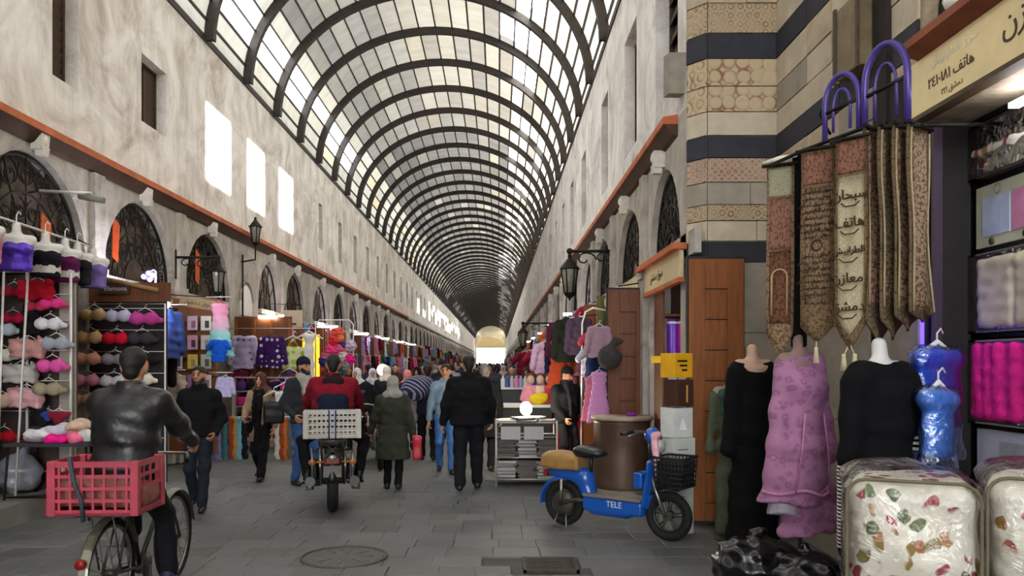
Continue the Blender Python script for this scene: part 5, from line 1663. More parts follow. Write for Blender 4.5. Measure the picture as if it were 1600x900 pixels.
for k, wd in enumerate(('سبحان', 'هاتف', 'الطرابيش', 'معازن', 'دمشق')):
    z = .36 + .18 * k
    text_obj('woven_calligraphy', ar(wd), .088 if len(wd) < 7 else .058, M_CAL, t, (0, -.026 + wv(0, z), -z), (PI / 2, 0, 0), .006, sx=.95)
    b = MB(); b.tube([(-.06, -.026 + wv(0, z + .05), -z - .05), (-.03, -.026 + wv(0, z + .075), -z - .075), (.03, -.026 + wv(0, z + .075), -z - .075), (.06, -.026 + wv(0, z + .05), -z - .05)], .004, 4); b.obj('woven_stroke', M_CAL, t)
WF = [weave('#94826a', '#6e4038', 44, .42, 1), weave('#85785e', '#5a4034', 50, .42, 1), weave('#8f7e64', '#68403a', 40, .42, 1), weave('#897a60', '#5e3c34', 46, .42, 1)]
for k in range(4):
    xa = 1356 + 23 * k; d0 = 4.85 - .09 * k
    ordn = ('first', 'second', 'third', 'fourth')[k]
    t, w, Hs, wv = banner('%s floral patterned dark banner counted from the cream calligraphy banner' % ordn, at(xa, 204 - 2 * k, d0), at(xa + 30, 200 - 2 * k, d0 + .16), at(xa, 505 - 6 * k, d0).z, at(xa, 545 - 14 * k, d0).z, [(.03, 1.12, .045, WF[k], False)], W_DARKW, 1 if k == 0 else 0)
    for s_ in (-1, 1):
        b = MB(); b.tube([(s_ * (w / 2 - .012), -.01 + wv(s_ * w / 2, i * .1), -.03 - i * .1) for i in range(12)], .007, 5); b.obj('woven_border', mat('#a08e70', .9, .25, 40, .3), t)

# ---- mannequins
M_FLESH = mat('#c9a58e', .45, .08, 8, .05, 0, .4); M_WHITEP = mat('#d9d6d3', .4, .05, 8, .05, 0, .4); M_GREYP = mat('#8b8079', .5, .1, 8, .05, 0, .4)
def mannequin(label, loc, rotz, zsh, prims, mcloth, skin=M_FLESH, extra=None, sh=.17, h=.016, stand=True, wr=.008, neck_h=.11, cloth_name='dress'):
    t = thing('mannequin', label, 'mannequin', loc, rotz)
    solid('bust', [('c', (0, 0, zsh + .02), (0, .01, zsh + neck_h), .05, .045), ('v', (0, 0, zsh - .35), (0, 0, zsh - .05), (.13, .09), (.15, .09), (1, 0, 0)), ('c', (-sh + .04, 0, zsh - .03), (sh - .04, 0, zsh - .03), .05, .05)], skin, t, .014, .05)
    solid(cloth_name, prims, mcloth, t, h, .05, wr=wr, wf=16.)
    if stand:
        b = MB(); b.tube([(0, 0, .02), (0, 0, zsh - .3)], .015, 8); b.lathe([(0, .025), (.16, .02), (.17, 0), (0, 0)], n=18); b.obj('stand', M_STEEL, t)
    return t
# olive skirt and green top, far one
p = at(1142, 835, 7.45)
t = mannequin('olive green mannequin in long skirt standing by the wooden door', (p.x, p.y, 0), .1, 1.46, [('v', (0, 0, .06), (0, 0, .95), (.16, .12), (.125, .09), (1, 0, 0)), ('v', (0, 0, .9), (0, 0, 1.42), (.125, .09), (.155, .09), (1, 0, 0)), ('c', (-.16, 0, 1.40), (-.21, .02, .85), .05, .04), ('c', (.16, 0, 1.40), (.2, 0, .9), .05, .04)], cloth('#4e5442'), M_GREYP)
solid('green_blouse', [('e', (0, -.06, 1.28), (.14, .07, .15)), ('c', (-.1, -.04, 1.4), (.1, -.04, 1.4), .06, .06)], cloth('#3c5a4a'), t, .016, .04, wr=.008)
# black abaya
p = at(1176, 860, 6.85)
t = mannequin('mannequin in long black abaya with bare pale neck beside the olive one', (p.x, p.y, 0), .15, 1.72, [('v', (0, 0, .12), (0, 0, 1.1), (.24, .18), (.18, .13), (1, 0, 0)), ('v', (0, 0, 1.0), (0, 0, 1.62), (.18, .13), (.17, .10), (1, 0, 0)), ('c', (-.13, 0, 1.66), (.13, 0, 1.66), .07, .07), ('c', (-.17, 0, 1.62), (-.24, -.02, .95), .075, .07), ('c', (.17, 0, 1.62), (.24, -.02, .95), .075, .07)], cloth('#0c0c0e'), M_FLESH)
solid('bead_trim', [('c', (.2, -.1, 1.28), (.21, -.1, 1.27), .012, .012)], M_WHITEP, t, .006)
# pink dress
def lace():
    m, nt, bb = newmat('pink_lace')
    v = coords(nt, (1, .3, 1))
    vo = N(nt, 'ShaderNodeTexVoronoi', Scale=17.0, Randomness=1.0); nt.links.new(v, vo.inputs['Vector'])
    n = N(nt, 'ShaderNodeTexNoise', Scale=38.0, Detail=4.0); nt.links.new(v, n.inputs['Vector'])
    ad = N(nt, 'ShaderNodeMath', operation='MULTIPLY_ADD'); ad.inputs[1].default_value = .7; nt.links.new(n.outputs[0], ad.inputs[0]); nt.links.new(vo.outputs['Distance'], ad.inputs[2])
    nt.links.new(ramp(nt, ad.outputs[0], [(.35, '#ac7a9c'), (.6, '#875376'), (.85, '#a06c8e')]), bb.inputs['Base Color'])
    bb.inputs['Roughness'].default_value = .85; bump(nt, bb, ad.outputs[0], .5, .006)
    return m
M_LACE = lace()
p = at(1250, 880, 5.55)
t = mannequin('mannequin in pink lace tunic hanging under the tapestry banners', (p.x, p.y, 0), .25, 1.76,
   [('v', (-.06, 0, .70), (-.03, 0, 1.15), (.255, .16), (.205, .14), (1, 0, 0)), ('v', (-.03, 0, 1.1), (0, 0, 1.6), (.205, .14), (.165, .11), (1, 0, 0)), ('c', (-.11, 0, 1.68), (.12, 0, 1.68), .085, .085), ('e', (0, -.04, 1.52), (.17, .14, .17)), ('c', (-.145, 0, 1.63), (-.225, -.03, 1.02), .062, .072), ('c', (.15, 0, 1.63), (.215, -.03, 1.02), .062, .072)],
   M_LACE, mat('#8a6f66', .5, .1, 8, .05), wr=.012)
solid('hem_panel', [('v', (.06, .03, .48), (.03, .02, .78), (.19, .13), (.2, .13), (1, 0, 0)), ('c', (.22, -.05, .55), (.2, -.02, .8), .07, .07)], M_LACE, t, .016, .05, wr=.012, wf=22)
solid('lining', [('v', (-.16, -.02, .62), (-.14, 0, .78), (.10, .10), (.10, .10), (1, 0, 0))], cloth('#a59aa8'), t, .016, .03, wr=.006)
for xs in (-.09, .1):
    b = MB(); b.tube([(xs * .8, -.155, 1.35), (xs * 1.1, -.165, 1.1), (xs * 1.5 - .03, -.175, .78)], .008, 5); b.obj('seam', cloth('#b57aa0'), t)
b = MB()
b.tube([(-.30 + .6 * i / 12 - .03, -.02 - .165 * math.sin(PI * i / 12), .80 - .02 * i / 12 - .02 * math.sin(i)) for i in range(13)], .013, 6); b.obj('hem_seam', cloth('#b57aa0'), t)
# black jumper with striped cuffs
M_STRIPE = stripes('#15151a', '#d9d6d0', 12.5, 'Z')
p = at(1375, 890, 4.85)
t = mannequin('mannequin in black jumper with white striped cuffs behind the wrapped quilts', (p.x, p.y, 0), .25, 1.70,
   [('v', (0, 0, 1.04), (0, 0, 1.3), (.215, .15), (.205, .14), (1, 0, 0)), ('v', (0, 0, 1.28), (0, 0, 1.56), (.205, .14), (.185, .12), (1, 0, 0)), ('c', (-.14, 0, 1.62), (.15, 0, 1.62), .10, .10), ('e', (0, -.06, 1.46), (.16, .09, .13)), ('c', (-.19, 0, 1.58), (-.25, -.02, 1.1), .08, .07), ('c', (.2, 0, 1.58), (.265, -.04, 1.22), .085, .075), ('v', (0, 0, .55), (0, 0, 1.06), (.2, .14), (.2, .14), (1, 0, 0))],
   cloth('#0e0e11'), M_WHITEP, wr=.01, neck_h=.12, cloth_name='jumper')
b = MB()
for k in range(3):
    q = MB(); q.lathe([(.083, -.009), (.085, 0), (.083, .009)], n=20); o = q.obj('cuff_stripe', cloth('#dedbd5'), t); o.location = (.262, -.045, 1.235 - .035 * k); o.scale = (1.0, .95, 1)
for k in range(22):
    q = MB(); q.lathe([(.0765, -.0062), (.0765, .0062)], n=18); o = q.obj('side_stripe', cloth('#dedbd5'), t); o.location = (-.235 - .002 * (k % 2), -.02, 1.06 - .0235 * k)
solid('striped_sleeve', [('c', (-.235, -.02, 1.08), (-.235, -.02, .54), .074, .072)], cloth('#15151a'), t, .014)
# blue garment bags on hangers
def garment_bag(label, loc, rotz, w, hgt, col):
    t = thing('garment', label, 'garment', loc, rotz)
    solid('dress', [('c', (-w * .32, 0, -.06), (w * .32, 0, -.06), .06, .06), ('v', (0, 0, -hgt), (0, 0, -.1), (w * .5, .05), (w * .42, .055), (1, 0, 0))], mat(col, .55, .3, 6, .3, 0, .4), t, .016, .05, wr=.005, wf=22)
    solid('plastic_cover', [('c', (-w * .34, 0, -.05), (w * .34, 0, -.05), .075, .075), ('v', (0, 0, -hgt - .08), (0, 0, -.1), (w * .58, .075), (w * .48, .07), (1, 0, 0))], plastic_film('#e8f0ff', .35), t, .016, .05, wr=.006, wf=18)
    b = MB(); b.tube([(-w * .36, 0, -.035), (0, 0, .045), (w * .36, 0, -.035)], [.012, .018, .012], 8); b.tube([(0, 0, .045), (0, 0, .1), (.03, 0, .13), (.05, 0, .1)], .006, 6); b.obj('hanger', M_WHITEP, t)
p = at(1464, 545, 4.95); garment_bag('bright blue dress in clear plastic hanging on a white hanger', p, .3, .38, .64, '#2458c8')
p = at(1466, 608, 4.72); garment_bag('light blue dress in clear plastic hanging below the bright blue one', p, .2, .24, .42, '#5d93d8')
b = MB(); b.tube([(0, 0, 0), (0, 0, .5)], .012, 10); o = b.obj('neon_tube', glow('#3a28ff', 2.6), None, at(1441, 560, 5.2)); tag(o, 'glowing blue violet neon tube behind the blue dress', 'lamp')

b = MB(); b.box2((XN + .004, 5.295, 0), (XN + .31, 5.335, 3.35)); struct(b.obj('trim_24', mat('#1f1a19', .6, .25, 6, .1)))  # board added to darken the lit reveal, standing in for the dim interior
# ---- black bin bags
def bin_bag(label, loc, r, seed):
    t = thing('bin_bag', label, 'bag', loc, seed)
    solid('bag', [('e', (0, 0, r * .62), (r, r * .85, r * .66)), ('e', (r * .3, .05, r * .5), (r * .7, r * .7, r * .52)), ('c', (0, 0, r * 1.1), (.03, 0, r * 1.35), .05, .03), ('-b', (0, 0, -.5), (2, 2, .5), .01)], mat('#0d0d10', .27, .2, 5, .35, 0, .5), t, .014, .06, wr=.018, wf=30.)
    b = MB(); b.ring((.0, 0, r * 1.22), .042, .012, 'z', 12, 6); b.obj('knot', mat('#131316', .3, .1, 6, .2), t)
p = at(1182, 925, 5.72); bin_bag('black shiny bin bag on the paving below the pink tunic', (p.x, p.y, 0), .33, .3)
p = at(1262, 930, 5.42); bin_bag('second black bin bag lying against the first under the tunic hem', (p.x - .02, p.y - .05, 0), .30, 1.4)

# ---- wrapped quilts on a low table
M_QUILT = spots('#cdc6b6', '#9a4a48', 5.5, .2, '#6f7a3c', .7, False)
def quilt_mat(seed):
    m, nt, bb = newmat('floral_quilt')
    tc = nt.nodes.new('ShaderNodeTexCoord'); mp = nt.nodes.new('ShaderNodeMapping'); mp.inputs['Location'].default_value = (seed, seed * 1.7, seed * .6); mp.inputs['Scale'].default_value = (1, 1, .8)
    nt.links.new(tc.outputs['Object'], mp.inputs[0]); v = mp.outputs[0]
    nz = N(nt, 'ShaderNodeTexNoise', Scale=5.0, Detail=3.0); nt.links.new(v, nz.inputs['Vector'])
    mixv = N(nt, 'ShaderNodeMix', data_type='VECTOR'); mixv.inputs[0].default_value = .14
    nt.links.new(v, mixv.inputs[4]); nt.links.new(nz.outputs[1], mixv.inputs[5])
    vo = N(nt, 'ShaderNodeTexVoronoi', Scale=13.0, Randomness=1.0); nt.links.new(mixv.outputs[1], vo.inputs['Vector'])
    big = N(nt, 'ShaderNodeTexNoise', Scale=4.2, Detail=2.0); nt.links.new(v, big.inputs['Vector'])
    mk = ramp(nt, big.outputs[0], [(.44, (0, 0, 0)), (.48, (1, 1, 1))])
    dot = ramp(nt, vo.outputs['Distance'], [(.36, (1, 1, 1)), (.42, (0, 0, 0))])
    mu = N(nt, 'ShaderNodeMix', data_type='RGBA', blend_type='MULTIPLY'); mu.inputs[0].default_value = 1
    nt.links.new(mk, mu.inputs[6]); nt.links.new(dot, mu.inputs[7])
    hue = ramp(nt, vo.outputs['Color'], [(.15, '#8f2f38'), (.55, '#a84a4e'), (.68, '#a07c38'), (.82, '#5c6a3e')])
    bs = ramp(nt, nz.outputs[0], [(.3, '#d3ccbd'), (.7, '#e4decf')])
    mx = N(nt, 'ShaderNodeMix', data_type='RGBA'); nt.links.new(mu.outputs[2], mx.inputs[0]); nt.links.new(bs, mx.inputs[6]); nt.links.new(hue, mx.inputs[7])
    nt.links.new(mx.outputs[2], bb.inputs['Base Color']); bb.inputs['Roughness'].default_value = .8
    return m
tb = thing('low_table', 'low wooden table under the plastic wrapped quilts', 'table', (2.50, 4.05, 0), -.22)
b = MB(); b.box((0, 0, .40), (1.42, .78, .05)); b.obj('table_top', M_DOOR_D, tb)
for sx in (-1, 1):
    for sy in (-1, 1):
        b = MB(); b.box((sx * .64, sy * .33, .19), (.06, .06, .38)); b.obj('leg', M_DOOR_D, tb)
def quilt(label, loc, rotz, hx, hy, hz, seed, tilt=0):
    t = thing('wrapped_quilt', label, 'quilt', loc, rotz)
    solid('quilt', [('b', (0, 0, hz), (hx, hy, hz * .97)), ('e', (0, 0, hz), (hx * .98, hy * 1.03, hz * .9))], quilt_mat(seed), t, .02, .08, wr=.012, wf=9.)
    b = MB()
    r = .09
    pts = []
    for cx, cz, a0 in ((hx - r, 2 * hz - r - .01, 0), (-hx + r, 2 * hz - r - .01, 90), (-hx + r, r, 180), (hx - r, r, 270)):
        for k in range(5):
            a = math.radians(a0 + 22.5 * k); pts.append((cx + r * math.cos(a), -hy * .96, cz + r * math.sin(a)))
    b.tube(pts, .010, 6, closed=True); b.obj('piping', mat('#6a6250', .6, .1, 9, .1), t)
    solid('plastic_cover', [('b', (0, 0, hz), (hx + .025, hy + .03, hz + .02)), ('e', (-.1, 0, hz * 1.95), (hx * .8, hy * .7, .09)), ('c', (-hx, -hy * .5, 2 * hz), (-hx + .3, 0, 2 * hz + .03), .03, .05)], plastic_film('#ffffff', .1), t, .022, .05, wr=.007, wf=9.)
    return t
quilt('plastic wrapped floral quilt on the table end nearest the black jumper', (2.19, 4.10, .425), -.42, .30, .27, .345, 0.)
quilt('plastic wrapped floral quilt on the low table beside the bedding shelves', (2.82, 3.92, .425), -.50, .29, .28, .36, 4.3)

# ---- shop shelves behind, wrapped goods
sh = thing('shop_shelves', 'black shop shelves holding boxed bedding under the yellowed sign', 'shelf', (3.57, 4.55, 0), 0)
for z in (.45, .87, 1.28, 1.89, 2.47, 2.93):
    b = MB(); b.box((0, 0, z), (.5, 1.8, .026)); b.obj('shelf_board', M_BLACKP, sh)
for y_ in (-.90, .90):
    b = MB(); b.box((0, y_, 1.65), (.5, .03, 3.3)); b.obj('side_panel', M_BLACKP, sh)
b = MB(); b.box((.24, 0, 1.65), (.02, 1.8, 3.3)); b.obj('back_panel', M_BLACKP, sh)
b = MB(); b.box2((-.02, 0, 0), (.04, .03, 3.3)); o = b.obj('door_jamb', mat('#3a2c3c', .5, .2, 8, .1), None, (XN + .02, 5.2, 0)); struct(o); o.name = 'trim_23'
X0 = 3.29
def pkg(label, cat, yc, z, w, hgt, body, front, front_m, extra=None, name='boxed_bedding', dep=.3):
    """carton with clear window facing the street (-x)"""
    t = thing(name, label, cat, (X0 + .02, yc, z), 0)
    b = MB(); b.box2((0, -w / 2, 0), (dep, w / 2, hgt)); b.obj('box_body', body, t, bevel=.006)
    if front:
        solid('contents', front, front_m, t, .014, .04, wr=.003, wf=40)
        b = MB()
        e = .018
        b.box2((-.07, -w / 2, 0), (0, w / 2, e)); b.box2((-.07, -w / 2, hgt - e), (0, w / 2, hgt)); b.box2((-.07, -w / 2, 0), (0, -w / 2 + e, hgt)); b.box2((-.07, w / 2 - .10, 0), (0, w / 2, hgt))
        b.obj('box_frame', body, t)
        b = MB(); b.box2((-.072, -w / 2 + .01, .01), (-.069, w / 2 - .01, hgt - .01)); b.obj('clear_window', plastic_film('#ffffff', .2), t)
    return t
# y from pixel column on the plane x = 3.24
yy_ = lambda px: 3.24 * FP / (px - VX)
zz_ = lambda py, px: EYE + (568 - py) / FP * yy_(px)
pkg('clear bag of magenta towels on the black shelf', 'towels', 4.86, 1.297, .90, .56, mat('#8d877c', .6, .15, 6, .1), [('b', (-.025, y_, .28), (.06, .145, .25)) for y_ in (-.29, .01, .25)] + [('c', (-.05, y_, .06), (-.05, y_ + .02, .5), .035, .04) for y_ in (-.36, -.22, -.06, .08, .2, .3)], mat('#e0218a', .9, .15, 25, .5))
pkg('clear fronted box of cream bedding above the magenta towels', 'bedding', 4.86, 1.907, .90, .53, mat('#77736c', .6, .15, 6, .1), [('b', (-.02, -.04, .26), (.05, .39, .24)), ('b', (-.035, -.24, .26), (.05, .17, .22)), ('b', (-.035, .14, .26), (.05, .17, .22)), ('c', (-.06, -.1, .44), (-.06, .02, .43), .025, .025)], mat('#c9bba6', .8, .12, 8, .2))
t = pkg('cream carton with pale blue and pink panels on the upper shelf', 'bedding', 4.86, 2.487, .92, .42, mat('#c4c4ac', .6, .1, 6, .1), None, None)
for y0, y1, c in ((.10, .38, '#b9c3dd'), (-.22, .08, '#cf86a8')):
    b = MB(); b.box2((-.006, y0, .07), (0, y1, .33)); b.obj('printed_panel', mat(c, .4, .15, 9, .05, 0, .5), t)
for y_ in (.28, -.05):
    b = MB(); b.lathe([(0, -.012), (.025, -.01), (.026, 0)], (0, y_, .035), 14, 'x'); b.obj('badge', mat('#5a4a3c', .5, .1, 9, 0), t)
b = MB(); b.ring((-.006, .22, .375), .03, .004, 'x', 18, 5); b.obj('printed_mark', mat('#8d8d78', .5, .1, 9, 0), t)
t = pkg('clear bag of floral bedding on the top shelf under the sign', 'bedding', 4.87, 2.947, .85, .36, mat('#4a4038', .6, .2, 6, .1), [('b', (-.02, 0, .10), (.05, .40, .09)), ('b', (-.02, 0, .22), (.045, .38, .05))], quilt_mat(9.))
t = pkg('pale lilac white box on the shelf below the magenta towels', 'bedding', 4.86, .887, .90, .37, mat('#c9cade', .5, .08, 6, .05), None, None)
b = MB(); b.box2((-.006, -.35, .06), (0, .2, .3)); b.obj('printed_panel', mat('#a9aeb4', .5, .2, 9, .05), t)
t = pkg('grey box on the lowest black shelf beneath the lilac box', 'bedding', 4.86, .467, .90, .37, mat('#6f6e70', .5, .08, 6, .05), None, None)
# shop lamp inside
b = MB(); b.box((0, 0, 0), (.06, 1.1, .03)); o = b.obj('shop_lamp', glow('#f2f4ff', 9.0), None, (3.12, 4.1, 3.26)); tag(o, 'white strip lamp under the lintel of the bedding shop', 'lamp')
# ================================================================== LEFT STALLS
M_WIRE = mat('#c9c7c2', .4, .1, 10, .05, .5)
M_TUBE = mat('#dcdad5', .4, .08, 10, .05, .2)
ORD = ('first', 'second', 'third', 'fourth', 'fifth', 'sixth', 'seventh', 'eighth', 'ninth', 'tenth', 'eleventh', 'twelfth', 'thirteenth', 'fourteenth', 'fifteenth', 'sixteenth', 'seventeenth', 'eighteenth')
_gm = {}
def gmesh(kind):
    """shared meshes of hanging goods, origin at the top"""
    if kind in _gm: return _gm[kind]
    h = .016
    if kind == 'bra':
        P = [('e', (-.07, -.03, -.10), (.082, .05, .066)), ('e', (.07, -.03, -.10), (.082, .05, .066)), ('c', (-.155, .01, -.115), (.155, .01, -.115), .03, .03), ('c', (-.14, .0, -.12), (-.09, -.02, -.02), .012, .008), ('c', (.14, .0, -.12), (.09, -.02, -.02), .012, .008)]; k = .02; h = .011; wr = .0
    elif kind == 'ruffle':
        P = [('b', (0, -.02, -.12), (.16, .05, .085)), ('c', (-.12, 0, -.05), (-.1, 0, 0), .014, .01), ('c', (.12, 0, -.05), (.1, 0, 0), .014, .01)]; k = .03; wr = .014; h = .012
    elif kind == 'camisole':
        P = [('v', (0, 0, -.42), (0, 0, -.1), (.16, .05), (.13, .05), (1, 0, 0)), ('c', (-.08, 0, -.1), (-.07, 0, -.01), .014, .01), ('c', (.08, 0, -.1), (.07, 0, -.01), .014, .01)]; k = .03; wr = .008
    elif kind == 'shirt':
        P = [('v', (0, 0, -.60), (0, 0, -.08), (.20, .06), (.19, .055), (1, 0, 0)), ('c', (-.13, 0, -.07), (.13, 0, -.07), .055, .055), ('c', (-.17, 0, -.09), (-.26, -.01, -.5), .062, .045), ('c', (.17, 0, -.09), (.26, -.01, -.5), .062, .045), ('-e', (0, -.02, -.005), (.06, .08, .04), .01)]; k = .035; wr = .006
    elif kind == 'tshirt':
        P = [('v', (0, 0, -.58), (0, 0, -.08), (.19, .055), (.18, .055), (1, 0, 0)), ('c', (-.13, 0, -.07), (.13, 0, -.07), .055, .055), ('c', (-.16, 0, -.09), (-.27, -.01, -.22), .07, .06), ('c', (.16, 0, -.09), (.27, -.01, -.22), .07, .06)]; k = .035; wr = .006
    elif kind == 'dress':
        P = [('v', (0, 0, -1.05), (0, 0, -.38), (.27, .10), (.15, .06), (1, 0, 0)), ('v', (0, 0, -.42), (0, 0, -.08), (.15, .06), (.16, .055), (1, 0, 0)), ('c', (-.12, 0, -.06), (.12, 0, -.06), .05, .05)]; k = .03; wr = .005
    elif kind == 'trousers':
        P = [('v', (0, 0, -.2), (0, 0, -.02), (.19, .07), (.17, .06), (1, 0, 0)), ('c', (-.09, 0, -.2), (-.10, 0, -.95), .085, .06), ('c', (.09, 0, -.2), (.10, 0, -.95), .085, .06)]; k = .03; wr = .006
    elif kind == 'jacket':
        P = [('v', (0, 0, -.75), (0, 0, -.1), (.22, .09), (.2, .085), (1, 0, 0)), ('c', (-.14, 0, -.09), (.14, 0, -.09), .07, .07), ('c', (-.19, 0, -.12), (-.26, 0, -.65), .075, .06), ('c', (.19, 0, -.12), (.26, 0, -.65), .075, .06), ('v', (0, -.02, -.12), (0, -.02, .02), (.1, .08), (.08, .07), (1, 0, 0))]; k = .04; wr = .009
    elif kind == 'scarf':
        P = [('v', (0, 0, -.85), (0, 0, -.02), (.07, .03), (.05, .03), (1, 0, 0)), ('c', (-.04, 0, -.02), (.04, 0, -.02), .03, .03)]; k = .02; wr = .007
    elif kind == 'bag':
        P = [('b', (0, 0, -.28), (.15, .07, .16)), ('c', (-.08, 0, -.14), (0, 0, -.01), .01, .01), ('c', (.08, 0, -.14), (0, 0, -.01), .01, .01)]; k = .02; wr = .004
    elif kind == 'brief':
        P = [('e', (0, -.01, -.07), (.12, .035, .05)), ('e', (0, -.01, -.11), (.06, .035, .06)), ('c', (-.12, 0, -.04), (.12, 0, -.04), .015, .015)]; k = .02; wr = .004; h = .011
    V, Q = sdf(P, h, k, wr=wr, wf=38. if kind in ('ruffle', 'bra') else 26.)
    _gm[kind] = mesh_np(kind, V, Q)
    return _gm[kind]
hk = MB(); hk.tube([(-.15, 0, -.05), (0, 0, .03), (.15, 0, -.05)], [.008, .011, .008], 6); hk.tube([(0, 0, .03), (0, 0, .07), (.025, 0, .095), (.04, 0, .07)], .005, 5)
hk_me = hk.mesh('hanger')
def hang(kind, label, cat, loc, rotz, m, scale=1., group=None, hanger=True, name=None, hm=None):
    if hanger:
        t = thing(name or kind, label, cat, loc, rotz, group)
        o = link('fabric', gmesh(kind).copy() if False else gmesh(kind), None, t)
        hh = link('hanger', hk_me, hm or M_WHITEP, t)
        hh.scale = (.5, .5, .5) if kind in ('bra', 'ruffle', 'brief', 'camisole') else (1, 1, 1)
        if hm: recolor(hh, hm)
    else:
        t = o = link(name or kind, gmesh(kind), None, None, loc, rotz)
        tag(t, label, cat, group)
    if not o.data.materials: o.data.materials.append(m)
    recolor(o, m)
    if scale != 1.: t.scale = (scale,) * 3
    return t

# raised kerb / platform below the first stalls
for n_, (ya, yb) in enumerate(((7.0, 10.4),)):
    b = MB(); b.box2((-7.1, ya, 0), (-5.05, yb, .22)); struct(b.obj('trim_30', mat('#7c7a75', .8, .15, 3, .3)))
# ---- first lingerie rack (faces the street end of the arcade, d = 8.9)
D1 = 8.9
rk = thing('wire_rack', 'white tubular wire rack full of bras at the edge of the picture', 'rack', (-5.45, D1, 0), 0)
b = MB()
a = at(12, 425, D1); c = at(44, 425, D1)
for px in (44, -50, 112):
    q = MB(); x = gx(px, D1) + 5.45; q.tube([(x, -.02, .05), (x, -.02, 2.75)], .016, 8); q.obj('upright', M_TUBE, rk)
for z in (.45, .8, 1.15, 1.5, 1.85, 2.2, 2.5, 2.76):
    q = MB(); q.tube([(gx(-50, D1) + 5.45, 0, z), (gx(112, D1) + 5.45, 0, z)], .009, 6); q.obj('rail', M_WIRE, rk)
q = MB(); q.box2((gx(-55, D1) + 5.45, .10, .1), (gx(112, D1) + 5.45, .13, 2.74)); q.obj('back_board', mat('#4a3f3c', .8, .2, 5, .1), rk)
q = MB(); q.box2((gx(88, D1) + 5.45, .06, .2), (gx(112, D1) + 5.45, .1, 2.7)); q.obj('edge_board', mat('#a59c92', .7, .15, 5, .1), rk)
fr = thing('frame_stand', 'slim white frame stand in front of the lingerie rack', 'stand', (gx(26, 8.45), 8.45, 0), 0)
q = MB()
x0, x1 = gx(6, 8.45) - gx(26, 8.45), gx(44, 8.45) - gx(26, 8.45)
q.tube([(x1 - .13, -.02, .22), (x1, 0, at(0, 425, 8.45).z), (x0, 0, at(0, 425, 8.45).z), (x0 - .08, 0, .22)], .013, 8); q.obj('frame', M_TUBE, fr)
RED = cloth('#b3142a'); PINKH = cloth('#e0408c'); 
R1 = [('ruffle', 'bright red', 'b3142a', 58, 435, 1.15), ('bra', 'dark red', '8c1b30', 22, 442, 1.), ('bra', 'crimson', 'a01838', 20, 485, .9), ('camisole', 'black', '151418', 46, 474, .85), ('bra', 'white', 'd9d6dc', 78, 492, 1.05), ('bra', 'hot pink', 'e03a86', 82, 462, .9),
      ('bra', 'scarlet striped', 'c23350', 58, 468, .8), ('ruffle', 'dusty pink', 'c08c86', 44, 526, 1.15), ('bra', 'grey blue', '9a9ea8', 88, 522, 1.1), ('ruffle', 'greyish white', 'b9b4ae', 33, 566, 1.1), ('bra', 'candy pink', 'd9569f', 82, 556, 1.15), ('bra', 'olive beige', '9a8f78', 76, 592, 1.15),
      ('ruffle', 'pale pink lace', 'd3a0a4', 42, 602, 1.2), ('bra', 'pale blue', 'bcc9cf', 4, 500, 1.1), ('bra', 'white lace', 'd8d8d4', 2, 540, 1.1), ('camisole', 'black lace', '1c191c', 60, 622, .75), ('brief', 'wine red', '7d2032', 92, 640, 1.), ('brief', 'blue', '2c4a94', 75, 640, .8), ('bra', 'beige', 'c3a890', -4, 610, 1.2), ('bra', 'red', 'b01c28', 6, 668, 1.)]
for kind, cn, c, px, py, sc in R1:
    nm = {'ruffle': 'ruffled bra', 'bra': 'padded bra', 'camisole': 'camisole', 'brief': 'brief'}[kind]
    hang(kind, '%s %s hanging on the white wire rack by the table' % (cn, nm), 'underwear', at(px, py, D1 - .12 - .02 * (px % 3)), rnd.uniform(-.15, .15), cloth('#' + c), sc, 'underwear on the white wire rack', name={'bra': 'bra', 'ruffle': 'ruffled_bra', 'camisole': 'camisole', 'brief': 'brief'}[kind])
# ---- bust forms on the rail above
rail = thing('hanging_rail', 'bare steel rail slung over the lingerie stall carrying bust forms', 'rail', (-5.0, 8.6, 3.1), 0)
ra, rb_ = at(-30, 330, 7.5), at(150, 388, 9.6)
b = MB(); b.tube([ra - Vector((-5.0, 8.6, 3.1)), rb_ - Vector((-5.0, 8.6, 3.1))], .014, 8); b.obj('rail', M_WIRE, rail)
for v in (ra + (rb_ - ra) * .1, rb_):
    b = MB(); b.tube([v - Vector((-5.0, 8.6, 3.1)), v + Vector((-.55 - (v.x + 5), .05, .25)) - Vector((-5.0, 8.6, 3.1))], .01, 6); b.obj('bracket', M_IRON, rail)
BUST = [('white', 'pink', 'c7808e', .02), ('violet sequinned', 'violet', '5a35c0', .26), ('black and white', 'black', '1c1a1f', .50), ('plum banded', 'plum', '5e1e4c', .68), ('dark', 'black', '201c22', .80), ('lilac', 'lilac', '7a68a8', .97)]
V, Q = sdf([('c', (0, 0, -.14), (0, 0, -.05), .045, .04), ('c', (-.13, 0, -.19), (.13, 0, -.19), .05, .05), ('v', (0, 0, -.52), (0, 0, -.18), (.135, .075), (.15, .08), (1, 0, 0)), ('e', (-.06, -.06, -.30), (.065, .05, .06)), ('e', (.06, -.06, -.30), (.065, .05, .06))], .014, .04)
bust_me = mesh_np('bust', V, Q)
V, Q = sdf([('v', (0, 0, -.53), (0, 0, -.25), (.145, .088), (.158, .09), (1, 0, 0)), ('e', (-.062, -.068, -.30), (.075, .055, .07)), ('e', (.062, -.068, -.30), (.075, .055, .07))], .014, .03, wr=.004, wf=40)
bustcl = mesh_np('bodice', V, Q)
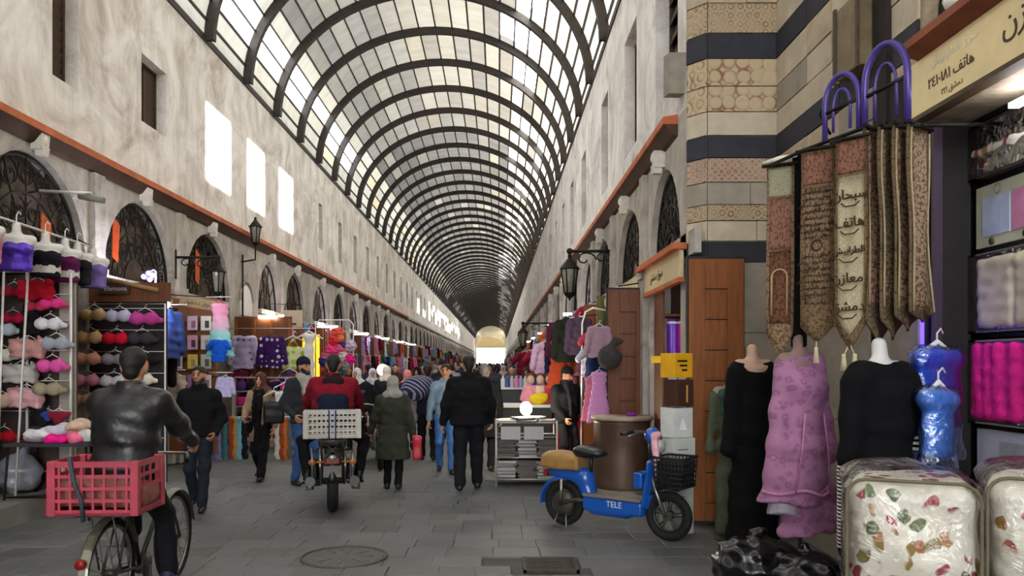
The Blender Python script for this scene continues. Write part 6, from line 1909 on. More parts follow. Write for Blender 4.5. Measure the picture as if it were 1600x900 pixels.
for i, (nm, cn, c, f) in enumerate(BUST):
    p = ra + (rb_ - ra) * f - Vector((0, 0, -.02))
    t = thing('bust_form', 'white bust form in %s bodice, %s along the steel rail' % (cn if cn not in ('black',) else nm, ORD[i]), 'bust form', p, .55, 'bust forms on the steel rail')
    link('bust', bust_me, mat('#d6d2cd', .5, .06, 8, .05), t)
    o = link('bodice', bustcl, None, t)
    m_ = cloth('#' + c) if 'sequin' not in nm else mat('#5a35c0', .25, .5, 60, .4, .4, .6)
    if not o.data.materials: o.data.materials.append(m_)
    recolor(o, m_)
    b = MB(); b.tube([(0, 0, -.06), (0, 0, .06), (.02, .01, .10), (.04, 0, .07)], .007, 6); b.obj('hook', M_WHITEP, t)
    if i in (2, 3):
        b = MB(); b.lathe([(.151, -.06), (.149, .03)], (0, 0, -.42), 20); o = b.obj('white_band', cloth('#cfc9c2'), t); o.scale.y = .62
# ---- pile table in front
TB = thing('stall_table', 'dark folding table of the lingerie stall heaped with underwear', 'table', (gx(92, 8.55), 8.6, 0), .0)
tz = at(0, 690, 8.5).z
b = MB(); b.box((0, 0, tz - .02), (.92, .62, .035)); b.obj('table_top', mat('#37343a', .7, .2, 8, .1), TB)
for sx in (-1, 1):
    for sy in (-1, 1):
        b = MB(); b.tube([(sx * .42, sy * .27, tz - .03), (sx * .47, sy * .30, .0)], .014, 8); b.obj('leg', M_IRON, TB)
b = MB(); b.tube([(-.45, -.29, .25), (.45, -.29, .25)], .01, 6); b.tube([(-.45, -.29, .25), (.45, .29, .22)], .01, 6); b.obj('cross_bar', M_IRON, TB)
for i, (nm, c, px, py, rx) in enumerate((('white', 'd5d3d8', 70, 672, .2), ('lilac white', 'c3bfd0', 95, 666, .16), ('beige', 'cbb09a', 122, 660, .17), ('cream', 'd8ccb8', 112, 674, .18), ('hot pink', 'e81e86', 98, 682, .15), ('rose', 'e86a90', 128, 682, .13), ('greyish white', 'c8c6c2', 138, 676, .14), ('pale pink', 'd0a0a8', 50, 680, .13))):
    p = at(px, py + 8, 8.5)
    o = solid('folded_underwear', [('e', (0, 0, .02), (rx, .12, .055)), ('e', (rx * .4, .04, .03), (rx * .6, .1, .05))], cloth('#' + c), None, .016, .03, wr=.012, wf=30, loc=(p.x, 8.42 + .05 * (i % 4), max(tz + .02, p.z)), rotz=i * .7)
    tag(o, '%s underwear lying in the heap on the dark stall table' % nm, 'underwear', 'underwear heap on the stall table')
o = solid('plastic_sack', [('e', (0, 0, .22), (.26, .2, .22)), ('c', (0, 0, .4), (.05, 0, .5), .06, .03), ('-b', (0, 0, -.4), (2, 2, .4), .01)], mat('#8f9198', .3, .2, 6, .3, 0, .5), None, .018, .05, wr=.016, wf=22, loc=(gx(40, 8.9), 8.78, .22)); tag(o, 'grey white plastic sack under the lingerie table', 'sack')
o = crate('empty red plastic crate standing under the lingerie table', 'crate', (gx(112, 8.75), 8.75, 0), .1, .42, .3, .3, M_RED, 6, 4)
# ---- second panel of bras, on the pier (d = 10.3)
D2 = 10.3
pn = thing('display_grid', 'dark mesh panel hung with rows of bras behind the cyclist', 'display panel', (gx(185, D2), D2, 0), 0)
w2 = (gx(258, D2) - gx(112, D2))
b = MB(); b.box((0, .06, 1.35), (w2, .03, 2.5)); b.obj('back_board', mat('#2c2526', .85, .2, 5, .1), pn)
b = MB(); b.box((0, .05, 2.66), (w2 + .1, .05, .26)); b.obj('head_board', M_DOOR_D, pn)
b = MB(); b.tube([(-w2 / 2, 0, .02), (-w2 / 2, 0, 2.5), (w2 / 2, 0, 2.5), (w2 / 2, 0, .02)], .013, 8); b.obj('frame', M_TUBE, pn)
for k in range(7):
    b = MB(); b.tube([(-w2 / 2, .02, .7 + .29 * k), (w2 / 2, .02, .7 + .29 * k)], .006, 5); b.obj('rail', M_WIRE, pn)
R2 = [('bra', 'gold beige', 'c9a878', 147, 478, 1.2), ('bra', 'silver lilac', 'b3b0c8', 187, 480, 1.2), ('bra', 'magenta', 'b9408c', 227, 483, 1.3), ('bra', 'nude', 'd3a878', 141, 513, 1.25), ('bra', 'bright red', 'c4162c', 182, 515, 1.2), ('bra', 'charcoal', '3a363c', 222, 515, 1.2),
      ('bra', 'salmon', 'd99a88', 138, 546, 1.25), ('bra', 'mid grey', '8c848a', 180, 548, 1.15), ('bra', 'rose pink', 'd48aa0', 136, 580, 1.2), ('bra', 'pearl white', 'c9c4c8', 178, 582, 1.15), ('bra', 'peach', 'd8a480', 130, 610, 1.15), ('bra', 'mustard yellow', 'd9b048', 152, 611, .8), ('bra', 'black', '1c1a1d', 222, 548, 1.2), ('bra', 'ivory', 'd8cfbf', 222, 580, 1.1), ('bra', 'dark plum', '4a2038', 180, 612, 1.1), ('bra', 'coral pink', 'd67a80', 222, 612, 1.1)]
for kind, cn, c, px, py, sc in R2:
    hang(kind, '%s padded bra on the dark mesh panel behind the cyclist' % cn, 'underwear', at(px, py, D2 - .10), rnd.uniform(-.1, .1), cloth('#' + c), sc, 'bras on the dark mesh panel', name='bra')
# head sign over the panel and the lamps
t = thing('shop_sign', 'small dark sign with pale lettering over the mesh panel', 'sign', at(178, 450, 10.305), 0)
b = MB(); b.box((0, 0, 0), (.42, .03, .16)); b.obj('board', mat('#4a372c', .6, .2, 6, .1), t)
text_obj('lettering', 'Elamona', .09, mat('#d8d0c4', .5, .05, 9, 0), t, (.03, -.018, -.01), (PI / 2, 0, 0), .002)
b = MB(); b.tube([(-.16, -.018, 0), (-.12, -.018, 0)], .02, 8); b.obj('emblem', mat('#b81c30', .5, .05, 9, 0), t)
b = MB(); b.tube([(0, 0, 0), (.75, 0, -.16)], .03, 8); o = b.obj('wooden_pole', mat('#94704c', .7, .2, 8, .2), None, at(160, 435, 10.29)); tag(o, 'bare wooden pole sloping over the small dark sign', 'pole')
t = thing('strip_lamp', 'bright white fluorescent strip lamp over the bra panel', 'lamp', at(236, 462, 10.9), 0)
b = MB(); b.tube([(-.28, .1, .06), (.28, -.1, -.08)], .028, 10); b.obj('tube', glow('#f4f8ff', 55.0), t)
b = MB(); b.tube([(-.28, .12, -.03), (.28, -.08, -.15)], .025, 10); b.obj('tube', glow('#f4f8ff', 55.0), t)
b = MB(); b.tube([(-.3, .16, .05), (.3, -.04, -.09)], .04, 6); b.obj('housing', M_WHITEP, t)
t = thing('blue_lamp', 'cluster lamp of blue violet bulbs on a white hook above the stall', 'lamp', at(232, 430, 10.9), 0)
for i, (dx, dz) in enumerate(((-.07, -.02), (0, .03), (.06, .0), (.02, -.06))):
    b = MB(); b.ball((dx, 0, dz), .032, 10, 8); b.obj('bulb', glow('#9a80ff', 14.0), t)
b = MB(); b.tube([(.1, 0, -.2), (.11, 0, .05), (.07, 0, .08), (.04, 0, .06)], .012, 8); b.obj('hook', M_WHITEP, t)
b = MB(); b.box((0, .05, 0), (.2, .02, .12)); b.obj('back_plate', M_BLACKP, t)
# blue down jacket on the corner
hang('jacket', 'dark blue quilted jacket hanging beside the strip lamp', 'jacket', at(260, 484, 11.2), .9, mat('#1c2f66', .5, .3, 9, .4, 0, .4), .95, name='hanging_jacket')
hang('trousers', 'black trousers hanging below the blue quilted jacket', 'trousers', at(256, 477, 11.28), .9, BLACK, 1.2, name='hanging_trousers')
hang('trousers', 'pale beige leggings hanging beside the black trousers', 'trousers', at(276, 585, 11.6), .1, cloth('#b5a596'), .75, name='hanging_leggings')
# ---- board with packs of stockings (d = 12.9)
D3 = 12.9
bd = thing('display_board', 'brown wooden board with packets of stockings behind the man in black sweater', 'display board', (gx(300, D3), D3, 0), 0)
w3 = gx(338, D3) - gx(264, D3)
b = MB(); b.box((0, .06, 1.5), (w3, .04, 2.6)); b.obj('back_board', mat('#7a4a2a', .6, .25, 4, .2), bd)
for z in (.9, 1.2, 1.5, 1.8, 2.1, 2.4):
    b = MB(); b.box((0, 0, z), (w3, .10, .015)); b.obj('shelf_board', mat('#6a3f24', .6, .25, 4, .2), bd)
for c_, px in enumerate((277, 301, 322)):
    for r_, py in enumerate((505, 535, 565, 597, 628)):
        cn, cc = ((('cream', 'd9cfb4'), ('white', 'd8d4d2'), ('blue edged', 'b8bccc'), ('grey', 'b5b0a8'), ('sand', 'c3b296')), (('lilac', 'c9b0c8'), ('pink', 'c894b0'), ('yellow', 'd9bc4a'), ('mauve', 'a87a9a'), ('purple', '8a4f90')), (('ivory', 'd9d5c8'), ('silver', 'c4c2c0'), ('green flecked', 'aab4a2'), ('pearl', 'd2ccc6'), ('rose', 'cfa8a8')))[c_][r_]
        p = at(px, py, D3 - .07)
        t = thing('stocking_packet', '%s packet of stockings on the brown board, %s row from the top' % (cn, ORD[r_]), 'packet', p, rnd.uniform(-.1, .1), 'packets of stockings on the brown board')
        b = MB(); b.box((0, 0, 0), (.17, .03, .24)); b.obj('packet', mat('#' + cc, .4, .1, 9, .05, 0, .5), t, bevel=.006)
        b = MB(); b.box((.02, -.017, -.02), (.07, .003, .12)); b.obj('printed_panel', mat(('#5a4a52', '#8a5f78', '#3f3a44', '#9a8f86')[(c_ + r_) % 4], .5, .1, 9, 0), t)
t = thing('shop_sign', 'tan sign strip over the brown stocking board', 'sign', at(310, 474, 12.915), .0)
b = MB(); b.box((0, 0, 0), (.62, .04, .17), Matrix.Rotation(.16, 3, 'Y')); b.obj('board', mat('#a08868', .6, .15, 6, .1), t)
text_obj('lettering', ar('سوق دمشق'), .1, M_INK, t, (.02, -.024, 0), (PI / 2, .16, 0), .002)
# long gradient dress
def gradient(stops):
    m, nt, bb = newmat('dip_dyed_cloth')
    tc = nt.nodes.new('ShaderNodeTexCoord'); sp = nt.nodes.new('ShaderNodeSeparateXYZ'); nt.links.new(tc.outputs['Object'], sp.inputs[0])
    mu = N(nt, 'ShaderNodeMath', operation='MULTIPLY'); mu.inputs[1].default_value = -.9; nt.links.new(sp.outputs[2], mu.inputs[0])
    nt.links.new(ramp(nt, mu.outputs[0], stops), bb.inputs['Base Color']); bb.inputs['Roughness'].default_value = .8
    return m
hang('dress', 'long dress fading from pink to aqua hanging high above the stall', 'dress', at(344, 473, 12.4), .1, gradient([(.2, '#d890b0'), (.45, '#c8a8b8'), (.55, '#86c4c4'), (.95, '#7ac0c0')]), .82, name='hanging_dress', hm=mat('#c83040', .4, .1, 9, 0))
hang('tshirt', 'cobalt blue top hanging in front of the pink and aqua dress', 'shirt', at(342, 530, 12.25), .1, cloth('#1450b8'), .62, name='hanging_blouse')
hang('shirt', 'lavender top hanging under the cobalt blue top', 'shirt', at(352, 588, 12.2), .2, cloth('#b0a8d0'), .55, name='hanging_blouse')
# purple goods (d = 15.6)
D4 = 15.7
b = MB(); b.box((0, .1, 0), (gx(452, D4) - gx(362, D4), .05, 2.5)); o = b.obj('door_3', M_DOOR_D, None, (gx(407, D4), D4 + .1, 1.42)); struct(o)
for k in range(4):
    b = MB(); b.box((0, -.03 + .1, 0), (.06, .03, 2.4)); q = b.obj('stile', M_DOOR, o, (-.55 + .37 * k, -.03, 0))
hang('shirt', 'pale lavender top with small purple flowers on the brown shop door', 'shirt', at(381, 523, D4 - .1), 0, spots('#b9aed0', '#5d3f8a', 9, .22, None, .85, True), 1.15, name='hanging_blouse', hm=mat('#4a4046', .5, .1, 9, 0))
hang('shirt', 'dark purple top with white polka dots on the brown shop door', 'shirt', at(425, 524, D4 - .15), 0, spots('#3a1a58', '#d8ccd8', 10, .3), 1.1, name='hanging_blouse', hm=mat('#4a4046', .5, .1, 9, 0))
hang('bag', 'lime and white printed backpack hanging beside the polka dot top', 'bag', at(458, 528, D4 + .1), .2, spots('#c8cca0', '#9ab030', 9, .5), 1.5, name='backpack')
hang('scarf', 'long white scarf hanging in front of the amber lit board', 'scarf', at(483, 522, D4 + .05), 0, cloth('#d8d4d0'), 1.9, name='hanging_scarf')
hang('shirt', 'magenta top hanging low behind the lavender flowered top', 'shirt', at(372, 578, D4 - .02), .3, cloth('#8a2850'), .8, name='hanging_blouse')
hang('camisole', 'dark violet camisole hanging below the polka dot top', 'underwear', at(392, 590, D4 - .2), .1, cloth('#33204a'), 1.3)
hang('tshirt', 'pink top hanging below the polka dot top', 'shirt', at(436, 592, D4 - .1), .2, cloth('#c0708f'), .9, name='hanging_blouse')
hang('bag', 'royal blue bag hanging behind the woman in beige coat', 'bag', at(452, 578, D4 - .1), .2, cloth('#3048b8'), 1.2, name='hanging_bag')
hang('bag', 'white carrier bag beside the woman in beige coat', 'bag', at(446, 600, 11.2), .2, cloth('#c9c6c4'), .95, name='carrier_bag')
hang('bag', 'black handbag hanging on the arm of the woman in beige coat', 'bag', at(428, 614, 11.15), .3, mat('#151417', .4, .2, 8, .1), 1.0, name='handbag')
# scarves and skirts on a low rail, behind the two walkers
SC = [('lilac patterned', '8f88b8', 340, 1.5), ('teal', '3f7a80', 351, 1.), ('brick red', '8f3f3a', 361, 1.), ('mustard', 'b08a3a', 368, .9), ('sky blue', '6aa0b8', 374, .9), ('black', '18181c', 382, 1.), ('ivory', 'cfc8ba', 434, .9), ('orange', 'd0702a', 446, 1.), ('grey', '6a6668', 452, .9), ('rust', '9a4a30', 440, .9)]
lr = thing('clothes_rail', 'low steel clothes rail with coloured scarves at the left stalls', 'rail', (gx(400, 13.6), 13.7, 0), 0)
zr = at(0, 652, 13.6).z
b = MB(); b.tube([(gx(325, 13.6) - gx(400, 13.6), 0, zr), (gx(470, 13.6) - gx(400, 13.6), 0, zr)], .012, 8); b.obj('rail', M_WIRE, lr)
for px in (325, 470):
    b = MB(); b.tube([(gx(px, 13.6) - gx(400, 13.6), 0, 0), (gx(px, 13.6) - gx(400, 13.6), 0, zr)], .014, 8); b.obj('post', M_WIRE, lr)
for cn, c, px, sc in SC:
    hang('scarf', '%s scarf hanging from the low steel clothes rail' % cn, 'scarf', at(px, 652, 13.65), 0, cloth('#' + c) if 'pattern' not in cn else spots('#8f88b8', '#5a5aa0', 18, .25), .9 * max(1, sc * .95), 'scarves on the low rail', hanger=False, name='hanging_scarf')
# small goods shelves behind them
t = thing('goods_shelf', 'white shop shelf of small folded goods behind the woman in beige coat', 'shelf', (gx(420, 15.2), 15.3, 0), 0)
for z in (.55, .85, 1.15, 1.42):
    b = MB(); b.box((0, 0, z), (1.3, .3, .025)); b.obj('shelf_board', mat('#a8a09a', .6, .1, 8, .1), t)
for x in (-.65, .65):
    b = MB(); b.box((x, 0, .72), (.03, .3, 1.44)); b.obj('side_panel', mat('#a8a09a', .6, .1, 8, .1), t)
k = 0
for zi, z in enumerate((.565, .865, 1.165)):
    for xi in range(6):
        cn, c = (('black', '1f1d22'), ('white', 'd2cfce'), ('hot pink', 'd8308a'), ('dark red', '7d2030'), ('purple', '5a3a80'), ('grey', '7f7b80'), ('navy', '22284a'))[(xi * 3 + zi * 2) % 7]
        o = solid('folded_shirt', [('b', (0, 0, .09), (.09, .12, .085))], cloth('#' + c), None, .03, .03, wr=.006, loc=(gx(420, 15.2) - .53 + .212 * xi, 15.25, z)); tag(o, '%s folded top, %s along the %s shelf of the white goods shelf' % (cn, ORD[xi], ('bottom', 'second', 'third')[zi]), 'clothes', 'folded tops on the white shelf')
# sign plate, amber board, hanging ornaments
t = thing('shop_sign', 'cream hanging sign plate with a dark printed line above the polka dot top', 'sign', at(458, 498, 17.2), -.1)
b = MB(); b.box((0, 0, 0), (.42, .03, .38)); b.obj('board', mat('#d2bfa8', .6, .1, 6, .1), t)
b = MB(); b.box((-.02, -.018, -.12), (.2, .004, .045)); b.obj('printed_line', M_INK, t)
b = MB(); b.tube([(-.2, 0, .19), (-.15, 0, .35), (.2, 0, .30), (-.9, 0, .36), (.2, 0, .30), (.2, 0, .19)], .012, 6); b.obj('bracket', M_IRON, t)
t = thing('glowing_board', 'amber lit board standing behind the man in navy beanie', 'light board', (gx(486, 18.6), 18.6, 0), 0)
b = MB(); b.box((0, 0, at(0, 560, 18.6).z), (.40, .05, 1.15)); b.obj('panel', glow('#e09a28', .75), t)  # emission puts the light falling on the board into its material
b = MB(); b.box2((-.23, .03, 0), (.23, .06, at(0, 520, 18.6).z)); b.obj('back_frame', M_DOOR_D, t)
OR = [('coral', 'e0553f', 527, 520, .13), ('scarlet', 'd0303a', 522, 533, .12), ('hot pink', 'e0407a', 518, 548, .15), ('pink', 'd8648c', 532, 545, .12), ('violet', '503060', 536, 540, .10), ('pale lilac', 'b8a8c0', 548, 540, .13), ('magenta', 'd8207a', 546, 562, .13), ('rose', 'c86a88', 512, 558, .13), ('orange', 'e07a4a', 530, 528, .10), ('white', 'cfc8c4', 536, 556, .11), ('dark red', '8a2030', 524, 564, .12), ('blue', '3a3a8a', 505, 565, .11), ('grey', '8f8a88', 541, 570, .12)]
for cn, c, px, py, r in OR:
    p = at(px, py, 17.0)
    t = thing('hanging_rosette', '%s fluffy rosette hanging in the cluster above the motorcycle rider' % cn, 'ornament', p, 0, 'fluffy rosettes above the rider')
    solid('rosette', [('e', (0, 0, 0), (r, r * .7, r))], cloth('#' + c), t, .022, .02, wr=.022, wf=42)
    b = MB(); b.tube([(0, 0, r * .8), (0, 0, at(0, 501, 17.0).z - p.z)], .004, 4); b.obj('string', M_WHITEP, t)
t = thing('frame_stand', 'white tubular arch frame above the hanging rosettes', 'stand', (gx(510, 17.0), 17.0, 0), 0)
b = MB(); x0, x1 = gx(493, 17.0) - gx(510, 17.0), gx(552, 17.0) - gx(510, 17.0); zt = at(0, 500, 17.0).z
b.tube([(x0, 0, 0), (x0, 0, zt - .1), (x0 + .08, 0, zt), (x1 - .08, 0, zt), (x1, 0, zt - .1), (x1, 0, 0)], .014, 8); b.obj('frame', M_TUBE, t)
# low tube lamp
t = thing('strip_lamp', 'short white strip lamp over the brown shop door', 'lamp', at(418, 496, 15.82), 0)
b = MB(); b.tube([(-.18, 0, 0), (.18, 0, 0)], .025, 10); b.obj('tube', glow('#fff4e0', 12.0), t)
b = MB(); b.box((0, .02, .04), (.42, .06, .04)); b.obj('housing', M_WHITEP, t)
# ---- wall lamps and brackets
def lantern(label, loc, s=1., lit=False):
    t = thing('street_lantern', label, 'lantern', loc, 0)
    b = MB(); b.lathe([(.02, .16), (.05, .12), (.13, .02), (.14, 0), (.10, -.01)], n=6); b.ball((0, 0, .18), .03, 8, 6); b.obj('cap', M_IRON, t)
    b = MB(); b.lathe([(.115, -.01), (.07, -.34), (0, -.34)], n=6); b.obj('glass', mat('#8b877c', .2, .2, 9, .05, 0, .6), t)
    for k in range(6):
        a = 2 * PI * k / 6
        b = MB(); b.tube([(.12 * math.cos(a), .12 * math.sin(a), 0), (.074 * math.cos(a), .074 * math.sin(a), -.34)], .010, 5); b.obj('glazing_bar', M_IRON, t)
    b = MB(); b.lathe([(.085, -.34), (.07, -.38), (.02, -.42), (.0, -.46)], n=8); b.ring((0, 0, 0), .135, .012, 'z', 12, 5); b.obj('base', M_IRON, t)
    t.scale = (s, s, s)
    return t
def bracket_arm(t, L, s=1, drop=.25):
    b = MB(); b.tube([(0, 0, drop), (L, 0, drop)], .022, 8); b.obj('arm', M_IRON, t)
    b = MB(); b.tube([(0, 0, .17), (0, 0, drop)], .01, 6); b.obj('hanger_rod', M_IRON, t)
    b = MB(); b.tube([(L * .35 + .16 * math.cos(a * .45) * (1 - a / 16), 0, drop - .12 + .12 * math.sin(a * .45) * (1 - a / 16)) for a in range(14)], .012, 6); b.tube([(L * .75 + .13 * math.cos(a * .45) * (1 - a / 16), 0, drop - .1 + .1 * math.sin(a * .45) * (1 - a / 16)) for a in range(14)], .012, 6); b.obj('scroll', M_IRON, t)
    b = MB(); b.box((L, 0, drop - .12), (.04, .05, .5)); b.obj('wall_plate', M_IRON, t)
    b = MB(); b.ball((0, 0, drop), .045, 10, 8); b.obj('finial', M_IRON, t)
p = at(890, 420, 13.6); t = lantern('black iron lantern hanging from a scrolled bracket over the open wooden doors', p, 1.25); bracket_arm(t, (XR - p.x) / 1.25)
p = at(340, 425, 13.1); t = lantern('dark iron lantern on a bracket in front of the third arch', p, 1.0); bracket_arm(t, (XL - p.x))
t = lantern('small iron lantern with tall glass standing on the terracotta cornice', (XL + .32, 16.4, 4.62), 1.0); b = MB(); b.tube([(0, 0, -.4), (0, 0, -.7), (-.3, 0, -.75)], .02, 8); b.obj('arm', M_IRON, t); b = MB(); b.tube([(-.27, 0, -.6), (-.27, 0, -2.2)], .02, 8); b.obj('conduit', M_IRON, t)
for px, d, lb in ((686, 60, 'far dark lantern on the pale wall beyond the brightest shops'), (817, 26, 'round dark lantern hung over the stalls of the right row')):
    if px == 817:
        p = at(817, 520, 26); t = lantern(lb, p, 1.3); bracket_arm(t, (XR - p.x) / 1.3)
t = thing('tube_fixture', 'grey tube light fixture sticking out from the first arch', 'lamp', at(62, 298, 9.2), 0)
b = MB(); b.tube([(0, 0, 0), (.62, 0, -.03)], .018, 8); b.obj('arm', M_WIRE, t)
b = MB(); b.tube([(.42, .1, -.04), (.72, .1, -.10)], .04, 8); b.obj('lamp_head', mat('#7d7a74', .5, .1, 9, .1), t)
b = MB(); b.tube([(0, 0, 0), (-.45, .1, -.05)], .014, 6); b.obj('bracket', M_IRON, t)
# orange and yellow paper scraps seen in the fanlights
for i, (px, py, c, d, lb) in enumerate(((180, 372, 'c8542a', 11.5, 'orange cloth scrap behind the grille of the second arch'), (70, 372, 'b85a2c', 9.5, 'orange cloth scrap behind the grille of the first arch'), (308, 415, 'bd5a30', 14.2, 'orange cloth scrap on the grille of the third arch'))):
    b = MB(); b.prism([(-.1, -.28), (.06, -.35), (.12, .2), (-.08, .3)], 'x', 0, .012)
    y_ = d; x_ = XL - .06; z_ = EYE + (568 - py) / FP * (x_ * FP / (px - VX))
    o = b.obj('cloth_scrap', cloth('#' + c), None, (x_, x_ * FP / (px - VX), z_)); tag(o, lb, 'cloth')

for lb, pa, pb_, d in (('thin steel rail over the blue quilted jacket', 240, 292, 11.28), ('thin steel rail over the pink and aqua dress', 322, 364, 12.42), ('thin steel rail over the beige leggings', 268, 290, 11.6), ('thin low steel rail over the lavender top', 326, 364, 12.18), ('thin steel rail along the brown shop door for the purple tops', 360, 492, D4 - .08)):
    z = at(0, {11.28: 476, 12.42: 464, 11.6: 578, 12.18: 582, D4 - .08: 513}[d], d).z
    t = thing('clothes_rail', lb, 'rail', (gx(pa, d), d, z), 0)
    b = MB(); b.tube([(0, 0, 0), (gx(pb_, d) - gx(pa, d), 0, 0)], .010, 6); b.obj('rail', M_WIRE, t)
    b = MB(); b.tube([(0, 0, 0), (min(-.1, XL - gx(pa, d)), .05, .05)], .010, 6); b.obj('bracket', M_IRON, t)
# ================================================================== RIGHT STALLS, BACKGROUND CROWD, FAR SHOPS
# ---- newspaper stand
NS = Vector((gx(822, 10.8), 10.9, 0))
t = thing('newspaper_stand', 'wire newspaper stand packed with folded papers beside the scooter', 'stand', NS, 0)
b = MB()
for sx in (-.42, .42):
    for sy in (-.28, .28):
        q = MB(); q.tube([(sx, sy, 0), (sx, sy, .90)], .014, 8); q.obj('post', M_WIRE, t)
for z in (.10, .40, .68, .88):
    q = MB(); q.tube([(-.42, -.28, z), (.42, -.28, z), (.42, .28, z), (-.42, .28, z)], .009, 6, closed=True); q.obj('rail', M_WIRE, t)
    q = MB(); q.box((0, 0, z - .006), (.84, .56, .008)); q.obj('shelf_board', mat('#55524e', .6, .2, 8, .1), t)
def paper_mat(c, ink):
    m, nt, bb = newmat('printed_paper')
    w = N(nt, 'ShaderNodeTexWave', Scale=26.0, wave_type='BANDS', bands_direction='X'); w.inputs['Distortion'].default_value = 6.; w.inputs['Detail'].default_value = 3.
    nt.links.new(coords(nt), w.inputs['Vector'])
    nt.links.new(ramp(nt, w.outputs[1], [(.2, ink), (.6, c)]), bb.inputs['Base Color']); bb.inputs['Roughness'].default_value = .8
    return m
PAP = [paper_mat('#8f8b84', '#55504e'), paper_mat('#6f6b68', '#3c3836'), paper_mat('#b8b6b4', '#8a8683'), paper_mat('#75655e', '#463a36')]
pm_ = MB(); pm_.box((0, 0, .012), (.25, .34, .022)); pm_.box((0, -.172, .012), (.25, .01, .026)); pme_ = pm_.mesh('newspaper')
for zi, z in enumerate((.105, .405)):
    for xi in range(3):
        for k in range(10):
            o = link('newspaper', pme_, None, None, (NS.x - .275 + .275 * xi + rnd.uniform(-.02, .02), NS.y - .06 + rnd.uniform(-.06, .03), z + .0245 * k), rnd.uniform(-.12, .12))
            if not o.data.materials: o.data.materials.append(PAP[0])
            recolor(o, PAP[(xi + k * 2 + zi) % 4])
            tag(o, 'folded newspaper, %s from the bottom of the %s pile on the %s shelf' % (ORD[k], ('first', 'middle', 'last')[xi], ('bottom', 'middle')[zi]), 'newspaper', 'newspapers in the wire stand')
for k, (dx, dy, dz, r, nm) in enumerate(((-.28, -.1, 0, .1, 'grey newspaper lying on top of the stand at its near corner'), (.02, -.16, 0, -.1, 'white newspaper lying open at the front of the stand top'), (.28, -.08, 0, .2, 'newspaper with dark print at the far front corner of the stand'), (-.2, .12, .0, .5, 'brownish newspaper at the back of the stand top'), (.12, .1, .03, -.4, 'crumpled newspaper in the middle of the stand top'), (-.05, -.02, .03, .3, 'folded white newspaper on the middle of the stand top'))):
    o = link('newspaper', pme_, None, None, (NS.x + dx, NS.y + dy, .886 + dz), r); recolor(o, PAP[(k * 3 + 2) % 4]); tag(o, nm, 'newspaper', 'newspapers on the stand top')
for k, (dx, z, nm) in enumerate(((-.22, .70, 'white newspaper hung over the front rail of the stand'), (.10, .70, 'second white newspaper hung over the front rail of the stand'))):
    b = MB(); b.box((0, 0, 0), (.27, .012, .18), Matrix.Rotation(-.12, 3, 'X')); o = b.obj('newspaper', PAP[2], None, (NS.x + dx, NS.y - .305, z + .04)); tag(o, nm, 'newspaper')
t = thing('bright_ball', 'blazing bare bulb lamp standing at the back of the newspaper stand', 'lamp', (gx(822, 11.15), 11.15, .885), 0)  # glowing ball on a small base, marks a bright spot on the stand
b = MB(); b.ball((0, 0, .16), (.085, .085, .10), 14, 10); b.obj('bulb', glow('#fff2d2', 70.0), t)
b = MB(); b.lathe([(0, 0), (.05, 0), (.03, .03), (.025, .09)], n=12); b.obj('base_cup', M_WHITEP, t)
o = solid('yellow_bag', [('e', (0, 0, .1), (.16, .1, .11)), ('c', (-.1, 0, .1), (.12, 0, .15), .06, .05)], mat('#e0c018', .5, .15, 9, .1), None, .02, .03, wr=.006, loc=(gx(842, 13.6), 13.65, .976)); tag(o, 'bright yellow bag on the counter behind the newspaper stand', 'bag')
# counters beyond
def counter(label, x0, x1, d, h, front, top):
    t = thing('stall_counter', label, 'counter', ((x0 + x1) / 2, d, 0), 0)
    b = MB(); b.box((0, .3, h / 2 - .02), (x1 - x0, .6, h - .04)); b.obj('front', front, t)
    b = MB(); b.box((0, .3, h), (x1 - x0 + .06, .68, .05)); b.obj('counter_top', top, t)
    return t
counter('dark counter with white top behind the newspaper stand', gx(778, 13.5), gx(862, 13.5), 13.5, .95, mat('#2a2a2e', .6, .2, 6, .1), mat('#d4d0ca', .5, .1, 6, .05))
counter('grey counter with white cloth top further down the right stalls', gx(782, 17), gx(850, 17), 17, 1.15, mat('#4a4a50', .6, .2, 6, .1), mat('#d8d4d0', .5, .1, 6, .05))
counter('long low counter in front of the bright end of the market', gx(770, 24), gx(830, 24), 24, 1.0, mat('#6a6a72', .6, .2, 6, .1), mat('#d0ccc8', .5, .1, 6, .05))
bt = [('white', 'd8d4d8'), ('blue', '3a4a9a'), ('clear grey', 'a8acb8'), ('pink', 'd080a0'), ('lilac', '9a90c0'), ('cream', 'd8ccb0')]
for i in range(10):
    cn, c = bt[i % 6]
    b = MB(); b.lathe([(0, 0), (.05, 0), (.052, .02), (.052, .17), (.02, .21), (.02, .25), (0, .25)], n=12)
    o = b.obj('bottle', mat('#' + c, .3, .1, 9, 0, 0, .5), None, (gx(786 + 7 * i, 17.1), 17.15, 1.175)); tag(o, '%s bottle, %s along the grey counter with white cloth top' % (cn, ORD[i]), 'bottle', 'bottles on the grey counter')
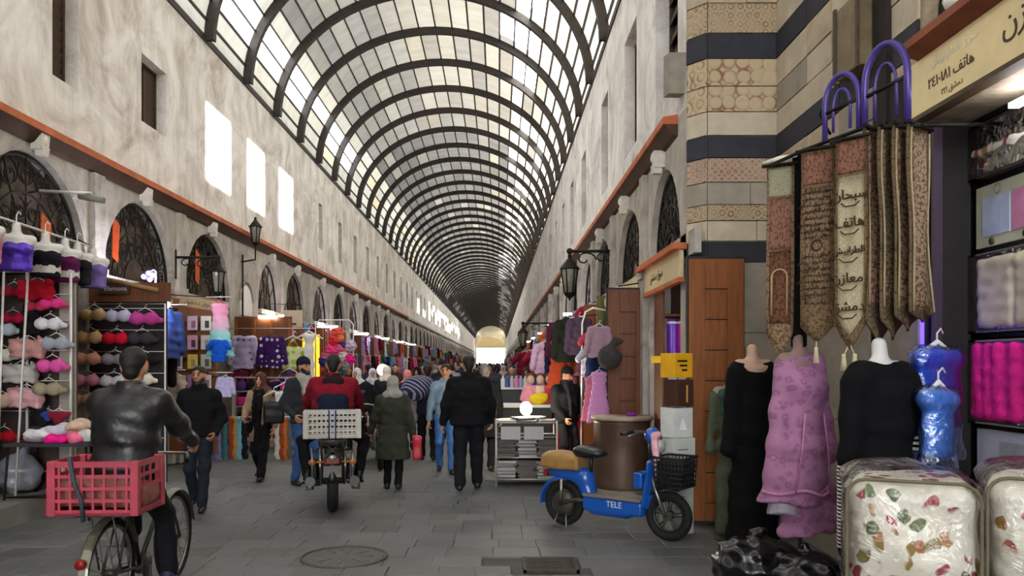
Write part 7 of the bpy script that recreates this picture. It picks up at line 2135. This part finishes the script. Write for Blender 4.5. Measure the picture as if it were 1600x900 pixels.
# child-size dolls / busts beside the counter
for i, (px, py, c, cn) in enumerate(((829, 596, 'd88aa0', 'rose'), (844, 590, 'd8b8a8', 'peach'), (858, 618, 'c03a5a', 'crimson'))):
    p = Vector((gx(px, 13.9), 13.9, 1.357))
    t = thing('shop_doll', '%s dressed shop doll on the stall behind the man with knit cap' % cn, 'doll', p, PI, 'dressed dolls on the stall')
    solid('head', [('e', (0, 0, .06), (.075, .08, .095))], M_FLESH, t, .018)
    solid('dress', [('v', (0, 0, -.38), (0, 0, -.05), (.16, .12), (.09, .07), (1, 0, 0)), ('c', (-.1, 0, -.1), (-.17, .02, -.3), .04, .03), ('c', (.1, 0, -.1), (.17, .02, -.3), .04, .03)], cloth('#' + c), t, .02)
    solid('hair', [('e', (0, -.02, .09), (.085, .085, .085)), ('-e', (0, .09, .05), (.06, .06, .07))], mat('#5a3a28', .7, .2, 30, .3), t, .018)
# ---- goods at the right doors
hang('dress', 'pink child dress hanging beside the brown door leaf', 'dress', at(936, 580, 10.6), .2, spots('#c084b4', '#d8a8cc', 16, .25), .68, name='hanging_dress')
hang('dress', 'rose pink dress hanging behind the pink child dress', 'dress', at(924, 588, 10.8), .3, cloth('#b06a80'), .6, name='hanging_dress')
hang('shirt', 'pink striped top hanging above the pink child dress', 'shirt', at(936, 508, 10.7), .2, stripes('#c8a0b0', '#5a4a58', 14), .75, name='hanging_blouse')
hang('tshirt', 'pale grey top hanging left of the brown door leaf', 'shirt', at(922, 545, 11.2), .2, cloth('#b8b4c0'), .7, name='hanging_blouse')
hang('tshirt', 'red and pink top hanging behind the pale grey top', 'shirt', at(924, 520, 11.6), .3, cloth('#b03a50'), .7, name='hanging_blouse')
o = solid('sack_bag', [('e', (0, 0, -.12), (.17, .12, .15)), ('c', (-.02, 0, 0), (.06, 0, .12), .06, .03), ('c', (.05, 0, .05), (.14, 0, .1), .04, .03)], cloth('#3f3c3c'), None, .016, .05, wr=.01, loc=at(953, 545, 10.4)); tag(o, 'dark grey cloth bag hanging on the brown door leaf', 'bag')
t = thing('clothes_stand', 'white arched clothes stand in front of the brown doors', 'stand', (gx(918, 11.6), 11.6, 0), 0)
b = MB(); b.tube([(-.10, 0, 0), (-.08, 0, 2.3), (-.03, 0, 2.48), (.08, 0, 2.54), (.3, 0, 2.5)], .014, 8); b.obj('frame', M_TUBE, t)
# baskets of goods at the foot
for i, (px, c, cn) in enumerate(((925, '8f7a58', 'straw coloured'), (942, '3a3238', 'dark'))):
    o = solid('goods_bag', [('b', (0, 0, .22), (.14, .12, .22)), ('e', (0, 0, .42), (.12, .1, .07))], cloth('#' + c), None, .02, .03, wr=.01, loc=(gx(px, 11.0), 11.0, 0)); tag(o, '%s sack of goods standing beside the round counter' % cn, 'sack')
counter('wooden plinth of shop goods behind the round counter', gx(915, 11.3) , gx(955, 11.3), 11.3, .42, M_DOOR_D, M_DOOR_D)
# striped sack carried by the man
o = solid('striped_sack', [('e', (0, 0, 0), (.25, .17, .22)), ('c', (-.15, 0, -.02), (.15, 0, .05), .14, .15)], stripes('#1d2034', '#8d8bb0', 7.0, 'DIAGONAL', share=.78), None, .02, .05, wr=.012, loc=at(652, 606, 13.25), rotz=.3); tag(o, 'dark blue sack with pale stripes on the shoulder of the man', 'sack')
o = solid('red_bag', [('b', (0, 0, -.17), (.06, .05, .16)), ('c', (-.03, 0, -.03), (0, 0, .05), .008, .008), ('c', (.03, 0, -.03), (0, 0, .05), .008, .008)], mat('#b01830', .4, .15, 8, .1, 0, .4), None, .014, .02, wr=.004, loc=at(652, 680, 10.4)); tag(o, 'small red bag in the hand of the woman in green coat', 'bag')

# ---- crowd further down
CR = [  # px, d, H, facing (0 away / 1 towards), top colour, legs, head kind, head colour, label
    (558, 15.0, 1.62, 1, '1c1a1e', '1a1a1e', 'hijab', 'd0ccc6', 'woman in white headscarf and black coat behind the rider'),
    (582, 16.9, 1.60, 1, '211f26', '1a1a1e', 'hijab', 'cfcad6', 'woman in lilac white headscarf beside the maroon motorcycle'),
    (604, 15.6, 1.66, 0, '22252a', '1c1c22', 'hijab', 'e6dccb', 'woman in bright cream headscarf and dark coat walking away'),
    (637, 15.0, 1.58, 0, '8f8690', '23222a', 'hijab', 'd98a7c', 'woman in salmon pink headscarf walking away'),
    (652, 16.5, 1.64, 1, '17161a', '15151a', 'hijab', '19171b', 'woman in black headscarf facing the camera'),
    (545, 19.0, 1.66, 1, '2b2226', '1a1a1e', None, None, 'dark haired man in brown jacket beyond the rider'),
    (576, 21.0, 1.70, 0, '30343c', '1a1a1e', None, None, 'man in slate jacket walking away beyond the white headscarf'),
    (618, 20.0, 1.72, 1, '3a2a2a', '1a1a1e', None, None, 'man in maroon brown jacket walking towards the camera'),
    (690, 17.4, 1.78, 1, '1c1e28', '1a1a1e', 'beanie', '20222c', 'man in dark cap behind the denim jacket'),
    (660, 23.0, 1.70, 1, '4a4650', '22222a', None, None, 'man in grey jacket among the far shoppers'),
    (680, 27.0, 1.66, 0, '5a3a3a', '22222a', 'hijab', '8a8078', 'woman in taupe headscarf among the far shoppers'),
    (706, 22.0, 1.72, 0, '8a8c92', '2a2a32', None, None, 'man in light grey jacket walking away down the middle'),
    (716, 30.0, 1.68, 1, '2a2c34', '22222a', None, None, 'man in blue black coat far down the middle'),
    (772, 20.0, 1.70, 0, '33353f', '22222a', None, None, 'man in dark coat walking towards the bright gate'),
    (786, 27.0, 1.65, 1, '4a3438', '22222a', 'hijab', 'b8a8a0', 'woman in pale headscarf by the long low counter'),
    (800, 19.5, 1.68, 1, '5a5450', '22222a', None, None, 'man in khaki jacket behind the grey counter'),
    (822, 18.6, 1.62, 1, '2a2326', '22222a', 'hijab', '3a2a30', 'woman in wine dark headscarf behind the grey counter'),
    (836, 22.0, 1.70, 1, '1d1d22', '22222a', None, None, 'man in black jacket in front of the right stalls'),
    (740, 36.0, 1.68, 0, '2a2c34', '22222a', None, None, 'tiny walker in dark coat nearest the bright gate'),
    (700, 38.0, 1.66, 1, '6a3a40', '22222a', 'hijab', 'c8beb4', 'tiny walker in rust coat and pale headscarf'),
    (760, 44.0, 1.68, 0, '3a4050', '22222a', None, None, 'tiny walker in blue grey coat before the gate'),
    (728, 48.0, 1.66, 1, '544a48', '22222a', None, None, 'tiny walker in taupe coat far down the street'),
]
for i, (px, d, H, f, tc, lc, hk_, hc_, lb) in enumerate(CR):
    hg = (hk_, cloth('#' + hc_)) if hk_ else None
    st_ = rnd.choice((-1, 1))
    person(lb, (gx(px, d), d, 0), (PI if f else 0) + rnd.uniform(-.35, .35), H, 0 if d > 17.5 else 1, feet=((-.1, .16 * st_, 0), (.1, -.14 * st_, .02)), top=cloth('#' + tc), top_bottom=.62 if hk_ == 'hijab' else .84, flare=.03 if hk_ == 'hijab' else 0, bulk=1.15,
           legs=cloth('#' + lc), headgear=hg, hair=None if hk_ == 'hijab' else M_HAIR, skin=rnd.choice(('#b07c60', '#bd8a6c', '#a87058')), group=None)
p = at(598, 578, 17.6); t = thing('bright_globe', 'glowing white globe lamp on a thin pole above the bright cream headscarf', 'lamp', (p.x, p.y, 0), 0)  # globe glows for one bright white spot; its pole is added
b = MB(); b.ball((0, 0, p.z), .13, 14, 10); b.obj('globe', glow('#ffe9cc', 9.0), t)
b = MB(); b.tube([(0, 0, 0), (0, 0, p.z - .1)], .012, 6); b.obj('pole', M_IRON, t)

# ---- far shop fronts: door leaves, hanging clothes, small lamps
COLS = [('black', '18181c'), ('navy', '202a4c'), ('wine red', '6a1a2c'), ('grey', '6a6a70'), ('white', 'cfccca'), ('beige', 'b09a80'), ('teal', '2c5a60'), ('pink', 'c07a98'), ('brown', '54382a'), ('sky blue', '6a90b8'), ('crimson', 'a01c30'), ('lilac', '9a8ab8'), ('olive', '54563a'), ('mustard', 'b8862c'), ('orange', 'c85a28')]
leaf = MB(); leaf.box2((0, -.03, .02), (.56, .03, 2.72)); lm = leaf.mesh('door')
lp_ = MB(); lp_.box2((.16, -.045, .3), (.42, -.03, 1.2)); lp_.box2((.16, -.045, 1.4), (.42, -.03, 2.45)); lpm = lp_.mesh('panel')
dn = 4
rg = random.Random(41)
def sidewall(bays, X, sgn, name, y_from, y_to, first):
    global dn
    k = 0
    for (ya, yb, ap, _) in bays:
        if ya < y_from or ya > y_to: continue
        # leaf of the shop door, opened at right angles to the wall
        x = X if sgn > 0 else X - .56
        o = struct(link('door_%d' % dn, lm, None, None, (X - .56 if sgn < 0 else X, yb + .18, 0))); dn += 1
        if not o.data.materials: o.data.materials.append(M_DOOR_D)
        m = rg.choice((M_DOOR, M_DOOR_D, M_DOOR_D)); recolor(o, m)
        q = link('panel', lpm, None, o)
        if not q.data.materials: q.data.materials.append(M_DOOR)
        nn = 7 if ya < 40 else 5
        lamp = ya < 46 and k % 2 == 0 and not (sgn < 0 and k == 0)
        for i in range(nn):
            cn, c = COLS[(k * 5 + i * 4 + rg.randrange(3)) % len(COLS)]
            kind, kn = rg.choice((('shirt', 'shirt'), ('tshirt', 'top'), ('dress', 'dress'), ('jacket', 'jacket'), ('trousers', 'trousers'), ('scarf', 'scarf'), ('dress', 'dress')))
            yy = ya + .1 + (yb - ya - .2) * (i + .5) / nn
            z = 2.78 if i % 2 else 2.02
            out_ = .34 if i % 2 else .46
            hang(kind, '%s %s, %s of those hanging at the %s shop of the %s row' % (cn, kn, ORD[i], ORD[k] if k < 18 else 'last', name), kn if kn != 'top' else 'shirt', (X + sgn * out_, yy, z), rg.uniform(-.5, .5) + (PI / 2 if rg.random() < .3 else 0), cloth('#' + c), rg.uniform(.85, 1.1), 'clothes at the %s shop of the %s row' % (ORD[k] if k < 18 else 'last', name), hanger=False, name='hanging_' + kind)
        t = thing('clothes_rail', 'steel clothes rail over the %s shop of the %s row' % (ORD[k] if k < 18 else 'last', name), 'rail', (X, ya, 2.0), 0)
        for zz, oo in ((.80, .34), (.04, .46)):
            b = MB(); b.tube([(sgn * oo, .02, zz), (sgn * oo, yb - ya - .02, zz)], .012, 6); b.obj('rail', M_WIRE, t)
            for y9 in (.02, yb - ya - .02):
                b = MB(); b.tube([(0, y9, zz + .05), (sgn * oo, y9, zz)], .010, 5); b.obj('bracket', M_IRON, t)
        if lamp:
            b = MB(); b.tube([(-.2, 0, 0), (.2, 0, 0)], .03, 8); o = b.obj('strip_lamp', glow('#f6f4ff', 30.0), None, (X + sgn * .34, (ya + yb) / 2, 2.835)); tag(o, 'white strip lamp over the %s shop of the %s row' % (ORD[k], name), 'lamp')
        # sign strip
        b = MB(); b.box((0, 0, 0), (.05, yb - ya - .2, .22)); cn, c = (('cream', 'c4b490'), ('tan', '9a7e58'), ('white', 'c9c8c4'), ('dull red', '8a3a30'))[k % 4]
        o = b.obj('shop_sign', mat('#' + c, .6, .15, 5, .1), None, (X + sgn * .026, (ya + yb) / 2, 2.86)); tag(o, '%s sign strip over the %s shop of the %s row' % (cn, ORD[k] if k < 18 else 'last', name), 'sign')
        # bench with goods
        if ya < 34 and not (sgn < 0 and k == 0):
            cn, c = COLS[(k * 7 + 3) % len(COLS)]
            t = thing('goods_table', 'goods table with %s cloth at the %s shop of the %s row' % (cn, ORD[k], name), 'table', (X + sgn * .55, (ya + yb) / 2, 0), 0)
            b = MB(); b.box((0, 0, .40), (.6, 1.5, .78)); b.obj('table_cloth', cloth('#' + c), t)
            b = MB(); b.box((0, 0, .80), (.64, 1.54, .03)); b.obj('table_top', mat('#8a8078', .6, .15, 6, .1), t)
            for j in range(6):
                cn2, c2 = COLS[(k * 3 + j * 2) % len(COLS)]
                o = solid('folded_cloth', [('b', (0, 0, .07), (.13, .11, .07))], cloth('#' + c2), None, .03, .03, wr=.008, loc=(X + sgn * (.42 + .25 * (j % 2)), (ya + yb) / 2 - .55 + .22 * j, .815)) if 'folded_cloth' not in bpy.data.objects else link('folded_cloth', bpy.data.objects['folded_cloth'].data, None, None, (X + sgn * (.42 + .25 * (j % 2)), (ya + yb) / 2 - .55 + .22 * j, .815))
                recolor(o, cloth('#' + c2)); tag(o, '%s folded cloth, %s on the table of the %s shop of the %s row' % (cn2, ORD[j], ORD[k], name), 'cloth', 'folded cloths at the %s shop of the %s row' % (ORD[k], name))
        k += 1
sidewall(L_BAYS, XL, 1, 'left', 17.5, 52, 0)
sidewall(R_BAYS, XR, -1, 'right', 10.9, 50, 0)
# hung clothes of the right shops seen at the lantern: larger ones in front
for i, (kind, px, py, d, cn, c, sc) in enumerate((('jacket', 888, 498, 12.6, 'dark green black', '23261f', .95), ('jacket', 876, 500, 13.4, 'wine purple', '4a1c34', .9), ('dress', 872, 545, 13.2, 'orange red', 'b84a2c', .8), ('shirt', 852, 528, 14.6, 'pale pink', 'cfa8c4', 1.), ('shirt', 848, 545, 15.2, 'lilac', '9a86c0', .9), ('tshirt', 838, 548, 20., 'dark red', '8a1c2c', 1.2), ('tshirt', 820, 550, 21., 'maroon', '6a1626', 1.2), ('trousers', 862, 560, 14., 'navy', '1c2240', .8), ('jacket', 905, 505, 12.2, 'brown violet', '4a3a4c', .8))):
    p = at(px, py, d)
    if d < 16: p.z = 2.44 if p.z > 2.3 else 2.10
    hang(kind, '%s %s hanging out on the near end of the right stalls' % (cn, kind if kind != 'tshirt' else 'top'), 'clothes', p, .2, cloth('#' + c), sc, 'clothes on the near end of the right stalls', name='hanging_' + kind)
t = thing('clothes_stand', 'steel stand with two dark red tops at the right stalls', 'stand', (gx(829, 20.5), 20.5, 0), 0)
b = MB(); b.tube([(0, 0, 0), (0, 0, 2.06)], .015, 6); b.tube([(-.2, .5, 2.03), (0, 0, 2.06), (.2, -.5, 2.03)], .012, 6); b.obj('frame', M_WIRE, t)
t = thing('clothes_rail', 'bent steel rail with jackets at the near end of the right stalls', 'rail', (XR, 13.5, 0), 0)
for z in (2.44, 2.10):
    b = MB(); b.tube([(1.33 - XR, 12.0 - 13.5, z), (1.15 - XR, 12.6 - 13.5, z), (1.06 - XR, 13.3 - 13.5, z), (.86 - XR, 15.4 - 13.5, z)], .012, 6); b.obj('rail', M_WIRE, t)
    for x, y_ in ((1.30, 12.1), (.88, 15.3)):
        b = MB(); b.tube([(x - XR, y_ - 13.5, z), (0, y_ - 13.5, z + .08)], .011, 6); b.obj('bracket', M_IRON, t)
# beyond that nothing can be told apart: one mass of goods per side
for X, sgn, bays, nm in ((XL, 1, L_BAYS, 'far_goods'), (XR, -1, R_BAYS, 'far_goods')):
    b = MB(); mats = [cloth('#' + c) for _, c in COLS] + [M_DOOR_D]
    for y_ in np.arange(52, 165, .8):
        for j in range(5):
            b.cur = rg.randrange(len(mats))
            h_ = rg.uniform(.4, .9); z = rg.uniform(.2, 2.6)
            b.box((X + sgn * rg.uniform(.3, .6), y_ + rg.uniform(0, .7), z + h_ / 2 * 0), (rg.uniform(.25, .5), .12, h_), None, rg.uniform(.5, 1.))
    me = b.mesh('goods', mats)
    o = stuff(link(nm, me)); o['label'] = 'distant hanging goods and stalls lining the %s side of the market' % ('left' if sgn > 0 else 'right'); o['category'] = 'goods'
# distant shoppers nobody could count
b = MB(); mats = [cloth('#' + c) for _, c in COLS[:9]] + [SKIN('#b07c60')]
for i in range(150):
    d = rg.uniform(52, 150); x = rg.uniform(-4.3, .8); H = rg.uniform(1.55, 1.8)
    b.cur = rg.randrange(9); b.tube([(x, d, .0), (x, d, .8), (x, d, 1.1), (x, d, H - .32), (x, d, H - .26)], [.10, .17, .2, .2, .08], 7)
    b.cur = rg.choice((0, 0, 4, 9)); b.ball((x, d, H - .12), (.085, .1, .13), 7, 5)
o = stuff(link('distant_crowd', b.mesh('crowd', mats))); o['label'] = 'distant crowd of shoppers far down the covered street'; o['category'] = 'crowd'
